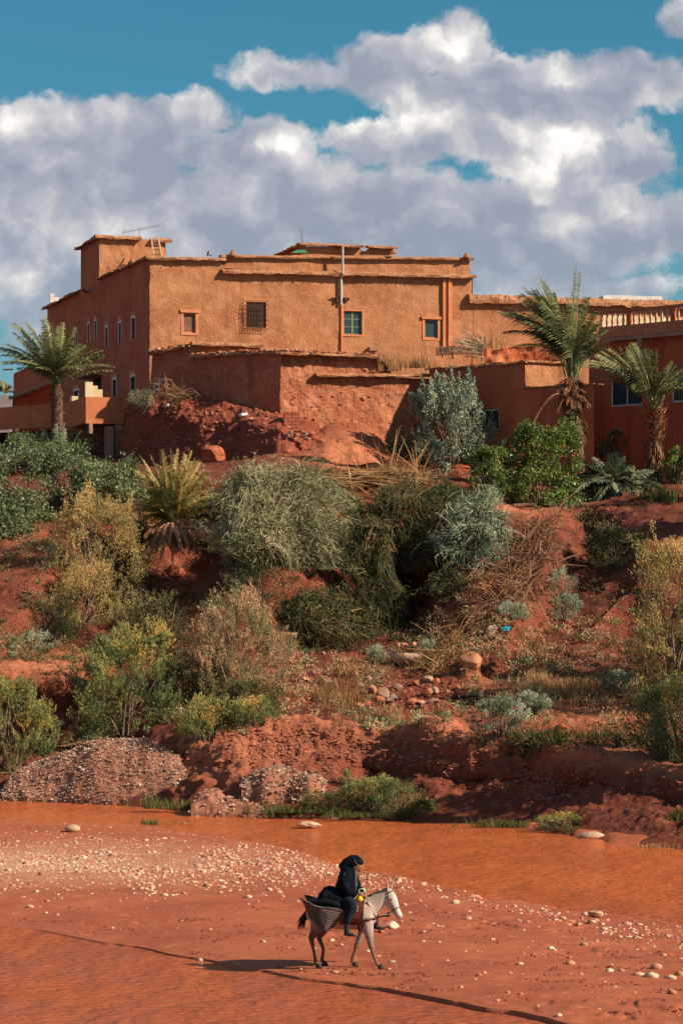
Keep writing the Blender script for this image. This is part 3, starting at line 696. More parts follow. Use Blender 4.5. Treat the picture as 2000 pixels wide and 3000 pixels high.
# loose stones on the copings
def stone_geo(r, seed, flat=.7, n=0):
    rg = np.random.default_rng(seed)
    import bmesh
    bm = bmesh.new(); bmesh.ops.create_icosphere(bm, subdivisions=1, radius=1)
    V = np.array([v.co[:] for v in bm.verts]); Fc = np.array([[v.index for v in f.verts] for f in bm.faces]); bm.free()
    sc = np.array([rg.uniform(.8, 1.35), rg.uniform(.7, 1.1), flat*rg.uniform(.75, 1.1)])
    V = V*(1+rg.uniform(-.16, .16, (len(V), 1)))*sc*r
    a = rg.uniform(0, 6.28); R = np.array([[math.cos(a), -math.sin(a), 0], [math.sin(a), math.cos(a), 0], [0, 0, 1]])
    return V@R.T, Fc
STV, STF = zip(*[stone_geo(1, 100+k) for k in range(12)]); STF = STF[0]
OCT = np.array([[1, 0, 0], [-1, 0, 0], [0, 1, 0], [0, -1, 0], [0, 0, 1], [0, 0, -1.]]); OCF = np.array([[0, 2, 4], [2, 1, 4], [1, 3, 4], [3, 0, 4], [2, 0, 5], [1, 2, 5], [3, 1, 5], [0, 3, 5]])
def chips_np(C, R, seed=0):
    """as stones_np, eight faces each, for grit and pebbles"""
    rg = np.random.default_rng(seed); n = len(C); a = rg.uniform(0, 6.28, n); T = OCT[None]*rg.uniform(.7, 1.4, (n, 6, 1))*np.array([1.15, .9, .7])
    x = T[..., 0]*np.cos(a)[:, None]-T[..., 1]*np.sin(a)[:, None]; y = T[..., 0]*np.sin(a)[:, None]+T[..., 1]*np.cos(a)[:, None]
    T = np.stack([x, y, T[..., 2]], -1)*np.asarray(R)[:, None, None]*1.15+np.asarray(C)[:, None, :]
    return T.reshape(-1, 3), (OCF[None]+np.arange(n)[:, None, None]*6).reshape(-1, 3), np.repeat(rg.uniform(0, 1, n), 6)
def stones_np(C, R, seed=0, smooth=False):
    """many stones in one mesh: centres (n,3), radii (n,)"""
    rg = np.random.default_rng(seed); k = rg.integers(0, 12, len(C)); T = np.array(STV)[k]*np.asarray(R)[:, None, None]+np.asarray(C)[:, None, :]
    nv = STV[0].shape[0]; Fc = STF[None]+np.arange(len(C))[:, None, None]*nv
    tone = np.repeat(rg.uniform(0, 1, len(C)), nv)
    return T.reshape(-1, 3), Fc.reshape(-1, 3), tone
M_stone = leaf_mat('river_stone', [(0, (.30, .13, .09)), (.35, (.46, .26, .18)), (.7, (.58, .40, .29)), (1, (.70, .56, .45))], trans=0)
M_rub = leaf_mat('rubble_stone', [(0, (.24, .075, .045)), (.5, (.38, .14, .085)), (.85, (.48, .22, .14)), (1, (.55, .36, .25))], trans=0)
rg = np.random.default_rng(3); C = []; R = []
for f, a, b, zf, n in ((F1, 0, F1.s(436), zA, 110), (F2, 0, sl_, zB, 60), (F2b, sl_, F2.s(895), zB, 80), (F1, F1.s(434), e1, zA, 40)):
    for k in range(n):
        s_ = rg.uniform(a, b); C.append(f.p(s_, float(zf(np.array([s_]))[0])+.13+rg.uniform(-.04, .05), rg.uniform(-.1, .3))); R.append(rg.uniform(.04, .11))
v_, f_, t_ = stones_np(C, R, 1); o = mesh_np('coping_stones', v_, f_, M_rub, ann, tone=t_); o['kind'] = 'stuff'
# stones set in the old walls
C = []; R = []
for k in range(420):
    s_ = rg.uniform(.2, e2-.3); z_ = 13+7*rg.random()**1.6; C.append(F2.p(s_, z_, -.05-.05*(z_-11.5)+rg.uniform(0, .06))); R.append(rg.uniform(.03, .10)*(1.3 if rg.random() < .1 else 1))
for k in range(60):
    s_ = rg.uniform(.2, e1-.3); C.append(F1.p(s_, rg.uniform(15, 19.5), .0)); R.append(rg.uniform(.03, .09))
v_, f_, t_ = stones_np(C, R, 2); o = mesh_np('wall_stones', v_, f_, M_rub, ann, tone=t_); o['kind'] = 'stuff'

# ---- low mud bank wall under the ruin
A_bank = adobe('mud_bank', (.30, .085, .045), (.23, .062, .034), (.38, .14, .08), bump=1, bscale=4, bdist=.12)
bw = empty('mud_bank_wall', P(900, 1100, 131), 'low crumbling mud bank wall below the ruined corner, straw lying along its foot', 'wall')
FB = Fac(728, 130.5, 6); eb = FB.s(1080)
zbk = lambda s: np.interp(s, [0, FB.s(800), FB.s(880), eb], [FB.z(1066, 728), FB.z(1068, 800), FB.z(1064, 880), FB.z(1072, 1080)])+.12*vnoise(np.stack([s*1.1, s*0, s*0+1], 1), 6)
part('wall', wall_geo(FB, 0, eb, 11.5, zbk, [], rough=.22, cell=.15), A_bank, bw)
part('top', (np.array([FB.p(0, zbk(np.array([0.]))[0]-.05), FB.p(eb, FB.z(1072, 1080)-.05), FB.p(eb, FB.z(1072, 1080)-.1, -2.5), FB.p(0, zbk(np.array([0.]))[0]-.1, -2.5)]), np.array([[0, 1, 2, 3]])), A_bank, bw)
# ---- right annex
ra = empty('red_annex', P(1100, 1050, 140), 'red rendered low house with small white window, behind the silver olive tree', 'house')
F4 = Fac(985, 140.65, -40)
z4 = lambda s: np.interp(s, [0, F4.s(1205)], [F4.z(848, 985), F4.z(832, 1205)])
w4 = (1108, 939, 1145, 988)
sx = F4.s(1205)
part('front_wall', wall_geo(F4, 0, F4.s(1363), 12, lambda s: np.where(s <= sx, z4(s), F4.z(890, 1210)), [F4.rect(*w4)], rough=.03), A_red, ra)
window(F4, *w4, ra, 'alu')
eave('roof_coping', F4, -.2, sx+.15, z4, ra, proj=.14, th=.10, seed=21, sticks=8)
F5 = Fac(1205, F4.Y(sx), 22)
part('lit_wall', wall_geo(F5, 0, F5.s(1300), F4.z(893, 1210), F5.z(832, 1250), [], rough=.04), A_main, ra)
eave('roof_coping', F5, -.15, F5.s(1300), F5.z(832, 1250), ra, proj=.12, th=.10, seed=22, sticks=6)
eave('wall_ledge', F4, sx-.1, F4.s(1363), F4.z(891, 1210), ra, proj=.10, th=.07, back=.9, seed=23, sticks=4)
part('flat_roof', (np.array([F4.p(0, z4(0)-.03), F4.p(sx, z4(sx)-.03), F5.p(F5.s(1300), F5.z(834, 1250)), FM.p(FM.s(1290), 20), FM.p(FM.s(1000), 20.3), F4.p(0, 12), F4.p(-3, 12, -6)]), np.array([[0, 1, 2, 3, 4]])), A_low, ra)
# ---- right house with the balustraded terrace
rh = empty('balustraded_house', P(1470, 1060, 139), 'dark red house with balustraded roof terrace and wide sliding windows, at right edge', 'house')
F6 = Fac(1375, 141, -43); s1 = F6.s(1720)
w6 = [(1401, 864, 1474, 932), (1541, 850, 1612, 922)]
F6w = Fac(1375, 141, -43); F6w.o = F6.o-F6.n*.9
s00 = F6w.s(1352)
part('front_wall', wall_geo(F6w, s00, s1+1, 11.5, F6.z(775, 1400), [F6w.rect(*q) for q in w6], rough=.015, cell=.3), A_red, rh)
for q in w6: window(F6w, *q, rh, 'alu')
part('side_wall', (np.array([F6w.p(s00, 11.5), F6w.p(s00, F6.z(775, 1400)), F6w.p(s00, F6.z(775, 1400), -9), F6w.p(s00, 11.5, -9)]), np.array([[0, 1, 2, 3]])), A_red, rh)
zs0, zs1 = F6.z(785, 1375), F6.z(752, 1375)
part('terrace_slab', fbox(F6, 0, s1, zs0, zs0+.20, -8, 0), M_conc, rh)
part('terrace_beam', fbox(F6, 0, s1, zs0+.201, zs1, -.25, .03), adobe('block_beam', (.42, .16, .085), (.36, .12, .065), (.48, .22, .13), bump=.5, bdist=.04), rh)
for u in (1462,): part('slab_bracket', fbox(F6, F6.s(u), F6.s(u)+.28, zs0-.5, zs0-.001, -.2, -.02), M_conc, rh)
zr = F6.z(716, 1375)
part('handrail', fbox(F6, -.1, s1, zr-.16, zr, -.16, .06), adobe('rail_render', (.38, .12, .065), (.32, .09, .05), (.42, .16, .09), bump=.2, bdist=.02), rh)
M_bal = M('pink_cast_baluster', (.58, .33, .22), (.50, .25, .16), 6)
prof = [(0, .085), (.04, .085), (.05, .05), (.16, .075), (.30, .085), (.42, .06), (.50, .045), (.56, .06), (.62, .085), (.66, .085)]
hh = zr-.16-zs1
me_b = None; k = 0; s_ = .15
while s_ < s1:
    if k % 8 == 5: part('baluster_post', fbox(F6, s_-.10, s_+.14, zs1+.001, zr-.161, -.17, .03), A_red, rh)
    else:
        if me_b is None:
            b0_ = part('baluster', tube([np.array([0, 0, q[0]/.66*hh]) for q in prof], [q[1]*1.0 for q in prof], 8), M_bal, rh, smooth=True); me_b = b0_.data
        else: b0_ = link('baluster', me_b, rh)
        b0_.location = Vector(F6.p(s_, zs1+.002, -.06))-Vector(rh.location)
    s_ += .36; k += 1
# cream wall on the terrace behind the balusters
FT = Fac(1381, 146.5, 18); part('terrace_wall', fbox(FT, 0, FT.s(1590), 18, FT.z(724, 1400), -.2, 0), M_cream, rh)
part('rear_wall', fbox(F6, 0.2, s1, 11.5, zs0-.01, -8, -7.7), A_red, rh)
wb = empty('white_roof_block', P(1450, 690, 180), 'pale roof block seen just above the mud parapet', 'building')
FW = Fac(1385, 182, 8)
part('wall', join([fbox(FW, 0, FW.s(1520), 20, FW.z(679, 1450), -4, 0)]), M_white, wb); part('roof_kerb', fbox(FW, FW.s(1400), FW.s(1460), FW.z(679, 1450)+.001, FW.z(674, 1430), -3, -1), M_white, wb)

# ---- terrace on the left in front of the side wall
ter = empty('roof_terrace', P(197, 1000, 143), 'orange rendered terrace parapet jutting out over the rubble retaining wall', 'terrace')
T1 = Fac(197, 143, 20); ztp, zbt = T1.z(911, 197), T1.z(972, 197)
T2 = Fac(197, 143, 0); 
def fac2(pa, pb):
    f = Fac(784, 140, 0); f.o = np.array(pa[:2]); d = np.array(pb[:2])-f.o; f.L = float(np.linalg.norm(d)); f.d = d/f.L; f.n = np.array([f.d[1], -f.d[0]])
    if f.n[1] > 0: f.n = -f.n
    return f
pc = P(197, 911, 143); pm_ = P(149, 926, 147.5); pe = P(-420, 960, 160)
part('parapet', wall_geo(T1, 0, T1.s(345), zbt, ztp, [], rough=.015, cell=.3), A_ora, ter)
G2 = fac2(pc, pm_); G3 = fac2(pm_, pe)
part('parapet', wall_geo(G2, 0, G2.L, zbt+.1, ztp, [], rough=.01, cell=.4), A_ora, ter)
part('parapet', wall_geo(G3, 0, G3.L, zbt+.15, ztp, [], rough=.01, cell=.4), A_ora, ter)
part('terrace_floor', (np.array([T1.p(0, zbt), T1.p(T1.s(345), zbt), FM.p(0, zbt), FL.p(sE, zbt), G3.p(G3.L, zbt), G3.p(0, zbt)]), np.array([[0, 1, 2, 3, 4, 5]])), M_conc, ter)
for u in (84, 209): part('bracket', fbox(G3 if u < 150 else T1, (G3 if u < 150 else T1).s(u)-.1, (G3 if u < 150 else T1).s(u)+.1, zbt-.55, zbt-.001, -.3, 0), M_conc, ter)
stp = part('stepped_end', join([fbox(T1, -.02, .95, ztp, ztp+.42, -.25, -.02), fbox(T1, -.02, .68, ztp+.421, ztp+.62, -.25, -.02), fbox(T1, -.02, .40, ztp+.621, ztp+.82, -.25, -.02)]), M_cream, ter)
stp['label'] = 'cream stepped end wall'
part('cream_block', fbox(G2, G2.s(163), G2.s(158), ztp-.1, ztp+.3, -.4, -.05), M_cream, ter)
# retaining wall under it: stones + concrete pillar
rw = empty('retaining_wall', P(230, 1080, 142.5), 'rubble stone retaining wall with concrete pillar under the terrace', 'wall')
R1 = Fac(140, 145.5, 2); z_b = 13.0
part('wall_core', wall_geo(R1, 0, R1.s(300), z_b, zbt-.02, [], rough=.04, cell=.3), A_low, rw)
R2 = Fac(215, 143.6, 2)
part('concrete_pillar', fbox(R2, R2.s(241), R2.s(262), z_b, zbt-.15, -.6, .35), M_conc, rw)
part('concrete_pillar', fbox(R2, R2.s(264), R2.s(281), z_b, zbt-.05, -.9, .15), M_conc, rw)
msh = [bpy.data.meshes.new('stone') for _ in range(8)]
for k, m_ in enumerate(msh):
    v_, f_ = stone_geo(1, 400+k, 1.2); v_[:, 1] *= .6; m_.from_pydata(v_.tolist(), [], f_.tolist()); m_.materials.append(M('wall_stone', (.30+.03*(k % 3), .15, .10), (.22, .10, .065), 4))
k = 0
for uu_ in np.arange(150, 242, 8.2):
    for vv_ in np.arange(990, 1070, 9.5):
        if uu_ < 172 and rg.random() < .35: continue
        u_ = uu_+rg.uniform(-1.5, 1.5); s_ = R1.s(u_)
        o = bpy.data.objects.new('stone', msh[k % 8]); COL.objects.link(o); o.parent = rw; k += 1
        o.location = Vector(R1.p(s_, R1.z(vv_+rg.uniform(-2, 2), u_), .05))-Vector(rw.location)
        r_ = rg.uniform(.075, .105); o.scale = (r_, r_, r_*rg.uniform(1.0, 1.6)); o.rotation_euler = (0, rg.uniform(-.3, .3), 0)
# far left bits: small orange outbuilding, grey wall
ob = empty('orange_outbuilding', P(60, 940, 156), 'little vermilion outbuilding with sloping stone coping, beside the left palm', 'building')
O1 = Fac(28, 156, 10)
part('wall', wall_geo(O1, 0, O1.s(122), 16, lambda s: np.interp(s, [0, O1.s(122)], [O1.z(917, 28), O1.z(880, 122)]), [], rough=.02), M('vermilion_render', (.62, .085, .025), (.52, .07, .022), 2, bump=.2), ob)
eave('coping', O1, -.2, O1.s(124), lambda s: np.interp(s, [0, O1.s(122)], [O1.z(915, 28), O1.z(876, 122)]), ob, proj=.3, th=.18, sticks=0, seed=30, lump=.08)
gw = thing('boundary_wall', fbox(Fac(-120, 190, 4), 0, 4.6, 16, CAMZ+(HOR-906)/F*190, -.3, 0), M('grey_render', (.30, .26, .25), (.24, .20, .19), 1), 'plain grey boundary wall at the left edge', 'wall')

# ---- ladder, antennas, dish, wires
lad = empty('ladder', P(360, 590, 157), 'pale wooden ladder leaning against the corner tower', 'ladder')
La, Lb, Lc, Ld = P(354, 592, 158.6), P(372, 592, 158.2), P(347, 545, 160.0), P(363, 545, 159.8)
M_lad = M('pale_wood', (.52, .33, .20))
part('rail', tube([La, Lc], .055, 5), M_lad, lad); part('rail', tube([Lb, Ld], .055, 5), M_lad, lad)
for q in (.18, .42, .66, .88): part('rung', tube([La.lerp(Lc, q), Lb.lerp(Ld, q)], .04, 5), M_lad, lad)
M_ant = M('aluminium_rod', (.28, .27, .26), rough=.4, spec=.5)
an = empty('tv_antenna', P(320, 545, 162), 'long yagi aerial lying level above the corner tower', 'antenna')
part('mast', tube([P(320, 546, 162), P(320, 519, 162)], .026, 5), M_ant, an)
part('boom', tube([P(281, 534, 162), P(366, 517, 162)], .015, 4), M_ant, an)
for k in range(15):
    c = P(290+k*5.2, 532-k*1.04, 162); part('element', tube([c+Vector((-.06, -.2, .07)), c+Vector((.06, .2, -.07))], .009, 3), M_ant, an)
for s_ in (-1, 1): part('reflector', tube([P(281, 534, 162), P(284+s_*4, 534-s_*8, 162)], .02, 3), M_ant, an)
an = empty('tv_antenna', P(694, 570, 158), 'upright aerial with short cross rods above the roof room', 'antenna')
part('mast', tube([P(696, 572, 158), P(691, 524, 158)], .03, 5), M_ant, an)
for k in range(10): c = P(691.3+k*.35, 526+k*3.6, 158); part('element', tube([c+Vector((-.11, 0, .03)), c+Vector((.11, 0, -.03))], .016, 3), M_ant, an)
dsh = empty('satellite_dish', P(480, 587, 156), 'small satellite dish edge on, on the roof left of centre', 'satellite dish')
part('dish', tube([P(476, 588, 156), P(477.5, 581, 156), P(479.5, 575, 156)], [.03, .06, .03], 6), M_iron, dsh); part('arm', tube([P(478, 584, 156), P(487, 587, 156)], .025, 4), M_iron, dsh)
ch = thing('chimney', join([fbox(Fac(115, 176, 10), 0, .7, 26, CAMZ+718/F*176, -.5, 0), fbox(Fac(115, 176, 10), 0, .3, CAMZ+718/F*176, CAMZ+720/F*176+.2, -.5, 0)]), M_white, 'small white chimney on the far left roof corner', 'chimney')
st_ = thing('roof_stone', (np.array(stone_geo(.32, 9, 1.2)[0])+np.array(FL.p(FL.s(290)+.3, FL.z(606, 290), -.4)), STF), A_main, 'small lump of mud on the side roof below the tower', 'lump')
wr = thing('clothes_line', tube([FL.p(FL.s(205), 18.9, 2.5), FL.p(FL.s(235), 18.65, 1.6), FL.p(FL.s(262), 18.85, .1)], .012, 3), M_white, 'thin pale line strung from the left palm to the side wall', 'wire')
for nm, u, v in (('spout', 22, 848),): thing('spout', tube([FL.p(sE, FL.z(848, 30), 0), FL.p(sE+.1, FL.z(852, 24), .7)], .06, 5), M_iron, 'short dark spout at the far left wall corner', 'spout')
# ---------------------------------------------------------------- embankment and mounds
def rough_sheet(name, cols, mat, n_u=120, n_r=60, amp=.18, seed=0, backs=True):
    """cols: list of (u, [(v, Y), ...]) profiles, interpolated and roughened"""
    cu = np.array([c[0] for c in cols], float); K = len(cols[0][1])
    uu = np.linspace(cu[0], cu[-1], n_u)
    Vt = np.stack([np.interp(uu, cu, [c[1][k][0] for c in cols]) for k in range(K)]); Yt = np.stack([np.interp(uu, cu, [c[1][k][1] for c in cols]) for k in range(K)])
    r = np.linspace(0, K-1, n_r); i = np.clip(r.astype(int), 0, K-2); f = (r-i)[:, None]
    VV = Vt[i]*(1-f)+Vt[i+1]*f; Y = Yt[i]*(1-f)+Yt[i+1]*f
    G = np.stack([(uu[None]-CX)/F*Y, Y, CAMZ+(HOR-VV)/F*Y], -1)
    Nn_ = np.cross(np.gradient(G, axis=1), np.gradient(G, axis=0)); Nn_ /= np.linalg.norm(Nn_, axis=-1, keepdims=True)+1e-9
    g_ = G.reshape(-1, 3)
    d = amp*(fbm(g_*.7, 3, seed=seed)+.55*(1-np.abs(fbm(g_*1.6, 3, seed=seed+3)))+.5*np.maximum(fbm(g_*4.0, 2, seed=seed+6), -.1))
    V = g_+Nn_.reshape(-1, 3)*d[:, None]
    return V, grid_faces(n_r, n_u), Nn_.reshape(-1, 3)
cols = [(282, [(1130, 141.3), (1070, 141.8), (1030, 142.2), (1000, 142.6), (985, 145)]),
        (300, [(1130, 140.4), (1060, 141.0), (990, 141.6), (950, 142.2), (940, 146)]),
        (345, [(1130, 139.2), (1050, 140.0), (960, 140.8), (912, 141.6), (900, 145)]),
        (420, [(1130, 137.6), (1050, 138.4), (960, 139.6), (905, 140.6), (896, 144)]),
        (445, [(1130, 137.2), (1050, 138.0), (970, 139.0), (922, 140.2), (915, 144)]),
        (560, [(1130, 134.6), (1060, 135.6), (975, 136.8), (934, 138.6), (925, 142)]),
        (640, [(1130, 133.0), (1070, 133.9), (985, 135.0), (958, 136.4), (945, 139)]),
        (655, [(1130, 132.8), (1080, 133.7), (1000, 134.8), (972, 135.6), (955, 139)]),
        (700, [(1135, 133.2), (1085, 134.1), (1030, 135.0), (1000, 136.4), (960, 139)]),
        (742, [(1140, 134.5), (1100, 135.0), (1060, 136.0), (1040, 137.2), (990, 139)])]
m_emb = soil_mat('conglomerate', (.30, .075, .042), (.21, .052, .032), (.38, .13, .075), bump=1.0, peb=.8, bdist=.16, pebc=(.46, .24, .16))
V, Fq, Nm = rough_sheet('embankment', cols, m_emb, 210, 90, .20, 91)
emb = tag(mesh_np('embankment', V, Fq, m_emb, smooth=True), kind='structure')
rg = np.random.default_rng(8)
ii = rg.integers(0, len(V), 900); C = V[ii]+Nm[ii]*.01; R = .03+.10*rg.random(900)**3
v_, f_, t_ = stones_np(C, R, 5); tag(mesh_np('embedded_stones', v_, f_, M_rub, None, tone=t_*.9), 'pebbles and cobbles bedded in the eroded embankment under the annex', 'stones', kind='stuff')
BVE = BVHTree.FromPolygons([tuple(p) for p in V], [tuple(f) for f in Fq.tolist()])
# gravel mounds by the water
m_grav = soil_mat('gravel_soil', (.40, .16, .095), (.32, .12, .07), (.46, .23, .15), bump=.9, peb=.7, bdist=.10, pebc=(.48, .32, .24))
M_heap = leaf_mat('heap_pebble', [(0, (.20, .10, .07)), (.4, (.34, .20, .14)), (.75, (.44, .30, .22)), (1, (.60, .47, .38))], trans=0)
def mound(label, u0, u1, vb, prof, Yb, Yt, amp, n, seed, dark=0, rr=(.025, .07)):
    cu = np.linspace(u0, u1, 13); cl = []
    for u in cu:
        vt = float(np.interp(u, [q[0] for q in prof], [q[1] for q in prof])); b = float(np.interp(u, [u0, u1], vb))
        k = max(0, min(1, (b-vt)/max(1, max(vb)-min(q[1] for q in prof))))
        y0_ = float(np.interp(u, [u0, u1], Yb)) if Yb else hit(u, b).y-.5; y1_ = y0_+(Yt)*k
        cl.append((u, [(b+34, y0_-.2), (b, y0_), (b+(vt-b)*.5, y0_+(y1_-y0_)*.38), (b+(vt-b)*.85, y0_+(y1_-y0_)*.72), (vt, y1_), (vt+3, y1_+.9*k+.2), (b+5, y1_+3.2*k+1)]))
    V, Fq, Nm = rough_sheet('m', cl, m_grav, 110, 70, amp, seed)
    o = mesh_np('gravel_mound', V, Fq, m_grav, smooth=True); tag(o, label, 'gravel heap')
    r_ = np.random.default_rng(seed); w_ = V[:, 2] > -.1; idx = np.nonzero(w_)[0]; ii = idx[r_.integers(0, len(idx), n)]
    C = V[ii]+Nm[ii]*.01+r_.normal(0, .03, (n, 3)); R = r_.uniform(rr[0], rr[1], n)*(1+.8*(r_.random(n) < .06))
    v_, f_, t_ = chips_np(C, R, seed+1); s_ = mesh_np('pebbles', v_, f_, M_heap, o, tone=t_); s_['kind'] = 'stuff'; return o
mound('broad grey-pink heap of river gravel at the waterline, left', 8, 450, (1836, 1848), [(8, 1825), (50, 1772), (110, 1748), (200, 1712), (270, 1702), (340, 1706), (385, 1735), (420, 1752), (450, 1820)], (91.6, 88.0), 3.2, .12, 9000, 111, rr=(.012, .040))
mound('small gravelly hump on the path below the clay ridge', 555, 745, (1822, 1812), [(555, 1800), (590, 1775), (650, 1760), (690, 1772), (745, 1800)], None, 1.2, .12, 1500, 131, rr=(.014, .045))
mound('pale pinkish clay hump at the waterline beside the reeds', 440, 615, (1868, 1872), [(440, 1855), (465, 1825), (492, 1806), (520, 1832), (560, 1838), (615, 1862)], (84.6, 83.8), 1.6, .10, 120, 141)

# ---------------------------------------------------------------- single stones and boulders
def boulder(u, v, wpx, hpx, label, mat, seed, flat=None, yoff=0, cat='rock', name='boulder', bed=False, Y=None, squash=(1, 1, 1), group=None, sub=3, rough=.22, pu=None):
    import bmesh
    p = hit(u, v, bed) if Y is None else P(u, v, Y)
    k = pxm(p.y); w_, h_ = wpx*k, hpx*k
    bm = bmesh.new(); bmesh.ops.create_icosphere(bm, subdivisions=sub, radius=1)
    V = np.array([q.co[:] for q in bm.verts]); Fc = np.array([[q.index for q in f.verts] for f in bm.faces]); bm.free()
    n = vnoise(V*1.1+seed*3.1, seed)*rough+vnoise(V*2.6+seed, seed+5)*rough*.45+vnoise(V*6+seed, seed+9)*rough*.12
    V = V*(1+n[:, None])
    rq = np.random.default_rng(seed*7+1)                              # knock flat facets off the ball
    if rough > .15:
        for _ in range(9):
            nn = rq.normal(size=3); nn /= np.linalg.norm(nn); dd = rq.uniform(.42, .72); e_ = np.maximum(V@nn-dd, 0); V = V-e_[:, None]*nn*.92
    V = V/np.abs(V).max(0)*np.array([w_/2, w_/2*.8, h_/2])
    V[:, 2] += h_*.30
    o = mesh_np(name, V+np.array(p), Fc, mat, smooth=(rough < .15))
    return tag(o, label, cat, group)
def rockmat(name, a, b, c=None): return M(name, a, b, 2.5, bump=.7, bscale=6, bdist=.06, c3=c, scale3=1.2)
mr1 = rockmat('orange_rock', (.46, .16, .075), (.34, .10, .05), (.50, .24, .13)); mr2 = rockmat('pale_rock', (.52, .33, .22), (.40, .20, .13)); mr3 = rockmat('red_rock', (.40, .12, .06), (.30, .08, .042))
mr4 = rockmat('grey_rock', (.34, .22, .17), (.25, .15, .11)); mr5 = rockmat('cream_rock', (.58, .40, .27), (.46, .27, .17), (.62, .46, .34))
boulder(484, 1063, 66, 50, 'large orange block jutting from the dark embankment, above the golden palm', mr3, 1, Y=135.4)
boulder(402, 1322, 52, 32, 'rounded reddish boulder at the foot of the golden palm', mr3, 2)
boulder(1083, 1530, 56, 46, 'bright orange layered boulder in the dry grass of the slope', mr1, 3)
boulder(932, 1526, 82, 46, 'flat-topped grey-pink block carrying small stones', mr2, 4, name='boulder', rough=.17)
for k, (du, lab) in enumerate(((-20, 'leftmost small stone lying on the flat-topped block'), (-2, 'middle stone lying on the flat-topped block'), (16, 'rightmost small stone lying on the flat-topped block'))):
    pb = hit(932, 1526); boulder(932+du, 1486-k*1.5, 17, 11, lab, mr1, 20+k, Y=pb.y-.3, name='stone', cat='stone', sub=2)
boulder(1128, 1458, 34, 32, 'pale upright boulder beside the blue rag', mr5, 5)
boulder(1122, 1350, 30, 18, 'round orange stone half buried under the dead fronds', mr1, 6)
boulder(1358, 1930, 60, 26, 'smooth pale boulder standing in the river, far right', mr5, 7, Y=76.5, rough=.10)
boulder(708, 1898, 62, 16, 'low rubbly pale rock breaking the muddy water', mr5, 8, Y=80.0)
boulder(168, 1910, 40, 20, 'largest rounded cream boulder on the sandbar, upper left', mr5, 9, bed=True, rough=.1)
boulder(900, 2132, 34, 26, 'angular white rock on the mud behind the mule', mr5, 10, bed=True)
boulder(876, 2142, 20, 16, 'small orange rock between the mule and the white rock', mr1, 11, bed=True)
boulder(868, 1982, 18, 20, 'round tan and grey stone by the water behind the rider', mr2, 12, bed=True)
boulder(1366, 2398-290, 38, 20, 'flat orange stone on the sandbar edge, right of the mule', mr2, 13, bed=True)
boulder(1128+12, 1995-20, 1, 1, 'x', mr1, 1) if False else None
# rubble pile on the mid slope: each stone a thing, the crumbs one mass
rb = [(857, 1583, 26, 20), (884, 1590, 30, 26), (912, 1578, 22, 16), (924, 1596, 28, 22), (938, 1592, 20, 20), (962, 1566, 24, 16), (985, 1556, 22, 18), (905, 1600, 18, 14), (1002, 1562, 16, 14), (948, 1610, 22, 16),
      (978, 1590, 26, 20), (1000, 1584, 18, 16), (893, 1608, 20, 14), (870, 1605, 22, 16), (842, 1612, 24, 14), (827, 1620, 20, 12), (966, 1612, 18, 14), (990, 1608, 16, 12), (1032, 1590, 18, 12), (1040, 1606, 16, 10), (1052, 1578, 14, 10),
      (842, 1560, 22, 18), (830, 1572, 18, 14), (1100, 1652, 20, 12), (1290, 1668, 26, 14), (1080, 1478, 14, 10), (700, 1560, 14, 10), (742, 1500, 12, 10)]
rlab = 'angular orange or tan stone of the rubble pile on the middle slope'
def ordinal(k): return ['first', 'second', 'third', 'fourth', 'fifth', 'sixth', 'seventh', 'eighth', 'ninth', 'tenth', 'eleventh', 'twelfth', 'thirteenth', 'fourteenth', 'fifteenth', 'sixteenth', 'seventeenth', 'eighteenth', 'nineteenth', 'twentieth'][k]
rcol = ('orange', 'tan', 'brown', 'orange', 'red')
for k, (u, v, a, b) in enumerate(rb):
    up_ = v < 1592; same = sorted(q for q in range(len(rb)) if (rb[q][1] < 1592) == up_ and rcol[q % 5] == rcol[k % 5])
    same.sort(key=lambda q: rb[q][0])
    rlab = '%s angular stone in the %s half of the rubble pile, %s such from the left' % (rcol[k % 5], 'upper' if up_ else 'lower', ordinal(same.index(k)))
    a, b = a*1.22, b*1.22
    boulder(u, v+b*.4, a, b, rlab, (mr1, mr2, mr4, mr1, mr3)[k % 5], 40+k, name='rubble_stone', cat='stone', sub=2, group='stones of the rubble pile')
# crumbs of rubble strewn over the slope
C = []; R = []
for (u, v, su, sv, n, r0) in ((960, 1600, 70, 25, 420, .05), (880, 1600, 40, 20, 150, .05), (1250, 1640, 120, 30, 150, .035), (700, 1690, 160, 22, 300, .04), (1000, 1680, 60, 16, 120, .03), (1350, 1790, 150, 30, 420, .045), (640, 1720, 110, 34, 700, .045), (900, 1720, 120, 26, 500, .045), (1480, 1820, 80, 26, 400, .06), (480, 1000, 1, 1, 0, .03),
                           (1150, 1800, 160, 40, 260, .035), (600, 1480, 60, 60, 120, .035), (1000, 1420, 60, 60, 160, .035), (1300, 1430, 120, 60, 160, .03), (690, 1030, 40, 22, 160, .045), (790, 1020, 60, 40, 160, .03), (560, 1380, 120, 60, 150, .03),
                           (60, 1330, 60, 60, 160, .035), (60, 1600, 80, 60, 120, .035), (1240, 1175, 40, 12, 40, .03), (1500, 1880, 60, 20, 160, .05), (860, 1750, 200, 40, 300, .03), (1380, 1180, 40, 30, 60, .05)):
    for k in range(n):
        uu_, vv_ = rg.normal(u, su), rg.normal(v, sv)
        if uu_ < -80 or uu_ > 1650 or vv_ > 1880: continue
        p = hit(uu_, vv_)
        if p.y < 81: continue
        C.append(tuple(p)); R.append(r0*rg.uniform(.6, 1.6)*(1.8 if rg.random() < .05 else 1))
v_, f_, t_ = chips_np(C, R, 9); tag(mesh_np('slope_rubble', v_, f_, M_rub, None, tone=t_*.52), 'small stones and clods strewn over the red slope', 'stones', kind='stuff')
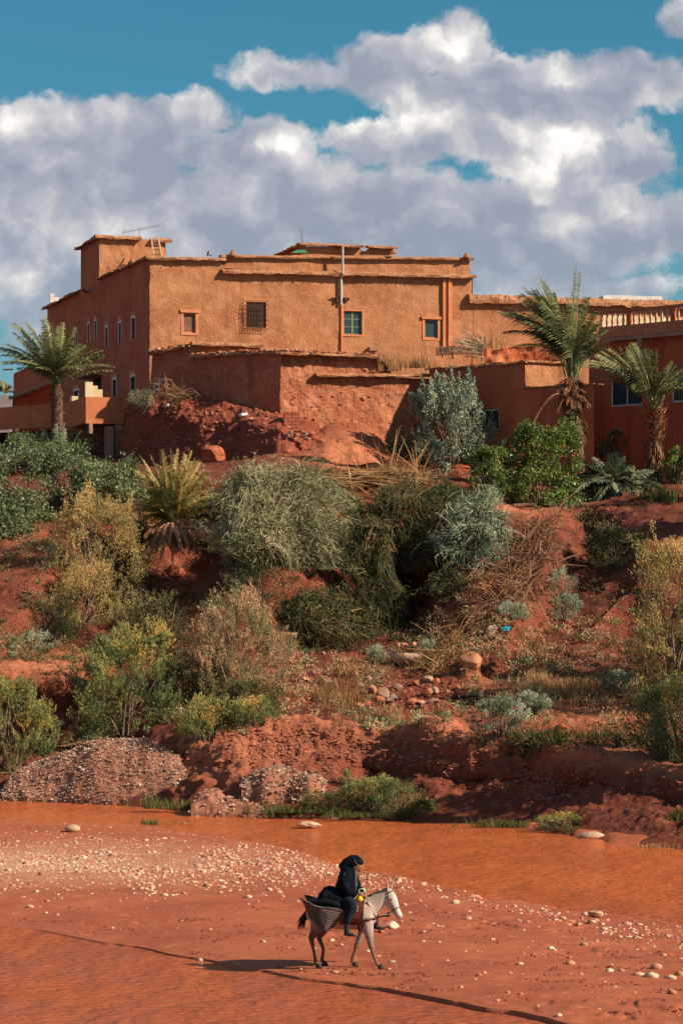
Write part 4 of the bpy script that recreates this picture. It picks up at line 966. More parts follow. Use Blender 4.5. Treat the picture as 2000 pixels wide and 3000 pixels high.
# stones on the ruined wall corner, above the weeping shrub
for k, (u, v) in enumerate([(668, 992), (680, 998), (690, 991), (700, 996), (712, 1001), (724, 1006), (676, 1006), (704, 1008), (735, 1012), (660, 1000), (694, 1003), (716, 994)]):
    low = v > 998; cn = ('grey-brown', 'orange', 'red'); cpts = [(668, 992), (680, 998), (690, 991), (700, 996), (712, 1001), (724, 1006), (676, 1006), (704, 1008), (735, 1012), (660, 1000), (694, 1003), (716, 994)]
    same = sorted([q for q in range(12) if (cpts[q][1] > 998) == low and q % 3 == k % 3], key=lambda q: cpts[q][0])
    boulder(u, v+4, 13+3*(k % 3), 10+2*(k % 2), '%s %s cobble of the %s row on the ruined corner right of the brick stub' % (ordinal(same.index(k)), cn[k % 3], 'lower' if low else 'upper'), (mr4, mr1, mr3)[k % 3], 80+k, Y=134.6-.1*(k % 2), name='cobble', cat='stone', sub=1, group='cobbles on the ruined wall corner')
# brick stub
bs = empty('brick_stub', P(672, 985, 135.6), 'stub of mud brick wall standing on the ruined corner', 'wall')
BF = Fac(652, 135.6, 8); mb = M('mud_brick', (.38, .12, .06), (.30, .085, .045), 6, bump=.5)
me_ = None; wpx_ = (BF.s(688)-BF.s(652)); 
part('core', fbox(BF, .02, wpx_-.02, BF.z(992, 670), BF.z(947, 670), -.5, -.03), mb, bs)
for r_ in range(6):
    for c_ in range(2+(r_ % 2)):
        L = wpx_/2; a = (c_-(r_ % 2)*.5)*L; a0, a1 = max(0, a+.012), min(wpx_, a+L-.012)
        if a1-a0 < .05: continue
        hz = (BF.z(945, 670)-BF.z(990, 670))/6; z_ = BF.z(990, 670)+r_*hz
        part('brick', fbox(BF, a0, a1, z_+.01, z_+hz-.01, -.3, rg.uniform(-.01, .02)), mb, bs)
# pipes and litter
thing('pipe_end', tube([P(552, 953, 136.5), P(566, 951, 137.6)], .085, 10), M_grey, 'short end of white drain pipe sticking out of the embankment', 'pipe')
thing('pipe_end', tube([P(480, 909+232, 100)]*2, .01, 3), M_grey, 'x', 'pipe') if False else None
thing('pipe_end', tube([P(378, 932, 139.8), P(392, 930, 140.6)], .08, 10), M_grey, 'short grey pipe end under the pile of dead fronds by the terrace', 'pipe')
a_, b_ = hit(1036, 1613), hit(1112, 1607)
thing('hose', tube([a_+Vector((0, 0, .12)), a_.lerp(b_, .5)+Vector((0, -.2, .2)), b_+Vector((0, 0, .15))], .055, 7), M_black, 'black hose lying on the slope below the rubble pile', 'hose')
p_ = hit(1162, 1452); v_, f_ = stone_geo(.15, 77, .8)
v_ = v_+.1*vnoise(v_*9, 3)[:, None]; thing('rag', (v_+np.array(p_)+np.array([0, -.2, .15]), f_), M('turquoise_cloth', (.01, .32, .42), (.01, .22, .34), 8), 'small turquoise rag caught in the dry twigs', 'rag')
p_ = hit(1205, 1168); thing('log', tube([p_+Vector((-.55, -.3, .12)), p_+Vector((0, -.2, .13)), p_+Vector((.5, -.3, .15))], [.09, .11, .08], 8), M_wood, 'short thick log lying on the lit path under the orange tree', 'log')

# ---------------------------------------------------------------- stones of the sand bar
rg = np.random.default_rng(21)
def bar_density(u, v):
    """how thickly the stones lie (0..1) on the bar, and their paleness"""
    c = np.interp(u, [0, 200, 400, 600, 800, 1000, 1200, 1568], [1985, 1985, 1985, 1985, 2018, 2040, 2090, 2170])
    s_ = np.interp(u, [0, 300, 700, 1000, 1568], [52, 52, 42, 16, 36])
    return math.exp(-((v-c)/s_)**2)*float(np.interp(u, [0, 300, 600, 850, 1100, 1568], [1, .85, .75, .6, .25, .22]))
cand = []
for _ in range(60000):
    u, v = rg.uniform(-60, 1630), rg.uniform(1880, 2345)
    if v < v_top(u)-2 or v > v_bot(u)-6: continue
    d = bar_density(u, v)+.006+.014*(u > 900)*(2060 < v < 2250)
    if vnoise(np.array([[u*.012, v*.045, 3.3]]), 5)[0] < .02: d *= .22
    if rg.random() > d: continue
    pd_ = math.exp(-rg.exponential(1)*.55)
    cand.append((u, v, (.017+.042*rg.random()**2.2+.06*rg.random()**9)))
    if len(cand) > 4300: break
big_ = [(1045, 2075, .13), (1075, 2112, .12), (1440, 2125, .13), (1366, 2105, .16), (1265, 2180, .10), (1310, 2215, .11), (1400, 2232, .12), (1340, 2172, .08), (1495, 2245, .15), (1505, 2225, .14), (1540, 2248, .12), (1560, 2240, .11),
        (1545, 2282, .10), (640, 2050, .12), (555, 2020, .10), (570, 2062, .11), (900, 2210, .07), (1130, 2160, .07), (1005, 2128, .06), (1190, 2116, .07), (350, 2040, .10), (390, 1998, .09), (478, 2035, .11), (60, 1985, .11), (20, 2000, .12), (250, 1960, .11),
        (310, 1975, .10), (180, 2005, .10), (95, 2010, .12), (770, 2092, .07), (762, 2162, .10), (460, 2208, .10), (605, 2195-30, .07), (800, 2120-20, .08), (930, 2010, .12), (850, 2002, .12), (1010, 2018, .12), (760, 2010, .1)]
cand = [c for c in cand]
allst = [(u, v, r) for (u, v, r) in big_]+cand
pts = []
for (u, v, r) in allst:
    p = hit(u, v, True)
    if p.z < -.02: continue
    pts.append((p.x, p.y, p.z-r*.12, r*.88))
pts = np.array(pts); scr = pts[:, 3]/pts[:, 1]; order = np.argsort(-scr)
near, rest = order[:300], order[300:]
stm = []
for k in range(14):
    me = bpy.data.meshes.new('river_stone'); v_, f_ = stone_geo(1, 700+k, .62); me.from_pydata(v_.tolist(), [], f_.tolist())
    me.polygons.foreach_set('use_smooth', np.ones(len(f_), bool))
    me.materials.append((mr5, mr2, mr5, mr2, mr1)[k % 5]); stm.append(me)
SL = 'pale weathered cobble lying on the red mud of the sandbar'
for k, i in enumerate(near):
    x, y, z, r = pts[i]; o = bpy.data.objects.new('river_stone', stm[int(rg.integers(0, 14))]); COL.objects.link(o)
    o.location = (x, y, z+r*.22); o.scale = (r*rg.uniform(.9, 1.3), r, r*rg.uniform(.8, 1.1)); o.rotation_euler = (0, 0, rg.uniform(0, 6.28))
    lab = SL
    if i < len(big_):                                          # the big ones can be pointed at
        u0_ = CX+F*x/y; side_ = 'left of the mule' if u0_ < 800 else 'right of the mule'
        grp = sorted(q for q in near if q < len(big_) and ((CX+F*pts[q][0]/pts[q][1]) < 800) == (u0_ < 800)); grp.sort(key=lambda q: pts[q][0]/pts[q][1])
        lab = 'large rounded cobble on the sandbar %s, %s from the left of those' % (side_, ordinal(min(19, grp.index(i))))
    tag(o, lab, 'stone', 'cobbles scattered on the sandbar')
C = pts[rest][:, :3]+np.array([0, 0, .005]); R = pts[rest][:, 3]
v_, f_, t_ = stones_np(C, R, 31); M_gr = leaf_mat('bar_gravel', [(0, (.34, .11, .06)), (.35, (.44, .20, .12)), (.7, (.54, .34, .23)), (1, (.66, .52, .40))], trans=0)
tag(mesh_np('gravel', v_, f_, M_gr, None, tone=t_), 'gravel and small pale pebbles spread over the sandbar', 'gravel', kind='stuff')
# very fine grit of the palest patch
n = 6500; uu_ = rg.uniform(-60, 900, n); vv_ = rg.normal(1985, 42, n); C = []; R = []
for u, v in zip(uu_, vv_):
    if v < v_top(u)+1 or rg.random() > bar_density(u, v)*.9: continue
    y = CAMZ*F/(v-HOR); x = (u-CX)/F*y; C.append((x, y, .17)); R.append(rg.uniform(.010, .024))
C = np.array(C); zz_ = bed_height(C[:, 0], C[:, 1], CX+F*C[:, 0]/C[:, 1]); C[:, 2] = zz_+.004
v_, f_, t_ = chips_np(C, R, 33); tag(mesh_np('grit', v_, f_, M_gr, None, tone=.3+.7*t_), 'fine pale grit between the cobbles of the sandbar', 'gravel', kind='stuff')
# dark wet clods of trampled mud
C = []; R = []
for _ in range(120):
    u, v = rg.uniform(0, 1568), rg.uniform(2080, 2330)
    if v > v_bot(u)-5 or v < v_top(u)+25: continue
    for k in range(rg.integers(5, 22)):
        p = hit(u+rg.normal(0, 26), v+rg.normal(0, 2.6), True)
        if p.z > .02: C.append(tuple(p)); R.append(rg.uniform(.012, .032))
v_, f_, t_ = chips_np(C, R, 37); tag(mesh_np('mud_clods', v_, f_, M('wet_clod', (.20, .05, .028), (.12, .03, .02), 9), None), 'dark wet clods of trampled mud on the sandbar', 'mud', kind='stuff')
# ---------------------------------------------------------------- vegetation
def unit(a): return a/(np.linalg.norm(a, axis=-1, keepdims=True)+1e-9)
def leaves(C, D, L, Wd, rg, tone, curl=0):
    """n diamond leaves: centres, directions, lengths, widths"""
    n = len(C); r = unit(rg.normal(size=(n, 3))); S = unit(np.cross(D, r)); L = np.broadcast_to(L, (n,))[:, None]; Wd = np.broadcast_to(Wd, (n,))[:, None]
    V = np.stack([C-D*L/2, C+S*Wd/2+D*L*.05, C+D*L/2, C-S*Wd/2+D*L*.05], 1).reshape(-1, 3)
    return V, np.arange(4*n).reshape(n, 4), np.repeat(tone, 4)
def ribbons(Pts, Wd, side, tone):
    """Pts (n,k,3) centre lines; widths (n,k) or (k,)"""
    n, k, _ = Pts.shape; Wd = np.broadcast_to(Wd, (n, k))[..., None]; side = side[:, None, :] if side.ndim == 2 else side
    V = np.stack([Pts-side*Wd/2, Pts+side*Wd/2], 2).reshape(-1, 3)
    b = np.arange(n)[:, None]*(2*k)+np.arange(k-1)[None]*2
    Fq = np.stack([b, b+1, b+3, b+2], -1).reshape(-1, 4)
    return V, Fq, np.repeat(np.broadcast_to(tone.reshape(n, -1), (n, k)).ravel() if tone.ndim == 2 else np.repeat(tone, k), 2)
def cat3(L):
    V = []; Fc = []; T = []; n = 0
    for v, f, t in L: V.append(v); Fc.append(f+n); T.append(t); n += len(v)
    return np.concatenate(V), np.concatenate(Fc), np.concatenate(T)
def dome_pts(n, w, d, h, rg, lo=.35, pw=.45, base=.12):
    """points in a lumpy dome volume, more of them near its skin; w,d half widths"""
    th = rg.uniform(0, 2*np.pi, n); z = rg.random(n)**.85; r = lo+(1-lo)*rg.random(n)**pw
    sxy = np.sqrt(np.maximum(.02, 1-((z-.42)/.60)**2))*r
    p = np.stack([np.cos(th)*sxy*w, np.sin(th)*sxy*d, (.02+.98*z)*h], 1)
    kc = max(6, n//9); cc = p[rg.integers(0, n, kc)]; pick = rg.integers(0, kc, n); mixk = (rg.random(n) < .62)[:, None]
    p = np.where(mixk, cc[pick]+rg.normal(0, .10, (n, 3))*np.array([w, d, h*.6]), p); p[:, 2] = np.clip(p[:, 2], 0, None)
    lump = 1+.34*vnoise(unit(p+1e-3)*2.6+w*7, 9)
    p[:, :2] *= lump[:, None]; p[:, 2] *= (1+.12*vnoise(p*1.1+h*5, 12)); return p
def stems_geo(base, tips, rg, r0, nmax=26, forks=True):
    G = []
    idx = rg.permutation(len(tips))[:nmax]
    for i in idx:
        t = np.array(tips[i]); b = np.array(base)+np.append(rg.normal(0, r0*2.5, 2), 0)
        m = b+(t-b)*.5+np.array([rg.normal(0, .12), rg.normal(0, .12), .12])*np.linalg.norm(t-b)*.5
        G.append(tube([b-np.array([0, 0, .1]), b+(m-b)*.5, m, m+(t-m)*.6, t], [r0, r0*.75, r0*.5, r0*.33, r0*.14], 4, False))
    return join(G)
LM = {
 'olive': leaf_mat('olive_leaf', [(0, (0.095, 0.121, 0.074)), (0.4, (0.23, 0.27, 0.169)), (0.8, (0.446, 0.486, 0.338)), (1, (0.675, 0.689, 0.527))], .15, .04),
 'orange': leaf_mat('citrus_leaf', [(0, (.060, .095, .025)), (.5, (.155, .215, .045)), (.9, (.29, .34, .08)), (1, (.40, .40, .12))], .3, .03),
 'green': leaf_mat('shrub_leaf', [(0, (.070, .085, .035)), (.5, (.19, .225, .10)), (.85, (.36, .39, .19)), (1, (.54, .54, .31))], .3, .02),
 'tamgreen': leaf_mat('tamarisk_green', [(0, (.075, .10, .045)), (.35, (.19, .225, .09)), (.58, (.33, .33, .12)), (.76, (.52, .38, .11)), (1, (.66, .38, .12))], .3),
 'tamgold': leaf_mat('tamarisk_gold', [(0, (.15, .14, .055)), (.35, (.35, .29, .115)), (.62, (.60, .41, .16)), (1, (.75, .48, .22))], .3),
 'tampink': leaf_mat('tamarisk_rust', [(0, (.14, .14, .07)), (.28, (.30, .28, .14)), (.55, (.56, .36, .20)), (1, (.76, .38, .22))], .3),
 'weep': leaf_mat('wiry_green', [(0, (.09, .095, .045)), (.35, (.22, .215, .11)), (.7, (.42, .38, .21)), (1, (.64, .54, .36))], .2),
 'dark': leaf_mat('dark_shrub', [(0, (0.033, 0.042, 0.021)), (0.5, (0.098, 0.098, 0.045)), (0.85, (0.21, 0.173, 0.075)), (1, (0.39, 0.24, 0.12))], .15),
 'silver': leaf_mat('silver_herb', [(0, (.10, .115, .07)), (.45, (.27, .30, .19)), (1, (.52, .54, .38))], .15),
 'straw': leaf_mat('dry_grass', [(0, (.16, .065, .03)), (.4, (.36, .19, .085)), (.8, (.54, .32, .15)), (1, (.68, .45, .25))], .25),
 'reed': leaf_mat('river_grass', [(0, (.045, .060, .022)), (.5, (.12, .14, .045)), (.85, (.23, .23, .085)), (1, (.40, .33, .15))], .3),
 'palm': leaf_mat('palm_leaflet', [(0, (.055, .072, .028)), (.5, (.145, .16, .062)), (.8, (.25, .25, .10)), (1, (.36, .33, .15))], .2, .015),
 'palmgold': leaf_mat('golden_palm_leaflet', [(0, (.10, .13, .04)), (.35, (.22, .22, .065)), (.7, (.42, .32, .10)), (1, (.56, .36, .15))], .25, .03),
 'palmdark': leaf_mat('shaded_palm_leaflet', [(0, (0.039, 0.058, 0.036)), (0.6, (0.098, 0.124, 0.072)), (1, (0.26, 0.26, 0.143))], .15, .03),
 'deadpalm': leaf_mat('dead_palm_leaflet', [(0, (0.12, 0.05, 0.026)), (0.5, (0.25, 0.12, 0.065)), (1, (0.44, 0.25, 0.145))], .1),
}
M_bark = M('shrub_bark', (.17, .11, .08), (.11, .065, .045), 9, bump=.3); M_pale = M('pale_twig', (.24, .16, .11), (.14, .085, .06), 9)
M_fruit = M('orange_fruit', (.75, .14, .03), rough=.5)
def bush(style, u, v, wpx, hpx, label, cat, mat, seed, n=7000, name='shrub', Y=None, dz=0, lo=.35, size=1, group=None, tips=None, depth=.8, K=None, lean=0):
    """style: leafy / plume / weep; (u, v) where it stands, size in pixels of the frame"""
    rg = np.random.default_rng(seed); p = hit(u, v) if Y is None else P(u, v, Y)
    k = pxm(p.y); w_, h_ = wpx*k/2*1.08, hpx*k*1.02; o = empty(name, p, label, cat, group); b = np.array(p)+np.array([0, w_*depth*.25, dz])
    n = int(n*1.12); ns_ = rg.integers(1, 90)
    def ragged(C):                                # push the outline in and out
        q = C/max(w_, .8)*1.5+ns_
        C[..., :] = C+np.stack([vnoise(q.reshape(-1, 3), 1), vnoise(q.reshape(-1, 3)+7, 2), vnoise(q.reshape(-1, 3)+13, 3)], -1).reshape(C.shape)*np.array([.24*w_, .24*w_, .13*h_])*(1.5 if style == 'weep' else 1); C[..., 2] = np.maximum(C[..., 2], .02)+np.minimum(C[..., 1], 0)*((.5 if style != 'weep' else .28) if 98 < p.y < 118 else 0); return C
    if style == 'leafy':
        K = K or 130; c = dome_pts(K, w_*.88, w_*depth, h_*.92, rg, lo)
        rc = min(w_, h_)*.24; per = n//K; q = unit(rg.normal(size=(K, per, 3)))*rg.random((K, per, 1))**.4*rc*rg.uniform(.6, 1.25, (K, 1, 1)); q[..., 2] *= .85
        C = (c[:, None]+q).reshape(-1, 3); up = unit(C-np.array([0, 0, h_*.35])+rg.normal(0, .35*w_, C.shape)); up[:, 2] += .35; D = unit(.35*unit(up)+rg.normal(0, .6, up.shape))
        tone = np.clip(.42+np.repeat(rg.normal(0, .14, K), per)+rg.normal(0, .17, len(C)), 0, 1)
        C = ragged(C); V, Fq, T = leaves(C+b, D, rg.uniform(.10, .19, len(C))*size, rg.uniform(.055, .095, len(C))*size, rg, tone)
        tipz = c
    elif style == 'spire':                        # upright leafy wands (olive)
        K = K or 90; c = dome_pts(K, w_*.85, w_*depth, h_*.8, rg, lo, base=.05); per = n//K
        d0 = unit(c*np.array([1.0, 1.0, .3])+np.array([0, 0, h_*.75])); L = h_*rg.uniform(.13, .26, K)
        tt = rg.random((K, per)); C = c[:, None]+d0[:, None]*(tt*L[:, None])[..., None]+rg.normal(0, .11, (K, per, 3))*(1.15-tt)[..., None]*1.4
        C = C.reshape(-1, 3); D = unit(np.repeat(d0, per, 0)*1.1+rg.normal(0, .55, C.shape))
        tone = np.clip(.42+np.repeat(rg.normal(0, .12, K), per)+rg.normal(0, .2, len(C)), 0, 1)
        V, Fq, T = leaves(C+b, D, rg.uniform(.09, .16, len(C))*size, rg.uniform(.04, .06, len(C))*size, rg, tone); tipz = c
    elif style == 'plume':                        # feathery tamarisk sprays
        K = int((K or 240)*1.6); c = dome_pts(K, w_*.82, w_*depth, h_*.80, rg, lo, base=.04); per = n//K
        d0 = unit(c*np.array([1.2, 1.0, .25])+np.array([lean*w_, 0, h_*.62])+rg.normal(0, .18*h_, c.shape)); L = rg.uniform(.32, .74, K)*size*min(1.0, h_/2.2)
        tt = rg.random((K, per))**.8; sp = (.185*size*(.35+.65*np.sin(np.pi*np.clip(tt*.85+.12, 0, 1))))[..., None]
        C = (c[:, None]+d0[:, None]*(tt*L[:, None])[..., None]+rg.normal(0, .42, (K, per, 3))*sp).reshape(-1, 3)
        D = unit(np.repeat(d0, per, 0)*1.5+rg.normal(0, .55, C.shape)+np.array([0, 0, .25]))
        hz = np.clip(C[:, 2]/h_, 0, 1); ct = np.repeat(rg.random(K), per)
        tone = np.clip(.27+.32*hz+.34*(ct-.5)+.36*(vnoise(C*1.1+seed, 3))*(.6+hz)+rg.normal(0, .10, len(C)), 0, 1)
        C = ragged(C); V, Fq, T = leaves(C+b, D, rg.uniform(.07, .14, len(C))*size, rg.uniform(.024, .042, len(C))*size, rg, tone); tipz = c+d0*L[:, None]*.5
    else:                                         # weep: arching wiry strands from clumps
        n_ = int(n/5.4); c = dome_pts(n_, w_*.85, w_*depth, h_*.88, rg, lo, .35)
        d0 = unit(c*np.array([1, 1, .25])+rg.normal(0, .55*w_, c.shape)); L = rg.uniform(.28, .78, n_)*size*np.where(rg.random(n_) < .12, 1.8, 1)
        s_ = np.linspace(0, 1, 7)[None, :, None]; rise = rg.uniform(.05, .95, (n_, 1, 1))
        side_ = unit(rg.normal(size=(n_, 3)))
        Pts = c[:, None]+d0[:, None]*(s_*.7)*L[:, None, None]+np.array([0, 0, 1.])*(rise*s_-(.15+rise)*s_**2)*L[:, None, None]+.17*L[:, None, None]*side_[:, None]*np.sin(s_*rg.uniform(3, 9, (n_, 1, 1)))
        Pts = ragged(Pts)+b; tn = np.clip(.36+rg.normal(0, .24, n_)[:, None]+.30*vnoise(c*.8, 4)[:, None]+.12*np.linspace(0, 1, 7)[None], 0, 1)
        sd = unit(np.cross(np.gradient(Pts, axis=1), rg.normal(size=(n_, 1, 3))))
        A = ribbons(Pts, np.array([.020, .024, .024, .022, .020, .018, .010])*size, sd, tn)
        q = rg.integers(0, n_, n_*4); f_ = rg.random((n_*4, 1)); j = rg.integers(1, 6, n_*4)
        C = Pts[q, j]*(1-f_)+Pts[q, j+1]*f_; D = unit(rg.normal(size=C.shape)+np.array([0, 0, .3]))
        B = leaves(C+D*.04, D, rg.uniform(.07, .13, len(C))*size, .036*size, rg, np.clip(tn[q, 3]+rg.normal(0, .12, len(C)), 0, 1))
        V, Fq, T = cat3([A, B]); tipz = c[:60]
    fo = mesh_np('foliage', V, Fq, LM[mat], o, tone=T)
    part('branches', stems_geo(np.array(p)+np.array([0, 0, dz-.15]), tipz[:40]+b, rg, .022+.006*h_, 20), M_pale if style == 'plume' else M_bark, o)
    return o, b, w_, h_
def tuft(u, v, wpx, hpx, n, mat, seed, label, cat='grass', spread=1, dryness=0, bed=False, name='grass_tuft', kind='stuff', Y=None, bend=.5, group=None, wid=.022, hitf=None):
    """blades of grass or reeds over a patch, rooted on the ground"""
    rg = np.random.default_rng(seed); B = []; 
    for _ in range(n//6):
        uu_, vv_ = u+rg.normal(0, wpx*.28), v+rg.normal(0, hpx*.12*spread)
        q = (hitf or hit)(uu_, vv_, bed) if hitf is None else hitf(uu_, vv_)
        if Y is not None: q = P(uu_, v, Y+rg.normal(0, .3))
        B.append(tuple(q))
    B = np.array(B); B = B[vnoise(B*np.array([1.1, 1.6, 0])+seed, 4)+rg.normal(0, .25, len(B)) > -.28]; B = np.repeat(B, 6, 0); n = len(B); B = B+rg.normal(0, .06, (n, 3))*np.array([1, 1, 0]); k = pxm(np.median(B[:, 1]))
    H_ = hpx*k*rg.uniform(.3, 1.05, n)*(.75+.75*np.clip(vnoise(B*np.array([.9, .9, 0])+seed+5, 4), -.5, 1)); a = rg.uniform(0, 6.28, n); out_ = np.stack([np.cos(a), np.sin(a), 0*a], 1)*(rg.uniform(.05, bend, n)*H_)[:, None]
    s_ = np.linspace(0, 1, 4)[None, :, None]
    Pts = B[:, None]+np.array([0, 0, 1.])*(H_[:, None, None]*(s_-.28*s_**2))+out_[:, None]*s_**1.8
    tn = np.clip(.45+dryness+rg.normal(0, .2, n), 0, 1)
    V, Fq, T = ribbons(Pts, np.array([1, .9, .6, .1])*wid, unit(np.cross(out_, [0, 0, 1.])+rg.normal(0, .3, (n, 3))), tn)
    o = mesh_np(name, V, Fq, LM[mat], None, tone=T); return tag(o, label, cat, group, kind)

# ---- palms
def frond(base, tip, parent, mat, rg, arch=.25, width=.5, wind=(-.25, 0, 0), nl=60, droop=.25, tone=.45, r0=.035, bare=.18, lw=.060, ck=.45, name='frond'):
    base, tip = np.array(base, float), np.array(tip, float); ch = tip-base; L = np.linalg.norm(ch)
    ctrl = base+ch*ck+np.array([0, 0, 1.])*arch*L; s_ = np.linspace(0, 1, 15)[:, None]
    R = base*(1-s_)**2+2*ctrl*s_*(1-s_)+tip*s_**2
    g = tube(R, np.linspace(r0, .008, 15), 4, False)
    tl = np.linspace(bare, .995, nl); C = np.stack([np.interp(tl, s_[:, 0], R[:, i]) for i in range(3)], 1)
    T = unit(np.gradient(R, axis=0)); Tc = unit(np.stack([np.interp(tl, s_[:, 0], T[:, i]) for i in range(3)], 1))
    ref = np.array([0, 0, 1.])+.4*rg.normal(size=3); side = unit(np.cross(Tc, ref)); upv = unit(np.cross(side, Tc))
    Vs = []
    for sg in (-1, 1):
        ll = width*(.35+.65*np.sin(np.pi*np.clip(tl*.80+.17, 0, 1)))*rg.uniform(.8, 1.15, nl)
        d = unit(side*sg*.8+Tc*.75+upv*.30+rg.normal(0, .12, (nl, 3))+np.array(wind))
        q = np.linspace(0, 1, 4)[None, :, None]
        Pt = C[:, None]+d[:, None]*q*ll[:, None, None]+np.array([0, 0, -1.])*(droop*ll[:, None, None]*q**2)+np.array(wind)*(ll[:, None, None]*q**2*.6)
        tn = np.clip(tone+rg.normal(0, .20, nl)[:, None]+.12*(sg > 0)+0*q[:, :, 0], 0, 1)
        Vs.append(ribbons(Pt, np.array([.7, 1, .75, .08])*lw, unit(np.cross(d, upv)+.35*upv), tn))
    V, Fq, Tn = cat3(Vs); n = len(g[0])
    o = mesh_np(name, np.concatenate([V, g[0]]), [np.concatenate([Fq, g[1][0]+len(V)])], LM[mat], parent, tone=np.concatenate([Tn, np.full(n, min(1, tone+.4))]))
    return o
def trunk_geo(b, t, r0, r1, rg, n=26):
    """palm trunk ringed with cut leaf bases"""
    b, t = np.array(b, float), np.array(t, float); s_ = np.linspace(0, 1, n)[:, None]; C = b+(t-b)*s_; r = r0+(r1-r0)*s_[:, 0]
    return tube(C, r*(1+.06*rg.normal(size=n)), 10)
def stubs(parent, b, t, r0, r1, n, L, mat, rg, name='leaf_base', droop=.2, tone=True, wid=.07):
    b, t = np.array(b, float), np.array(t, float); ax = unit(t-b); a = rg.uniform(0, 6.28, n); s_ = rg.random(n); r = r0+(r1-r0)*s_
    rad = np.stack([np.cos(a), np.sin(a), 0*a], 1); C = b+(t-b)*s_[:, None]+rad*r[:, None]*.9
    D = unit(rad*.75+np.array([0, 0, .8-droop*2])+rg.normal(0, .18, (n, 3))); LL = L*rg.uniform(.5, 1.3, n)
    q = np.linspace(0, 1, 3)[None, :, None]; Pt = C[:, None]+D[:, None]*q*LL[:, None, None]+np.array([0, 0, -1.])*droop*q**2*LL[:, None, None]
    V, Fq, T = ribbons(Pt, np.array([1, .75, .12])*wid, unit(np.cross(rad, [0, 0, 1.])+rg.normal(0, .2, (n, 3))), rg.random(n))
    o = mesh_np(name, V, Fq, mat, parent, tone=T); o['kind'] = 'stuff'; return o
M_trunk = M('palm_trunk', (.15, .08, .05), (.085, .045, .03), 8, bump=.8, bscale=12); M_stub = leaf_mat('leaf_base_stub', [(0, (.08, .04, .022)), (.5, (.20, .10, .055)), (1, (.34, .20, .12))], 0)
M_stubo = leaf_mat('orange_leaf_base', [(0, (.20, .07, .025)), (.5, (.40, .15, .06)), (1, (.58, .27, .13))], 0)
def palm(label, u, vc, vb, Yp, r, tips, mat, seed, name='palm_tree', rnd=0, Lr=3, arch=.25, width=.55, wind=(-.2, 0, 0), tone=.45, stubmat=None, trunk=True, basev=None, ub=None, nl=46, group=None, dup=0, droop=.25, ck=.45, lw=.06, ba=0, bare=.18):
    rg = np.random.default_rng(seed); b = P(ub or u, vb, Yp); t = P(u, vc, Yp)
    if trunk: gz = ground_z(b.x, b.y); b.z = min(b.z, gz)-.3
    o = empty(name, b, label, 'palm', group)
    if trunk:
        part('trunk', trunk_geo(b, t, r, r*.92, rg), M_trunk, o, smooth=True)
        stubs(o, b+(t-b)*.08, t, r, r*1.05, 420, .22, stubmat or M_stub, rg)
    tips = list(tips)+[(a_+rg.normal(0, 13), b_+rg.normal(0, 12), c_+rg.normal(0, .6), d_+rg.normal(0, .04)) for (a_, b_, c_, d_) in tips for _ in range(dup)]
    for (tu, tv, dy, ar) in tips:
        tp = P(tu, tv, Yp+dy); frond(t+Vector((rg.normal(0, r*.4), rg.normal(0, r*.4), rg.uniform(-.15, .2))), tp, o, mat, rg, ar+ba, width*rg.uniform(.85, 1.1), wind, nl, droop, np.clip(tone+rg.normal(0, .10), 0, 1), ck=ck, lw=lw, bare=bare)
    for k in range(rnd):
        a = rg.uniform(0, 6.28); e = rg.uniform(.15, 1.25); L = Lr*rg.uniform(.75, 1.05)
        tp = np.array(t)+L*np.array([math.cos(a)*math.cos(e), math.sin(a)*math.cos(e), math.sin(e)-.25*math.cos(e)])
        frond(t, tp, o, mat, rg, arch, width, wind, nl, tone=np.clip(tone+rg.normal(0, .1), 0, 1))
    return o, t, b, rg
# left palm
LP = [(3, 800, .6, .16), (5, 832, -.6, .22), (30, 762, .9, .14), (62, 742, .2, .10), (98, 736, -.4, .06), (118, 742, 1.2, .04), (146, 742, 0, .04), (170, 752, -.8, .05), (183, 790, .8, .10),
      (225, 800, -.6, .16), (238, 815, .7, .18), (262, 842, -.3, .22), (250, 838, .9, .2), (40, 845, 1.2, .22), (60, 800, -1.5, .2), (90, 770, -1.8, .15), (175, 815, -1.6, .2), (150, 780, -1.8, .1), (45, 780, 1.6, .15), (205, 825, 1.5, .2),
      (80, 845, -2.2, .25), (190, 850, -2, .22), (110, 790, -2.2, .2), (135, 750, 1.6, .05), (20, 815, 1.6, .2)]
palm('tall date palm with bushy green crown, standing before the terrace at left', 131, 882, 1010, 138.5, .33, LP, 'palm', 1, wind=(-.18, -.05, 0), tone=.55, nl=46, dup=1, droop=.45, ck=.38, ba=.07, lw=.046)
# two palms on the right, blown to the left
RP = [(1150, 716, .5, .30), (1165, 706, 1.2, .26), (1190, 690, -.5, .22), (1205, 660, .3, .16), (1222, 668, -1, .16), (1240, 640, .6, .10), (1258, 655, -.8, .12), (1275, 680, 1.4, .10), (1334, 628, 0, -.04), (1350, 700, 1, .02), (1378, 715, -.6, .05),
      (1385, 735, .8, .08), (1380, 770, -.9, .12), (1392, 800, .4, .2), (1160, 762, 1.2, .32), (1172, 800, -.8, .30), (1195, 742, -1.5, .28), (1215, 720, -1.9, .24), (1290, 705, -2, .1), (1225, 700, 1.8, .24), (1370, 745, -1.8, .1),
      (1245, 690, -1.2, .2), (1310, 700, .9, .03), (1400, 785, -.5, .15)]
o, t, b, rg_ = palm('tall windswept date palm with shaggy dead skirt, before the low red house', 1316, 868, 1125, 127.5, .38, RP, 'palm', 2, wind=(-.38, 0, .03), tone=.38, width=.70, ub=1328, nl=52, dup=1, droop=.5, ck=.20, ba=.20, lw=.046, bare=.26)
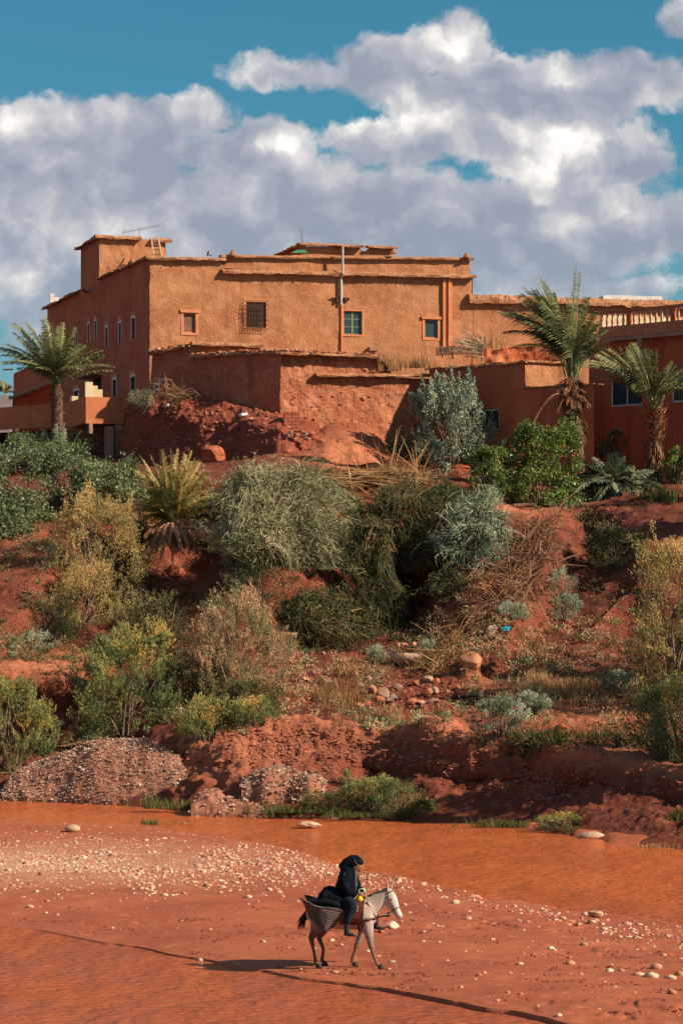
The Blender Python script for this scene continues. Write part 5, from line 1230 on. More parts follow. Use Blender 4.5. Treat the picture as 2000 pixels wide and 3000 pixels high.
for k in range(95):                       # skirt of dead fronds hanging below the crown
    a = rg_.uniform(0, 6.28); s0_ = np.array(t)+np.array([0, 0, -3.4*rg_.random()**1.5]); L = rg_.uniform(.6, 1.4)
    e_ = s0_+np.array([math.cos(a)*L*rg_.uniform(.45, .85), math.sin(a)*L*.6, rg_.uniform(-1.1, .15)*L])
    if k < 70: e_[2] = s0_[2]-rg_.uniform(.2, 1.0)*L
    frond(s0_, e_, o, 'deadpalm', rg_, .25, .30, (-.05, 0, 0), 14, .6, rg_.uniform(-.1, .45), bare=.25, name='dead_frond')
frond(P(1290, 905, 127), P(1195, 1045, 126), o, 'deadpalm', rg_, .42, .16, (0, 0, -.2), 30, .8, .5, bare=.1, name='dead_frond')
RP2 = [(1362, 828, .6, .14), (1352, 842, -.6, .2), (1385, 808, 1, .10), (1400, 802, -.5, .12), (1425, 800, .5, .10), (1446, 808, 1.1, .08), (1440, 798, -1.1, .05), (1480, 802, .3, .02), (1497, 806, -.6, .02), (1500, 830, 1.2, .05), (1545, 832, -.4, .14),
       (1575, 848, .6, .18), (1590, 875, -.6, .2), (1560, 870, 1.2, .2), (1372, 860, .9, .16), (1395, 838, -1.6, .2), (1470, 830, -1.7, .06), (1530, 858, -1.5, .15), (1415, 850, 1.7, .2)]
o2, t2, b2, rg2 = palm('date palm with bright orange cut leaf bases, before the sliding window', 1505, 938, 1140, 132, .33, RP2, 'palm', 3, wind=(-.34, 0, .02), tone=.58, width=.62, nl=48, ub=1500, dup=1, droop=.45, ck=.24, ba=.16, lw=.046, bare=.28)
stubs(o2, P(1505, 1015, 132), P(1505, 930, 132), .40, .50, 420, .32, M_stubo, rg2, 'cut_leaf_base', .05, wid=.09)
stubs(o2, P(1500, 1130, 132), P(1503, 1010, 132), .42, .42, 260, .35, M_stub, rg2, 'cut_leaf_base', .9)
# golden palm in the middle, no trunk
GP = [(312, 1082, .3, .16), (330, 1060, -.5, .12), (345, 1045, .6, .08), (372, 1034, -.3, .02), (392, 1030, .8, .02), (405, 1040, -.8, .02), (428, 1046, .4, .02), (440, 1038, -.4, .03), (462, 1070, .5, .08), (474, 1085, -.5, .12), (455, 1110, -1, .1), (318, 1110, -.9, .16),
      (322, 1142, .5, .2), (345, 1120, -1.4, .12), (380, 1090, -1.6, .02), (420, 1095, -1.5, .05), (470, 1130, .6, .16), (478, 1160, -.5, .24), (330, 1190, -.6, .24), (355, 1160, -1.7, .15), (440, 1140, -1.8, .15), (365, 1070, 1, .05), (450, 1060, 1.2, .05), (400, 1070, -1.2, .0), (318, 1170, 1, .22)]
og, tg, bg_, rgg = palm('short golden-green palm with no trunk and a skirt of brown fronds, mid slope', 398, 1205, 1225, 114.0, .25, GP, 'palmgold', 4, wind=(-.05, 0, .05), tone=.5, width=.48, nl=40, trunk=False, ba=.12, ck=.34, lw=.046, droop=.35)
for k in range(9):
    tp = P(398+rgg.uniform(-45, 35), 1115+rgg.uniform(-10, 60), 112.6); frond(tg, tp, og, 'palm', rgg, .12, .42, (0, 0, .05), 56, tone=.6, lw=.045)
for k in range(46):
    a = rgg.uniform(-1.35, 1.35); L_ = rgg.uniform(90, 180); tp = P(400+L_*math.sin(a)*.60, 1205-L_*math.cos(a)*.98, 114.0+rgg.uniform(-1.6, 1.6)); frond(tg, tp, og, 'palmgold', rgg, .24, .48, (0, 0, .03), 38, .35, rgg.uniform(.15, .85), lw=.046, ck=.30)
for k in range(26):
    u_ = 335+k*5.2+rgg.uniform(-4, 4); frond(np.array(tg)+np.array([0, -.2, .0]), P(u_, 1268+rgg.uniform(-22, 22)-abs(u_-400)*.25, 113.1+rgg.uniform(-.8, .6)), og, 'deadpalm', rgg, .42, .22, (0, 0, -.3), 26, .9, rgg.uniform(.3, .95), bare=.1, name='dead_frond')
# dark palm at the foot of the left palm
DP = [(60, 1030, 0, .2), (75, 1000, -.5, .15), (100, 985, .4, .1), (130, 975, -.3, .05), (150, 985, .3, .05), (185, 990, -.4, .1), (210, 1010, .4, .15), (60, 1060, -.6, .25), (90, 1040, -.9, .2), (190, 1040, -.8, .2), (165, 1015, -.9, .1), (110, 1010, -1, .1)]
palm('dark bluish young palm in the shade below the terrace', 135, 1075, 1085, 138, .2, DP, 'palmdark', 5, wind=(-.05, 0, 0), tone=.5, width=.45, nl=40, trunk=False, dup=1, droop=.4)
# low palm at right, drooping over the hollow
QP = [(1290, 1140, .4, .32), (1300, 1160, -.5, .34), (1330, 1155, .2, .32), (1345, 1070, -.3, .14), (1330, 1090, .5, .18), (1372, 1055, .3, .1), (1395, 1062, -.6, .06), (1308, 1108, -.6, .26), (1340, 1120, -1.2, .3), (1370, 1105, -1.4, .25), (1400, 1085, -1, .15),
      (1375, 1150, -1, .4), (1450, 1070, .4, .05), (1475, 1105, -.4, .2), (1420, 1140, -1.4, .4), (1460, 1150, -.8, .35), (1320, 1175, -.3, .4), (1400, 1175, -.4, .4)]
QP = QP+[(1285, 1120, .5, .3), (1295, 1185, .6, .4), (1310, 1090, 1, .2), (1350, 1190, -.8, .4), (1490, 1080, 1, .1), (1500, 1130, .3, .3), (1360, 1065, 1.2, .1), (1430, 1050, 1, .02), (1475, 1175, -.5, .4)]
palm('low spreading palm overhanging the dark hollow, below the orange-stubbed palm', 1418, 1118, 1135, 122.5, .2, QP, 'palmdark', 6, wind=(-.1, 0, 0), tone=.7, width=.50, nl=50, trunk=False, dup=2, droop=.45)
palm('distant palm top showing over the grey wall at the left edge', 8, 905, 960, 215, .3, [(-20, 885, 0, .2), (2, 878, 0, .05), (14, 880, .5, .05), (25, 890, 0, .12), (30, 902, 0, .2), (-10, 895, 0, .2)], 'palm', 7, wind=(0, 0, 0), tone=.5, width=.8, nl=30, trunk=False)

# ---- trees and shrubs: style, u, v, width, height, label, category, material
Bz = bush
Bz('spire', 1040, 1066, 192, 208, 'round silvery olive tree between the ruined wall and the small white window', 'tree', 'olive', 51, 26000, 'olive_tree', lo=.2, size=1.05, Y=136.2, K=200)
Bz('spire', 1150, 1150, 70, 150, 'slim silvery olive sapling in front of the orange tree', 'tree', 'olive', 52, 3600, 'olive_sapling', K=40, depth=.7)
Bz('spire', 1000, 1090, 58, 85, 'thin grey-green sapling rising over the big dark shrub', 'tree', 'olive', 53, 1500, 'olive_sapling', K=22)
ot, ob_, ow, oh = Bz('leafy', 1232, 1162, 190, 195, 'dense bright green orange tree dotted with small fruit', 'tree', 'orange', 54, 16000, 'orange_tree', lo=.4, size=1.0, K=170)
Bz('leafy', 1120, 1150, 110, 130, 'dark green leafy shrub filling the gap left of the orange tree', 'shrub', 'orange', 55, 5000, 'shrub')
rg = np.random.default_rng(4)
fr_me = None
for k in range(70):                       # fruit on the orange tree
    a = rg.uniform(-1.5, 1.5); e = rg.uniform(-.1, 1.3); q = ob_+np.array([math.sin(a)*math.cos(e)*ow*1.0, -math.cos(a)*math.cos(e)*ow*.85, oh*(.38+.52*math.sin(e))])
    if fr_me is None:
        v_, f_ = tube([(0, 0, -.04), (0, 0, -.028), (0, 0, 0), (0, 0, .028), (0, 0, .04)], [.01, .03, .042, .03, .01], 7); fo_ = mesh_np('fruit', v_, f_, M_fruit, ot); fr_me = fo_.data
    else: fo_ = link('fruit', fr_me, ot)
    fo_.location = Vector(q)-Vector(ot.location)
Bz('leafy', 950, 1062, 120, 60, 'low bright green leafy plant at the foot of the silver olive', 'plant', 'green', 56, 1600, 'plant')
Bz('leafy', 1350, 1075, 80, 95, 'dark leafy bush in shade right of the tall palm trunk', 'shrub', 'orange', 57, 2600, 'shrub')
Bz('leafy', 1425, 1080, 90, 100, 'leggy pale green shrub in front of the dark red wall, between the two right palms', 'shrub', 'green', 58, 2600, 'shrub')
Bz('leafy', 1560, 1110, 60, 90, 'bright green bush at the right edge under the olive branch', 'shrub', 'orange', 59, 2200, 'shrub')
Bz('spire', 1592, 1080, 100, 170, 'grey olive branches entering at the right edge', 'tree', 'olive', 60, 4500, 'olive_tree')
for k, (u, v, a, b, lab) in enumerate([(30, 1200, 210, 180, 'leafy green shrub at the far left, under the terrace'), (150, 1180, 200, 150, 'mid-green dense shrub right under the dark bluish palm'), (250, 1170, 170, 110, 'low green shrub ending the hedge beside the golden palm'),
                              (60, 1090, 190, 90, 'shaded olive-green shrub behind the far left shrubs'), (20, 1230, 110, 70, 'bluish leafy sprigs hanging over the left bank')]):
    Bz('leafy', u, v, a, b, lab, 'shrub', 'green', 61+k, 9000 if a > 150 else 2500, 'shrub', size=1.0)
Bz('plume', 215, 1390, 240, 310, 'tall yellowing tamarisk on the left slope, above the green one', 'tree', 'tamgold', 71, 22000, 'tamarisk', lo=.3, K=330)
Bz('plume', 180, 1440, 160, 150, 'lower olive-brown tamarisk below the yellowing one', 'tree', 'tamgold', 72, 8000, 'tamarisk')
Bz('plume', 285, 1695, 262, 275, 'large round green and yellow tamarisk above the gravel heap', 'tree', 'tamgreen', 73, 33000, 'tamarisk', lo=.35, K=380)
Bz('plume', 270, 1450, 60, 85, 'golden feathery top shoot rising from behind the round tamarisk', 'tree', 'tamgold', 74, 2400, 'tamarisk', K=36)
Bz('plume', 538, 1600, 262, 285, 'rust and grey-green tamarisk in the middle of the slope', 'tree', 'tampink', 75, 24000, 'tamarisk', lo=.35, K=360)
Bz('plume', 20, 1775, 230, 235, 'fresh green tamarisk at the left edge above the water', 'tree', 'tamgreen', 76, 19000, 'tamarisk', lo=.35)
Bz('plume', 470, 1702, 130, 95, 'small deep green feathery bush at the end of the clay ridge', 'shrub', 'tamgreen', 77, 7000, 'shrub')
Bz('plume', 575, 1668, 120, 66, 'low light green feathery bush on top of the clay ridge', 'shrub', 'tamgreen', 78, 4500, 'shrub')
Bz('plume', 1555, 1620, 230, 450, 'tall olive-brown tamarisk at the right edge of the slope', 'tree', 'tamgold', 79, 24000, 'tamarisk', lo=.35, K=340)
Bz('plume', 1560, 1745, 210, 190, 'dark feathery thicket low at the right edge', 'tree', 'tamgreen', 80, 12000, 'tamarisk')
Bz('weep', 628, 1292, 310, 215, 'big round grey-green shrub of arching wiry twigs, centre of the slope', 'shrub', 'weep', 81, 42000, 'shrub', lo=.3, depth=.7)
Bz('weep', 740, 1215, 170, 110, 'trailing right arm of the wiry shrub below the earth bank', 'shrub', 'weep', 82, 7000, 'shrub')
Bz('weep', 945, 1300, 320, 215, 'big dark brown-green shrub hanging over the black hollow', 'shrub', 'dark', 83, 36000, 'shrub', lo=.35, depth=.6, Y=113.5)
Bz('weep', 850, 1440, 120, 240, 'dark trailing shrub draped down the left side of the black hollow', 'shrub', 'dark', 87, 14000, 'shrub', lo=.3, depth=.6)
Bz('weep', 1088, 1305, 170, 165, 'bluish green trailing shrub right of the dark shrub', 'shrub', 'silver', 84, 16000, 'shrub', lo=.35)
Bz('weep', 740, 1480, 230, 130, 'dim sprawling wiry bush in the shade left of the hollow', 'shrub', 'dark', 85, 12000, 'shrub')
Bz('weep', 1035, 1370, 90, 60, 'greyish bare twiggy bush above the spur', 'shrub', 'dark', 86, 3000, 'shrub')
for k, (u, v, a, b, lab) in enumerate([(352, 1500, 170, 170, 'dark shaded bush between the two left tamarisks and the rust one'), (110, 1480, 150, 120, 'dark bush on the left ledge below the yellowing tamarisk'), (455, 1615, 150, 120, 'dark low bush at the left foot of the rust tamarisk'),
                                  (700, 1475, 130, 110, 'dark green wiry bush right behind the rust tamarisk'), (560, 1640, 170, 80, 'shaded low growth under the rust tamarisk'), (1400, 1300, 120, 90, 'dim olive bush on the red slope below the low palm'), (310, 1300, 110, 120, 'dark leafy bush between yellowing tamarisk and golden palm')]):
    Bz('weep' if k in (3,) else 'plume', u, v, a, b, lab, 'shrub', 'dark', 120+k, 7000, 'shrub', lo=.2)
Bz('weep', 720, 1300, 150, 120, 'lower right lobe of wiry grey-green growth above the red gully', 'shrub', 'weep', 131, 8000, 'shrub')
Bz('plume', 590, 1380, 150, 70, 'dim low growth under the big round wiry shrub', 'shrub', 'dark', 132, 3000, 'shrub')
Bz('weep', 530, 1180, 90, 80, 'left lobe of grey-green wiry growth beside the golden palm', 'shrub', 'weep', 130, 5000, 'shrub')
sil = [(1285, 1375, 100, 70, 'upper of the two silvery cushions below the dead fronds'), (1290, 1425, 110, 70, 'lower of the two silvery cushions below the dead fronds'), (1150, 1690, 150, 95, 'wide silver-green bush at the top of the clay bank'),
       (1420, 1600, 100, 65, 'grey-green bush in the dry grass at right'), (1220, 1640, 90, 50, 'small silver bush right of the hose'), (870, 1520, 50, 40, 'small upright green herb left of the flat-topped block'), (980, 1508, 70, 38, 'silvery herb right of the flat-topped block'),
       (1180, 1420, 90, 40, 'grey-green herb under the dead fronds'), (60, 1500, 170, 55, 'dim bluish cushion plants on the left ledge'), (330, 935, 70, 45, 'tuft of grey green bush hanging at the terrace end'), (423, 945, 50, 45, 'dark little bush hanging from the embankment top')]
for k, (u, v, a, b, lab) in enumerate(sil):
    kw = {} if v > 960 else {'Y': 140.2}
    Bz('plume', u, v, a, b, lab, 'shrub', 'silver' if k != 10 else 'dark', 90+k, 5200 if a > 80 else 2200, 'low_shrub', K=100, size=.72, lo=.2, **kw)
Bz('plume', 200, 1700, 60, 20, 'little bright green bush behind the crest of the gravel heap', 'shrub', 'tamgreen', 104, 900, 'low_shrub', K=20, size=.5)
Bz('plume', 250, 1704, 56, 26, 'second bright green sprig behind the crest of the gravel heap', 'shrub', 'tamgreen', 105, 900, 'low_shrub', K=20, size=.5)
Bz('plume', 130, 1680, 40, 75, 'bare pinkish dry bush against the left bank', 'shrub', 'tampink', 106, 1200, 'low_shrub', K=24, size=.5)
# scrub that nobody could count
def scrub(label, areas, mat, seed, hgt=.45, name='scrub', wl=1.0):
    rg = np.random.default_rng(seed); L = []
    for (u, v, su, sv, n) in areas:
        for k in range(n):
            p = np.array(hit(rg.normal(u, su), rg.normal(v, sv)))
            if p[1] < 83: continue
            m = int(rg.integers(26, 60)); h_ = hgt*rg.uniform(.4, 1.5); d0 = unit(rg.normal(size=(m, 3))*np.array([1, 1, .25])+np.array([0, 0, .9])); q = rg.random(m)[:, None]
            C = p+d0*q*h_*1.1+rg.normal(0, .05, (m, 3)); D = unit(d0+rg.normal(0, .5, (m, 3))); tn = np.clip(rg.normal(.45, .2)+rg.normal(0, .12, m)+.15*q[:, 0], 0, 1)
            L.append(leaves(C, D, rg.uniform(.10, .22, m), rg.uniform(.025, .05, m)*wl, rg, tn))
    V, Fq, T = cat3(L); return tag(mesh_np(name, V, Fq, LM[mat], None, tone=T), label, 'scrub', kind='stuff')
scrub('dark brown-green scrub in the shade of the slope', [(400, 1400, 80, 60, 82), (250, 1500, 120, 40, 71), (430, 1560, 60, 40, 60), (720, 1400, 80, 50, 93), (1400, 1330, 90, 70, 71), (1440, 1720, 90, 24, 104), (1200, 1720, 60, 14, 33), (480, 1260, 40, 40, 33), (640, 1310, 60, 20, 33), (60, 1420, 80, 60, 44), (1370, 1225, 60, 40, 33), (1000, 1440, 60, 40, 27), (900, 1450, 50, 40, 49)], 'dark', 501)
scrub('dry rust and straw coloured scrub on the slope', [(1150, 1470, 110, 50, 82), (1100, 1400, 60, 60, 44), (1330, 1500, 110, 50, 77), (700, 1560, 70, 40, 55), (620, 1610, 60, 20, 38), (820, 1560, 90, 40, 44), (340, 1620, 60, 40, 27), (760, 1240, 50, 50, 33), (1450, 1600, 80, 40, 49), (330, 1220, 30, 50, 33), (480, 1170, 20, 50, 22), (1050, 1090, 60, 14, 33), (560, 1520, 100, 50, 33), (120, 1260, 60, 60, 27)], 'tampink', 502, .38)
scrub('green scrub and weeds on the slope', [(110, 1270, 70, 40, 60), (330, 1150, 50, 40, 49), (700, 1470, 60, 40, 49), (1250, 1500, 90, 60, 44), (990, 1500, 60, 20, 27), (1180, 1620, 80, 30, 44), (50, 1480, 90, 18, 49), (430, 1640, 50, 18, 33), (880, 1650, 60, 16, 27), (1430, 1100, 80, 20, 49), (1290, 1165, 40, 10, 16), (620, 1230, 100, 40, 44), (1500, 1500, 60, 80, 49)], 'green', 503, .4)
# water-edge plants
Bz('plume', 850, 1868, 130, 90, 'dark green feathery bush at the waterline under the bank', 'shrub', 'tamgreen', 107, 5000, 'low_shrub', Y=83.5, size=.7)
Bz('plume', 755, 1868, 130, 55, 'spreading low green bush at the waterline, left of the feathery one', 'shrub', 'reed', 112, 3200, 'low_shrub', Y=83.6, size=.6)
Bz('plume', 915, 1876, 150, 82, 'broad dark feathery bush at the waterline below the hollow', 'shrub', 'tamgreen', 113, 5200, 'low_shrub', Y=83.2, size=.7)
Bz('plume', 965, 1882, 80, 50, 'low green bush at the waterline, right of the feathery one', 'shrub', 'reed', 108, 2600, 'low_shrub', Y=82.6, size=.6)
Bz('plume', 1310, 1915, 150, 50, 'light green feathery bush spreading at the far right waterline', 'shrub', 'tamgreen', 109, 5000, 'low_shrub', Y=78.4, size=.6)
Bz('plume', 800, 1815, 40, 55, 'single feathery sprig on the dark bank above the water', 'shrub', 'tamgreen', 110, 900, 'low_shrub', K=16, size=.6)
def tf(*a, **k): tuft(*a, **k)
tf(390, 1858, 130, 38, 1500, 'reed', 201, 'yellow-green grass at the waterline between gravel heap and clay hump', Y=86.5, dryness=.1)
tf(720, 1868, 210, 44, 3600, 'reed', 202, 'rich green river grass along the foot of the bank', Y=83.9)
tf(820, 1878, 240, 24, 1800, 'reed', 203, 'short dark grass at the water line under the bank', Y=83.0)
tf(1210, 1900, 220, 26, 1500, 'reed', 204, 'short green grass along the right waterline', Y=80.3)
tf(1400, 1916, 110, 22, 700, 'reed', 205, 'thin reeds beside the river boulder at right', Y=77.5)
tf(1490, 1950, 120, 18, 500, 'straw', 206, 'dry sedge on the mud at the far right', Y=73.5)
tf(345, 1895, 40, 22, 160, 'reed', 207, 'small weed clump stuck in the shallow water', Y=80.8, name='weed_clump')
tf(415, 1893, 30, 22, 60, 'straw', 208, 'sparse dry stalks standing in the shallow water', Y=81.2, name='weed_clump')
tf(1290, 1590, 250, 46, 5200, 'straw', 209, 'golden dry grass on the right slope', spread=3, dryness=.25)
tf(1200, 1500, 200, 50, 900, 'straw', 210, 'brown dry grass around the orange boulder', spread=4, dryness=-.25)
tf(1400, 1590, 200, 45, 1000, 'straw', 211, 'dry grass running to the right edge', spread=3, dryness=-.1)
tf(780, 1610, 110, 65, 1700, 'straw', 212, 'dome of dry yellow-green grass left of the rubble pile', spread=1.5, dryness=-.05)
tf(850, 1660, 170, 34, 700, 'straw', 213, 'dry grass behind the clay ridge', spread=3)
tf(830, 1545, 130, 40, 600, 'straw', 214, 'dry grass above the rubble pile', spread=3)
tf(1040, 1520, 150, 60, 700, 'straw', 215, 'leaning dry stalks between the two big blocks', bend=1.6, spread=2)
tf(1300, 1680, 240, 30, 1000, 'straw', 216, 'thin dry grass on the lit right bank', spread=3, dryness=-.1)
tf(905, 1655, 26, 50, 150, 'reed', 217, 'narrow green clump below the rubble pile', dryness=.1)
tf(1015, 1640, 40, 34, 260, 'reed', 218, 'small green clump right of the rubble pile')
tf(1300, 1700, 330, 36, 1800, 'reed', 219, 'shaded dark grass in the hollow behind the right bank', dryness=-.3, spread=3)
tf(620, 1640, 70, 40, 900, 'reed', 220, 'green grass fringe on the clay ridge top', dryness=.05)
tf(500, 1560, 300, 40, 500, 'straw', 221, 'sparse brown grass under the rust tamarisk', dryness=-.3, spread=3)
tf(80, 1515, 180, 34, 700, 'reed', 222, 'thin grass on the left ledge', dryness=-.1)
tf(760, 1120, 190, 34, 600, 'straw', 223, 'flattened straw lying on the bank edge', bend=2.2, spread=2)
tf(900, 1095, 150, 40, 1500, 'straw', 224, 'pale straw fringe over the big dark shrub', bend=1.8, spread=1.5, dryness=.1)
tf(790, 1150, 90, 50, 1000, 'straw', 225, 'hanging straw at the top of the red gully', bend=1.8)
tf(1520, 1145, 90, 55, 260, 'reed', 226, 'broad green blades on the bank at the right edge', dryness=-.1, wid=.06)
tf(860, 1120, 60, 26, 300, 'straw', 227, 'loose straw wisps on the terrace path', bend=2)
tf(1560, 1880, 60, 34, 200, 'reed', 228, 'pale sprig on the right bank foot')
# pile of dead fronds and sticks sliding down the slope
rg = np.random.default_rng(77)
def sticks(label, u0, v0, u1, v1, n, L, mat, seed, w0, w1, name='dead_fronds', ht=.25, cat='brushwood', Y=None, rad=.014, tn=(.2, .8)):
    r = np.random.default_rng(seed); G = []
    for k in range(n):
        q = r.random(); u = u0+(u1-u0)*q+r.normal(0, w0+(w1-w0)*q); v = v0+(v1-v0)*q+r.normal(0, 8)
        p = np.array(hit(u, v) if Y is None else P(u, v, Y+r.normal(0, .25))); p[2] += r.uniform(.05, ht+.05); p[1] -= r.uniform(0, .4)
        e = P(u1+r.normal(0, w1*.9), v1+r.normal(0, 14), p[1]) if r.random() < .7 else P(u+r.normal(0, 50), v+r.normal(0, 40), p[1])
        d = unit(np.array(e)-p); l = L*r.uniform(.4, 1.2); m = p+d*l*.5+np.array([0, 0, r.uniform(-.05, .22)]); G.append((p, m, p+d*l))
    Pt = np.array(G); t_ = r.uniform(*tn, n); V, Fq, T = ribbons(Pt, np.array([1, 1, .3])*rad*3.2, unit(r.normal(size=(n, 3))), t_)
    V2, Fq2, T2 = ribbons(Pt, np.array([1, 1, .3])*rad*2.4, unit(r.normal(size=(n, 3))), t_)
    V, Fq, T = cat3([(V, Fq, T), (V2, Fq2, T2)]); return tag(mesh_np(name, V, Fq, LM[mat], None, tone=T), label, cat, kind='stuff')
sticks('fan of dead palm fronds and canes sliding down the slope at right', 1245, 1215, 1165, 1400, 900, 1.5, 'deadpalm', 1, 24, 46, ht=.6, rad=.018, tn=(.3, 1))
sticks('loose canes strewn below the fan of dead fronds', 1180, 1380, 1100, 1440, 150, 1.4, 'deadpalm', 2, 60, 50)
sticks('bundle of dry stalks leaning beside the orange boulder', 1060, 1460, 985, 1550, 160, 1.5, 'straw', 3, 10, 8, ht=.5)
sticks('heap of dry grey fronds at the terrace end', 375, 905, 400, 915, 200, .9, 'deadpalm', 4, 18, 22, Y=139.6, tn=(.5, 1))
sticks('mat of pale cane and straw along the bank edge', 660, 1118, 960, 1108, 800, 1.8, 'straw', 5, 9, 9, ht=.4, rad=.02, tn=(.4, 1))
sticks('broken twigs on the slope under the left tamarisks', 330, 1400, 360, 1560, 160, .8, 'deadpalm', 6, 80, 60, tn=(0, .5))
sticks('dry pinkish driftwood behind the gravel heap', 170, 1722, 230, 1712, 60, .9, 'deadpalm', 7, 24, 16, ht=.3, tn=(.4, .9), rad=.02)
sticks('twigs and roots on the red gully', 790, 1280, 800, 1400, 70, 1.0, 'deadpalm', 8, 40, 40, tn=(0, .5))
# reed fence and dry reeds on the annex roof
fence = empty('cane_fence', P(1060, 805, 148), 'broken cane fence with white splayed canes on the flat roof', 'fence')
rg = np.random.default_rng(5); G = []
for k in range(9): zq = k*2.6; G.append(tube([P(1000, 808-zq*.9+8, 147.5), P(1112, 800-zq+10, 146.5)], .022, 4, False))
part('rail_canes', join(G), M('bleached_cane', (.52, .38, .25), (.38, .25, .15), 9), fence)['kind'] = 'stuff'
for u, a, b in ((1016, 795, 822), (1106, 772, 830), (1116, 772, 822), (1040, 798, 824)): part('post', tube([P(u, b, 146.9), P(u-3, a, 146.9)], .045, 5), M_wood, fence)
G = []
for k in range(120):
    a = P(1105+rg.normal(0, 6), 802+rg.normal(0, 10), 147+rg.normal(0, .3)); an_ = rg.uniform(1.9, 3.5); L = rg.uniform(.5, 1.8); G.append(tube([a, a+Vector((math.cos(an_)*L, rg.normal(0, .2), abs(math.sin(an_))*L*.7))], .016, 3, False))
part('splayed_canes', join(G), bpy.data.materials['bleached_cane'], fence)['kind'] = 'stuff'
def roof_tuft(lab, u, v, w_, h_, n, Y, seed, dry=.1): tuft(u, v, w_, h_, n, 'straw', seed, lab, Y=Y, dryness=dry, wid=.03, bend=.35)
roof_tuft('tall dry reeds growing on the old wall top', 893, 852, 60, 72, 420, 140.6, 301)
roof_tuft('dry grass behind the wall top, left of the cane fence', 960, 845, 170, 45, 1100, 141.4, 302)
roof_tuft('sparse dry stalks against the wing wall', 1140, 800, 60, 60, 130, 149, 303)
rl = thing('roof_rubble_wall', wall_geo(Fac(1112, 145.5, 4), 0, Fac(1112, 145.5, 4).s(1290), 19, lambda s: CAMZ+(HOR-800)/F*146+.12*vnoise(np.stack([s*1.5, s*0, s*0+2], 1), 8), [], rough=.22, cell=.15), adobe('crumbling_orange_earth', (.55, .16, .07), (.46, .12, .05), (.62, .24, .12), bump=1), 'crumbling bright orange earth wall on the roof behind the tall palm', 'wall')
# trees just outside the right edge: the photograph shows only their shade
for k, (u, Yq, v, wpx, hpx) in enumerate([(1745, 84, 1830, 300, 640), (1770, 97, 1690, 330, 560), (1900, 78, 1900, 380, 700), (1800, 108, 1500, 300, 560), (1705, 116, 1330, 200, 330)]):
    Bz('leafy', u, v, wpx, hpx, ['spreading tree on the right bank beside the bend', 'bushy tree up the bank past the right tamarisk', 'largest bank tree, at the water past the right edge', 'tree higher up the bank past the right edge', 'small tree near the hollow past the right edge'][k], 'tree', 'green', 400+k, 4500, 'bank_tree', Y=Yq, size=2.6, K=90)
# ---------------------------------------------------------------- mule and rider
def loft(secs, n=14, lat=(0, 1, 0)):
    """secs: (x, y, z, lateral radius, other radius) along a limb; closed, elliptical"""
    s_ = np.array(secs, float); m = 5; t = np.arange(len(s_)); tt = np.linspace(0, len(s_)-1, (len(s_)-1)*m+1)
    def cr(col):                                              # catmull-rom through the stations
        p = np.concatenate([[2*col[0]-col[1]], col, [2*col[-1]-col[-2]]]); i = np.clip(tt.astype(int), 0, len(col)-2); f = tt-i
        a, b, c, d = p[i], p[i+1], p[i+2], p[i+3]
        return .5*((2*b)+(-a+c)*f+(2*a-5*b+4*c-d)*f**2+(-a+3*b-3*c+d)*f**3)
    Q = np.stack([cr(s_[:, k]) for k in range(5)], 1); C = Q[:, :3]; T = unit(np.gradient(C, axis=0)); L = np.array(lat, float)
    A = unit(L-T*(T@L)[:, None]); B = np.cross(T, A); th = np.arange(n)/n*2*np.pi
    V = C[:, None]+np.maximum(Q[:, 3], .003)[:, None, None]*np.cos(th)[None, :, None]*A[:, None]+np.maximum(Q[:, 4], .003)[:, None, None]*np.sin(th)[None, :, None]*B[:, None]
    k = len(C); i = np.arange(k-1)[:, None]*n; j = np.arange(n)[None]; j2 = (j+1) % n
    Fq = np.stack([i+j, i+n+j, i+n+j2, i+j2], -1).reshape(-1, 4); V = np.concatenate([V.reshape(-1, 3), C[:1], C[-1:]]); jj = np.arange(n)
    return V, [Fq, np.concatenate([np.stack([np.full(n, k*n), jj, (jj+1) % n], 1), np.stack([np.full(n, k*n+1), (k-1)*n+(jj+1) % n, (k-1)*n+jj], 1)])]
def fuse(name, geos, voxel, mats, parent, smooth=6, fold=0):
    """lofts fused into one continuous skin"""
    v, f = join(geos); o = mesh_np(name, v, f, mats, None); 
    md = o.modifiers.new('r', 'REMESH'); md.mode = 'VOXEL'; md.voxel_size = voxel; md.use_smooth_shade = True
    ms = o.modifiers.new('s', 'SMOOTH'); ms.iterations = smooth; ms.factor = .5
    dg = bpy.context.evaluated_depsgraph_get(); me = bpy.data.meshes.new_from_object(o.evaluated_get(dg)); me.name = name
    old = o.data; o.modifiers.clear(); o.data = me; bpy.data.meshes.remove(old)
    if fold:                                                  # creases and sags in the cloth
        n = len(me.vertices); c = np.empty(n*3, np.float32); me.vertices.foreach_get('co', c); c = c.reshape(-1, 3); nn = np.array([v.normal[:] for v in me.vertices])
        d = fold*((1-np.abs(vnoise(c*np.array([9, 9, 5])+2, 5))*2)*.6+vnoise(c*np.array([18, 18, 8]), 6)*.5); me.vertices.foreach_set('co', (c+nn*d[:, None]).astype(np.float32).ravel()); me.update()
    if parent is not None: o.parent = parent
    return o
MP = hit(798.6, 2222, True); MP.z = ground_z(MP.x, MP.y, True)
HEAD = -7                                                     # degrees: the mule walks slightly towards the camera
def place(o): o.location = MP; o.rotation_euler = (0, 0, math.radians(HEAD)); return o
def sub(name, geo, mat, parent, **k):
    v, f = geo[:2]; o = mesh_np(name, v, f, mat, None, **k); o.parent = parent; return o
def pouch(name, pts, r, mat, parent, n=5, **k): return sub(name, tube(pts, r, n), mat, parent, **k)
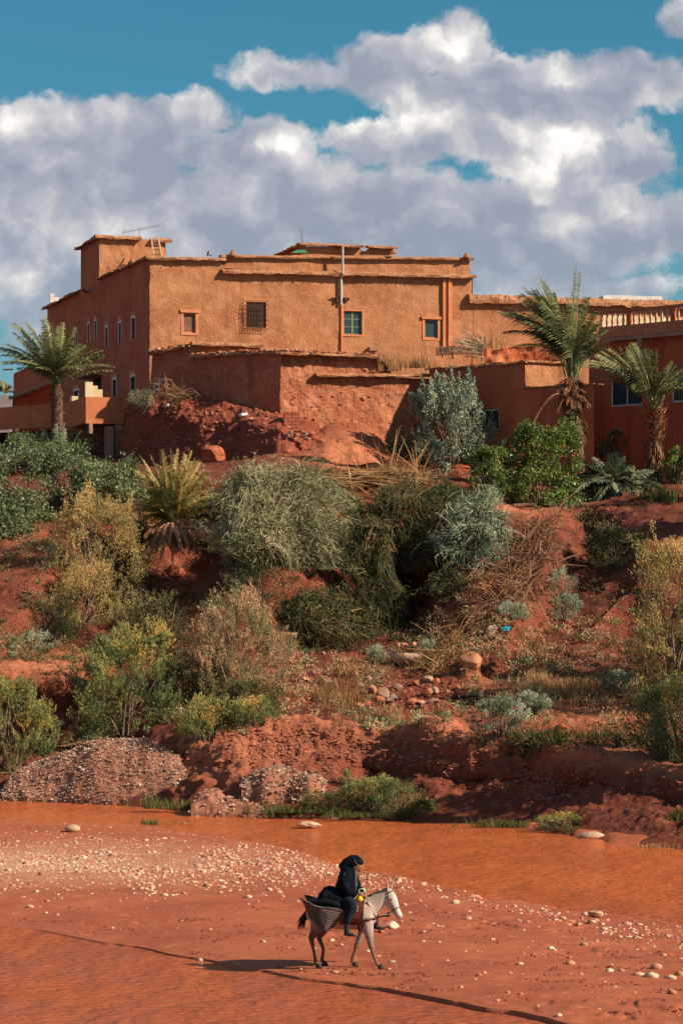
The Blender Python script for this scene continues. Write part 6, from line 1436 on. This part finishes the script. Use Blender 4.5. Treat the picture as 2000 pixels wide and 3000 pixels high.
# coat: grey-white body, darker legs and mottling
m_coat, t, b = new_mat('mule_coat'); g = t.n.new('ShaderNodeTexCoord').outputs['Object']; sp_ = t.n.new('ShaderNodeSeparateXYZ'); t.l.new(g, sp_.inputs[0])
c = t.mix(t.rng(t.noise(g, 7, 5), .42, .68), (.42, .33, .28), (.32, .24, .195))
c = t.mix(t.rng(t.noise(g, 40, 3), .56, .70, 0, .5), c, (.24, .17, .14))
c = t.mix(t.rng(t.math('ADD', sp_.outputs[2], t.math('MULTIPLY', t.noise(g, 6, 3), .25)), .25, .95, 1, 0), c, (.20, .105, .07))
c = t.mix(t.rng(t.math('ADD', sp_.outputs[2], t.math('MULTIPLY', sp_.outputs[0], .8)), .28, .02, 0, .85), c, (.15, .075, .05))
hl = t.math('MULTIPLY', t.rng(sp_.outputs[0], -.28, -.44), t.rng(sp_.outputs[2], .95, .62, 0, .85))
c = t.mix(hl, c, (.085, .048, .036))               # dark hind legs: own colour plus shade put into the coat
c = t.mix(t.math('MULTIPLY', t.rng(sp_.outputs[2], .75, .35), t.rng(t.noise(g, 22, 4), .48, .58, 0, .75)), c, (.12, .07, .05))
c = t.mix(t.rng(t.vm('DISTANCE', g, (.86, 0, 1.12), out=1), .32, .12), c, (.52, .47, .43))
t.val(b.inputs['Base Color'], c); b.inputs['Roughness'].default_value = .75; b.inputs['Specular IOR Level'].default_value = .2
M_hoof = M('hoof_horn', (.035, .025, .022), rough=.6); M_hair = M('dark_horse_hair', (.035, .018, .013), rough=.8); M_lea = M('dark_leather', (.045, .016, .010), (.09, .03, .018), 20, rough=.7)
M_eye = M('dark_eye', (.01, .008, .007), rough=.2, spec=.5)
mule = place(tag(bpy.data.objects.new('mule', None), 'pale grey mule walking right across the red sandbar, ridden by the hooded person', 'mule')); COL.objects.link(mule)
torso = loft([(-.76, 0, 1.04, .05, .06), (-.70, 0, 1.02, .17, .17), (-.58, 0, 1.02, .25, .25), (-.40, 0, .99, .28, .26), (-.15, 0, .96, .30, .27), (.1, 0, .96, .29, .27), (.28, 0, .98, .25, .28), (.42, 0, .97, .20, .25), (.50, 0, .96, .13, .16), (.54, 0, .96, .05, .07)], 20)
neck = loft([(.24, 0, 1.04, .14, .20), (.38, 0, 1.10, .125, .205), (.52, 0, 1.20, .095, .165), (.63, 0, 1.29, .08, .135), (.71, 0, 1.36, .07, .105), (.76, 0, 1.39, .05, .06)], 14)
head = loft([(.70, 0, 1.43, .035, .05), (.745, 0, 1.375, .075, .095), (.785, 0, 1.29, .085, .115), (.825, 0, 1.21, .078, .105), (.87, 0, 1.12, .062, .080), (.91, 0, 1.04, .052, .064), (.945, 0, .97, .055, .062), (.965, 0, .93, .045, .048), (.975, 0, .905, .02, .02)], 14)
jaw = loft([(.70, 0, 1.26, .05, .05), (.76, 0, 1.17, .06, .07), (.83, 0, 1.07, .04, .045), (.90, 0, .96, .035, .03), (.925, 0, .925, .02, .02)], 10)
def leg(p, front): return loft(p, 10)
legs = [
 loft([(.34, -.13, .95, .10, .16), (.39, -.14, .70, .075, .105), (.425, -.13, .52, .055, .066), (.465, -.13, .345, .046, .050), (.49, -.13, .26, .032, .034), (.535, -.13, .13, .030, .032), (.555, -.13, .085, .036, .040), (.60, -.13, .045, .032, .034)], 10),
 loft([(.30, .13, .95, .10, .16), (.27, .14, .68, .070, .095), (.20, .13, .50, .052, .060), (.145, .13, .365, .046, .050), (.12, .13, .28, .031, .033), (.075, .13, .15, .030, .032), (.07, .13, .10, .036, .040), (.10, .13, .055, .032, .034)], 10),
 loft([(-.50, -.14, 1.0, .13, .22), (-.53, -.16, .82, .11, .17), (-.585, -.15, .67, .075, .10), (-.655, -.14, .545, .045, .062), (-.645, -.14, .46, .036, .044), (-.61, -.14, .30, .032, .034), (-.585, -.14, .15, .032, .034), (-.578, -.14, .10, .038, .042), (-.545, -.14, .05, .033, .035)], 10),
 loft([(-.46, .14, 1.0, .13, .22), (-.44, .16, .80, .11, .16), (-.475, .15, .66, .072, .095), (-.545, .14, .535, .045, .060), (-.53, .14, .45, .036, .042), (-.475, .14, .31, .032, .034), (-.49, .14, .16, .031, .033), (-.495, .14, .11, .037, .040), (-.47, .14, .055, .033, .035)], 10)]
ears = [loft([(.735, -.055, 1.42, .028, .022), (.742, -.065, 1.48, .040, .016), (.748, -.07, 1.54, .032, .012), (.752, -.072, 1.60, .006, .005)], 8), loft([(.775, .05, 1.42, .028, .022), (.80, .06, 1.48, .040, .016), (.822, .065, 1.55, .032, .012), (.838, .067, 1.61, .006, .005)], 8)]
fuse('body', [torso, neck, head, jaw]+legs+ears, .013, m_coat, mule, 3)
for (x, y) in ((.62, -.13), (.115, .13), (-.525, -.14), (-.45, .14)):
    sub('hoof', loft([(x-.01, y, .075, .036, .04), (x, y, .04, .044, .052), (x+.01, y, .0, .050, .060), (x+.01, y, -.012, .045, .055)], 10), M_hoof, mule, smooth=True)
for s_ in (-1, 1):
    sub('eye', loft([(.815, s_*.070, 1.262, .012, .012), (.815, s_*.084, 1.262, .016, .018), (.815, s_*.092, 1.262, .008, .009)], 8, (1, 0, 0)), M_eye, mule)
    sub('nostril', loft([(.958, s_*.040, .945, .006, .006), (.962, s_*.052, .942, .012, .016), (.964, s_*.058, .940, .006, .006)], 8, (1, 0, 0)), M_eye, mule)
rg = np.random.default_rng(6); G = []
for k in range(60):
    a = np.array([-.73, rg.normal(0, .025), 1.08]); e = np.array([-.80-.16*rg.random(), rg.normal(0, .07), .60+.22*rg.random()]); G.append((a, a+(e-a)*.35+np.array([-.03, 0, -.04]), e))
V, Fq, T = ribbons(np.array(G), np.array([.018, .028, .004]), unit(rg.normal(size=(60, 3))), rg.random(60)); sub('tail', (V, Fq), M_hair, mule)
sub('tail_root', loft([(-.70, 0, 1.13, .04, .04), (-.74, 0, 1.07, .035, .035), (-.765, 0, .96, .03, .03), (-.78, 0, .85, .02, .02)], 8), M_hair, mule)
G = []
for k in range(90):
    q = rg.random(); a = np.array([.36+.37*q, rg.normal(0, .012), 1.285+.165*q]); G.append((a, a+np.array([-.02, rg.normal(0, .02), .02]), a+np.array([-.05, rg.normal(0, .03), -.005])))
V, Fq, T = ribbons(np.array(G), np.array([.016, .014, .004]), unit(rg.normal(size=(90, 3))), rg.random(90)); sub('mane', (V, Fq), M_hair, mule)
def ring(cx, cz, rb, rl, tx, tz, r=.010, a0=0, a1=6.29, n=22, y0=0):
    """strap round the animal in the plane across direction (tx, tz)"""
    th = np.linspace(a0, a1, n); nb = unit(np.array([-tz, 0, tx])[None])[0]
    return [np.array([cx, y0, cz])+nb*rb*math.cos(q)+np.array([0, 1, 0])*rl*math.sin(q) for q in th]
hn = sub('harness', join([tube(ring(.30, .97, .295, .262, 1, 0), .024, 5), tube(ring(.22, .97, .295, .272, 1, 0), .020, 5), tube([(.24, -.275, .90), (.38, -.24, .90), (.49, -.15, .91), (.555, 0, .92), (.49, .15, .91), (.38, .24, .90), (.24, .275, .90)], .026, 5),
    tube([(.36, -.15, 1.24), (.43, -.15, 1.10), (.50, -.13, .98), (.55, -.05, .93)], .013, 4), tube([(.555, -.03, .93), (.65, -.05, .95), (.72, -.06, .99), (.79, -.055, 1.03), (.86, -.06, 1.03)], .014, 5)]), M_lea, mule)
sub('halter', join([tube(ring(.885, 1.09, .082, .066, .42, -.9), .009, 5), tube(ring(.745, 1.38, .10, .080, .42, -.9), .009, 5), tube([(.735, -.078, 1.34), (.79, -.085, 1.20), (.865, -.068, 1.08)], .008, 4), tube([(.735, .078, 1.34), (.79, .085, 1.20), (.865, .068, 1.08)], .008, 4)]), M_lea, mule)
for k in range(7): sub('tassel', tube([(.70+.012*k, -.07, .98+.01*k), (.705+.012*k, -.085, .935+.01*(k % 3))], .010, 4), M_hair, mule)
sub('saddle_cloth', (lambda th: (np.array([(x, .305*math.sin(a)*1.0, .97+.30*math.cos(a)) for x in np.linspace(-.12, .30, 8) for a in th]), grid_faces(8, len(th))))(np.linspace(-2.15, 2.15, 20)), M('rust_saddle_blanket', (.16, .045, .025), (.09, .025, .018), 12, bump=.5), mule)
# panniers of woven grass
m_wv, t, b = new_mat('woven_esparto'); g = t.n.new('ShaderNodeTexCoord').outputs['Object']; s3 = t.n.new('ShaderNodeSeparateXYZ'); t.l.new(g, s3.inputs[0])
wz = t.math('ADD', s3.outputs[2], t.math('MULTIPLY', s3.outputs[0], .22))
st_ = t.math('SINE', t.math('MULTIPLY', wz, 175)); 
c = t.mix(t.rng(st_, -.6, .6), (.055, .040, .036), (.20, .145, .12)); c = t.mix(t.rng(t.noise(g, 14, 4), .45, .66, 0, .75), c, (.10, .07, .06))
t.val(b.inputs['Base Color'], c); b.inputs['Roughness'].default_value = .9
bp = t.n.new('ShaderNodeBump'); bp.inputs['Strength'].default_value = .8; bp.inputs['Distance'].default_value = .02; t.val(bp.inputs['Height'], st_); t.val(b.inputs['Normal'], bp.outputs[0])
def basket(sg, label):
    o = place(tag(bpy.data.objects.new('basket', None), label, 'basket', 'panniers')); COL.objects.link(o)
    ns, nt = 30, 26; V = []
    for t_ in np.linspace(0, 1, nt):
        L = np.interp(t_, [0, .35, .7, 1], [-.83, -.76, -.69, -.56]); R_ = np.interp(t_, [0, .3, .6, 1], [.04, -.03, -.13, -.24])
        for s in np.linspace(0, 1, ns):
            zt_ = np.interp(s, [0, .12, .35, .6, .8, 1], [1.27, 1.235, 1.15, 1.13, 1.10, 1.03]); zb_ = np.interp(s, [0, .3, .6, 1], [.80, .72, .69, .76])
            bul = (math.sin(math.pi*s)**.55)*(.25*(1-.55*t_**1.6)); fl = .012*math.sin(t_*75)
            V.append((L+(R_-L)*s, sg*(.24+bul+fl*math.sin(math.pi*s)), zt_*(1-t_)+zb_*t_))
    Vi = [(x, sg*(abs(y)-.04*(1 if 0 < i % ns < ns-1 else .3)), z-.01) for i, (x, y, z) in enumerate(V)]
    n = len(V); Fo = grid_faces(nt, ns); back = [(x, sg*.235, z) for (x, y, z) in V]
    rim = np.array([[i, i+1, n+i+1, n+i] for i in range(ns-1)]); bot = np.array([[(nt-1)*ns+i, (nt-1)*ns+i+1, 2*n+(nt-1)*ns+i+1, 2*n+(nt-1)*ns+i] for i in range(ns-1)])
    sub('weave', (np.array(V+Vi+back), [np.concatenate([Fo, Fo+n, Fo+2*n, rim, bot])]), m_wv, o, smooth=True)
    sub('rim', tube([np.array(V[i])+np.array([0, -sg*.01, .005]) for i in range(ns)], .020, 6), m_wv, o, smooth=True)
    return o
bk = basket(-1, 'big flat woven grass pannier hanging on the near flank of the mule'); bk2 = basket(1, 'matching woven pannier on the far flank of the mule, almost hidden')
# dark bundle between the panniers
M_cloth = M('black_cloth', (.004, .005, .007), (.008, .010, .013), 9, rough=.9, spec=.05, bump=.6, bscale=8)
bag = place(tag(bpy.data.objects.new('bundle', None), 'black cloth bundle tied on the mule behind the rider', 'bundle')); COL.objects.link(bag)
f_ = fuse('cloth', [loft([(-.50, -.05, 1.20, .26, .05), (-.42, -.08, 1.30, .27, .11), (-.28, -.08, 1.32, .28, .16), (-.12, -.06, 1.27, .28, .15), (0, 0, 1.22, .22, .08)], 14), loft([(-.46, -.12, 1.36, .05, .03), (-.38, -.12, 1.43, .11, .06), (-.28, -.10, 1.42, .13, .07), (-.18, -.1, 1.32, .1, .06)], 10),
      loft([(-.72, -.30, 1.24, .07, .02), (-.50, -.30, 1.23, .10, .05), (-.25, -.30, 1.20, .12, .08), (-.05, -.28, 1.12, .08, .05)], 10)], .016, M_cloth, bag, 3, fold=.02)
sub('cord', tube([(-.22, -.30, 1.33), (-.30, -.34, 1.26), (-.34, -.36, 1.20), (-.36, -.38, 1.15)], .008, 4), M('green_cord', (.05, .30, .20)), bag)
# rider
M_skin = M('skin', (.34, .15, .09), rough=.6); M_jac = M('dark_hooded_jacket', (.0035, .0055, .009), (.008, .011, .016), 6, rough=.9, bump=.7, bscale=9, bdist=.03, spec=.05)
M_trs = M('dark_blue_trousers', (.005, .011, .016), (.010, .020, .028), 9, rough=.85, bump=.4, bscale=14, bdist=.02); M_boot = M('dark_boot', (.012, .016, .022), rough=.45, spec=.35); M_pip = M('pale_piping', (.22, .21, .19))
rider = place(tag(bpy.data.objects.new('person', None), 'person in dark hooded jacket riding the mule, head bowed, holding a rope', 'person')); COL.objects.link(rider)
hd = loft([(.10, -.02, 1.80, .055, .055), (.13, -.02, 1.86, .07, .085), (.165, -.02, 1.92, .078, .10), (.17, -.02, 1.99, .07, .085), (.165, -.02, 2.03, .035, .04)], 12)
hd[0][:, 0] += 0
nose = loft([(.245, -.02, 1.915, .012, .012), (.268, -.02, 1.885, .016, .016), (.262, -.02, 1.872, .010, .010)], 8)
chin = loft([(.17, -.02, 1.84, .045, .04), (.22, -.02, 1.825, .035, .032), (.238, -.02, 1.822, .018, .018)], 8)
lips = loft([(.235, -.05, 1.852, .008, .008), (.248, -.02, 1.852, .010, .010), (.235, .01, 1.852, .008, .008)], 6, (0, 0, 1))
brow = loft([(.215, -.075, 1.935, .014, .014), (.242, -.02, 1.938, .014, .014), (.215, .035, 1.935, .014, .014)], 6, (0, 0, 1))
tor = loft([(-.04, 0, 1.17, .16, .14), (-.03, 0, 1.35, .15, .13), (0, 0, 1.6, .17, .12), (.02, 0, 1.73, .18, .09), (.06, -.01, 1.80, .06, .06), (.11, -.02, 1.86, .05, .05)], 12)
armn = [(.0, -.19, 1.72, .05, .05), (-.03, -.27, 1.55, .045, .045), (.04, -.29, 1.42, .04, .04), (.15, -.23, 1.37, .032, .032), (.21, -.18, 1.355, .026, .022)]
armf = [(.05, .17, 1.72, .05, .05), (.10, .25, 1.56, .045, .045), (.15, .25, 1.43, .04, .04), (.22, .16, 1.38, .032, .032), (.26, .07, 1.365, .026, .022)]
legn = [(-.06, -.13, 1.24, .09, .09), (.06, -.31, 1.24, .085, .08), (.13, -.36, 1.18, .068, .068), (.07, -.37, 1.0, .055, .06), (.03, -.37, .86, .042, .045), (.02, -.37, .76, .038, .04)]
legf = [(-.02, .13, 1.24, .09, .09), (.14, .31, 1.24, .085, .08), (.30, .36, 1.16, .068, .068), (.40, .36, 1.0, .055, .06), (.45, .35, .88, .042, .045), (.48, .35, .80, .038, .04)]
def hand(c, d, side, s=1):
    c = np.array(c); d = unit(np.array(d, float)[None])[0]; sd = unit(np.array(side, float)[None])[0]; up = np.cross(d, sd); G = [loft([tuple(c-d*.02)+(.024, .018), tuple(c+d*.03)+(.040, .018), tuple(c+d*.085)+(.040, .017), tuple(c+d*.10)+(.03, .012)], 8, tuple(sd))]
    for k, (o_, L) in enumerate(((-.030, .062), (-.010, .072), (.010, .068), (.030, .052))):
        a = c+d*.08+sd*o_; m = a+d*L*.45-up*.012; e = m+d*L*.15-up*L*.48; G.append(loft([tuple(a)+(.0095, .0095), tuple(m)+(.009, .009), tuple(e)+(.007, .007)], 6))
    a = c+d*.015-sd*.030; G.append(loft([tuple(a)+(.011, .011), tuple(a+d*.035-sd*.022-up*.012)+(.010, .010), tuple(a+d*.06-sd*.006-up*.03)+(.008, .008)], 6)); return G
def bow(g, a=24, c=(.06, 1.80)):                             # the head hangs forward
    q = math.radians(a); v = np.array(g[0], float); x, z = v[:, 0]-c[0], v[:, 2]-c[1]; v[:, 0] = c[0]+x*math.cos(q)+z*math.sin(q); v[:, 2] = c[1]-x*math.sin(q)+z*math.cos(q); return v, g[1]
hd, nose, chin, lips, brow = [bow(q, 40, (.09, 1.87)) for q in (hd, nose, chin, lips, brow)]
fuse('body', [hd, nose, chin, lips, brow, tor, loft(armn), loft(armf), loft(legn), loft(legf)]+hand((.21, -.18, 1.352), (.75, .5, -.25), (.3, -.3, .9))+hand((.262, .07, 1.362), (.5, -.75, -.3), (.4, .2, .9)), .0085, M_skin, rider, 2)
jk = fuse('jacket', [loft([(-.08, -.01, 1.10, .21, .15), (-.07, -.01, 1.22, .225, .18), (-.06, -.01, 1.40, .225, .18), (-.03, -.01, 1.58, .24, .17), (.0, -.01, 1.70, .225, .15), (.03, -.01, 1.79, .15, .12), (.06, -.01, 1.84, .08, .08)], 18)]+
     [loft([(q[0], q[1], q[2], q[3]+.038, q[4]+.040) for q in a[:-1]]+[(a[-1][0]-.01, a[-1][1], a[-1][2], .042, .040)]) for a in (armn, armf)]+
     [bow(loft([(-.10, -.01, 1.74, .11, .07), (-.05, -.01, 1.83, .12, .10), (.02, -.02, 1.93, .115, .125), (.10, -.02, 1.985, .105, .115), (.155, -.02, 1.985, .092, .095), (.195, -.02, 1.972, .07, .075), (.225, -.02, 1.96, .03, .03)], 14), 26, (.05, 1.84)),
      loft([(-.03, -.02, 1.80, .14, .09), (.06, -.02, 1.80, .12, .08), (.14, -.02, 1.77, .08, .05)], 10)], .0095, M_jac, rider, 3, fold=.016)
for nm, a in (('trouser_leg', legn), ('trouser_leg', legf)):
    sub(nm, loft([(q[0], q[1], q[2], q[3]+.018, q[4]+.018) for q in a[:-1]], 14), M_trs, rider, smooth=True)
for a in (legn, legf):
    x, y, z = a[-1][:3]; fuse('boot', [loft([(x, y, z+.16, .052, .055), (x, y, z+.04, .045, .048), (x+.005, y, z-.06, .048, .052), (x+.01, y, z-.10, .045, .05)], 10), loft([(x-.045, y, z-.10, .036, .036), (x+.03, y, z-.105, .042, .042), (x+.11, y, z-.125, .042, .030), (x+.175, y, z-.138, .028, .018)], 10)], .009, M_boot, rider, 2)
sub('piping', tube([(.155, -.135, 1.80), (.165, -.165, 1.70), (.165, -.17, 1.60), (.17, -.165, 1.50), (.165, -.16, 1.40)], .006, 4), M_pip, rider)
sub('piping', tube([(.175, -.125, 1.80), (.19, -.14, 1.70), (.19, -.145, 1.60), (.19, -.14, 1.50)], .004, 4), M_pip, rider)
sub('piping', tube([(-.02, -.268, 1.76), (-.06, -.285, 1.70), (-.065, -.31, 1.63), (-.04, -.325, 1.58)], .005, 4), M_pip, rider)
sub('piping', bow(tube([(.06, -.135, 2.02), (.10, -.14, 1.985), (.16, -.125, 1.965), (.20, -.10, 1.98)], .0035, 4), 30, (.05, 1.84)), M_pip, rider)
M_yel = M('yellow_cloth', (.85, .42, .01), (.9, .55, .05), 20, rough=.6)
pch = place(tag(bpy.data.objects.new('pouch', None), 'small yellow pouch held in the hands of the rider', 'pouch')); COL.objects.link(pch)
fuse('cloth', [loft([(.24, -.26, 1.33, .02, .02), (.25, -.27, 1.30, .05, .055), (.255, -.27, 1.265, .05, .055), (.25, -.27, 1.24, .02, .02)], 10)], .008, M_yel, pch, 2)
rp = place(tag(bpy.data.objects.new('rope', None), 'pale green rope coiled in the hands and led to the halter', 'rope')); COL.objects.link(rp)
M_rope = M('pale_green_rope', (.40, .48, .36)); M_rope2 = M('tan_rope', (.42, .27, .16))
sub('coil', join([tube([(.28+.055*math.cos(a)+.01*k, -.24+.02*k, 1.43+.04*math.sin(a)) for a in np.linspace(0, 6.28, 14)], .0075, 4, False) for k in range(3)]), M_rope, rp)
sub('strand', join([tube([(.29, -.22, 1.38), (.34, -.2, 1.33), (.40, -.18, 1.30), (.44, -.165, 1.24), (.52, -.15, 1.06), (.60, -.11, .99), (.72, -.09, .98), (.85, -.07, 1.02)], .007, 4), tube([(.22, -.24, 1.36), (.16, -.3, 1.30), (.17, -.33, 1.22), (.22, -.30, 1.15), (.20, -.30, 1.05)], .009, 4)]), M_rope2, rp)
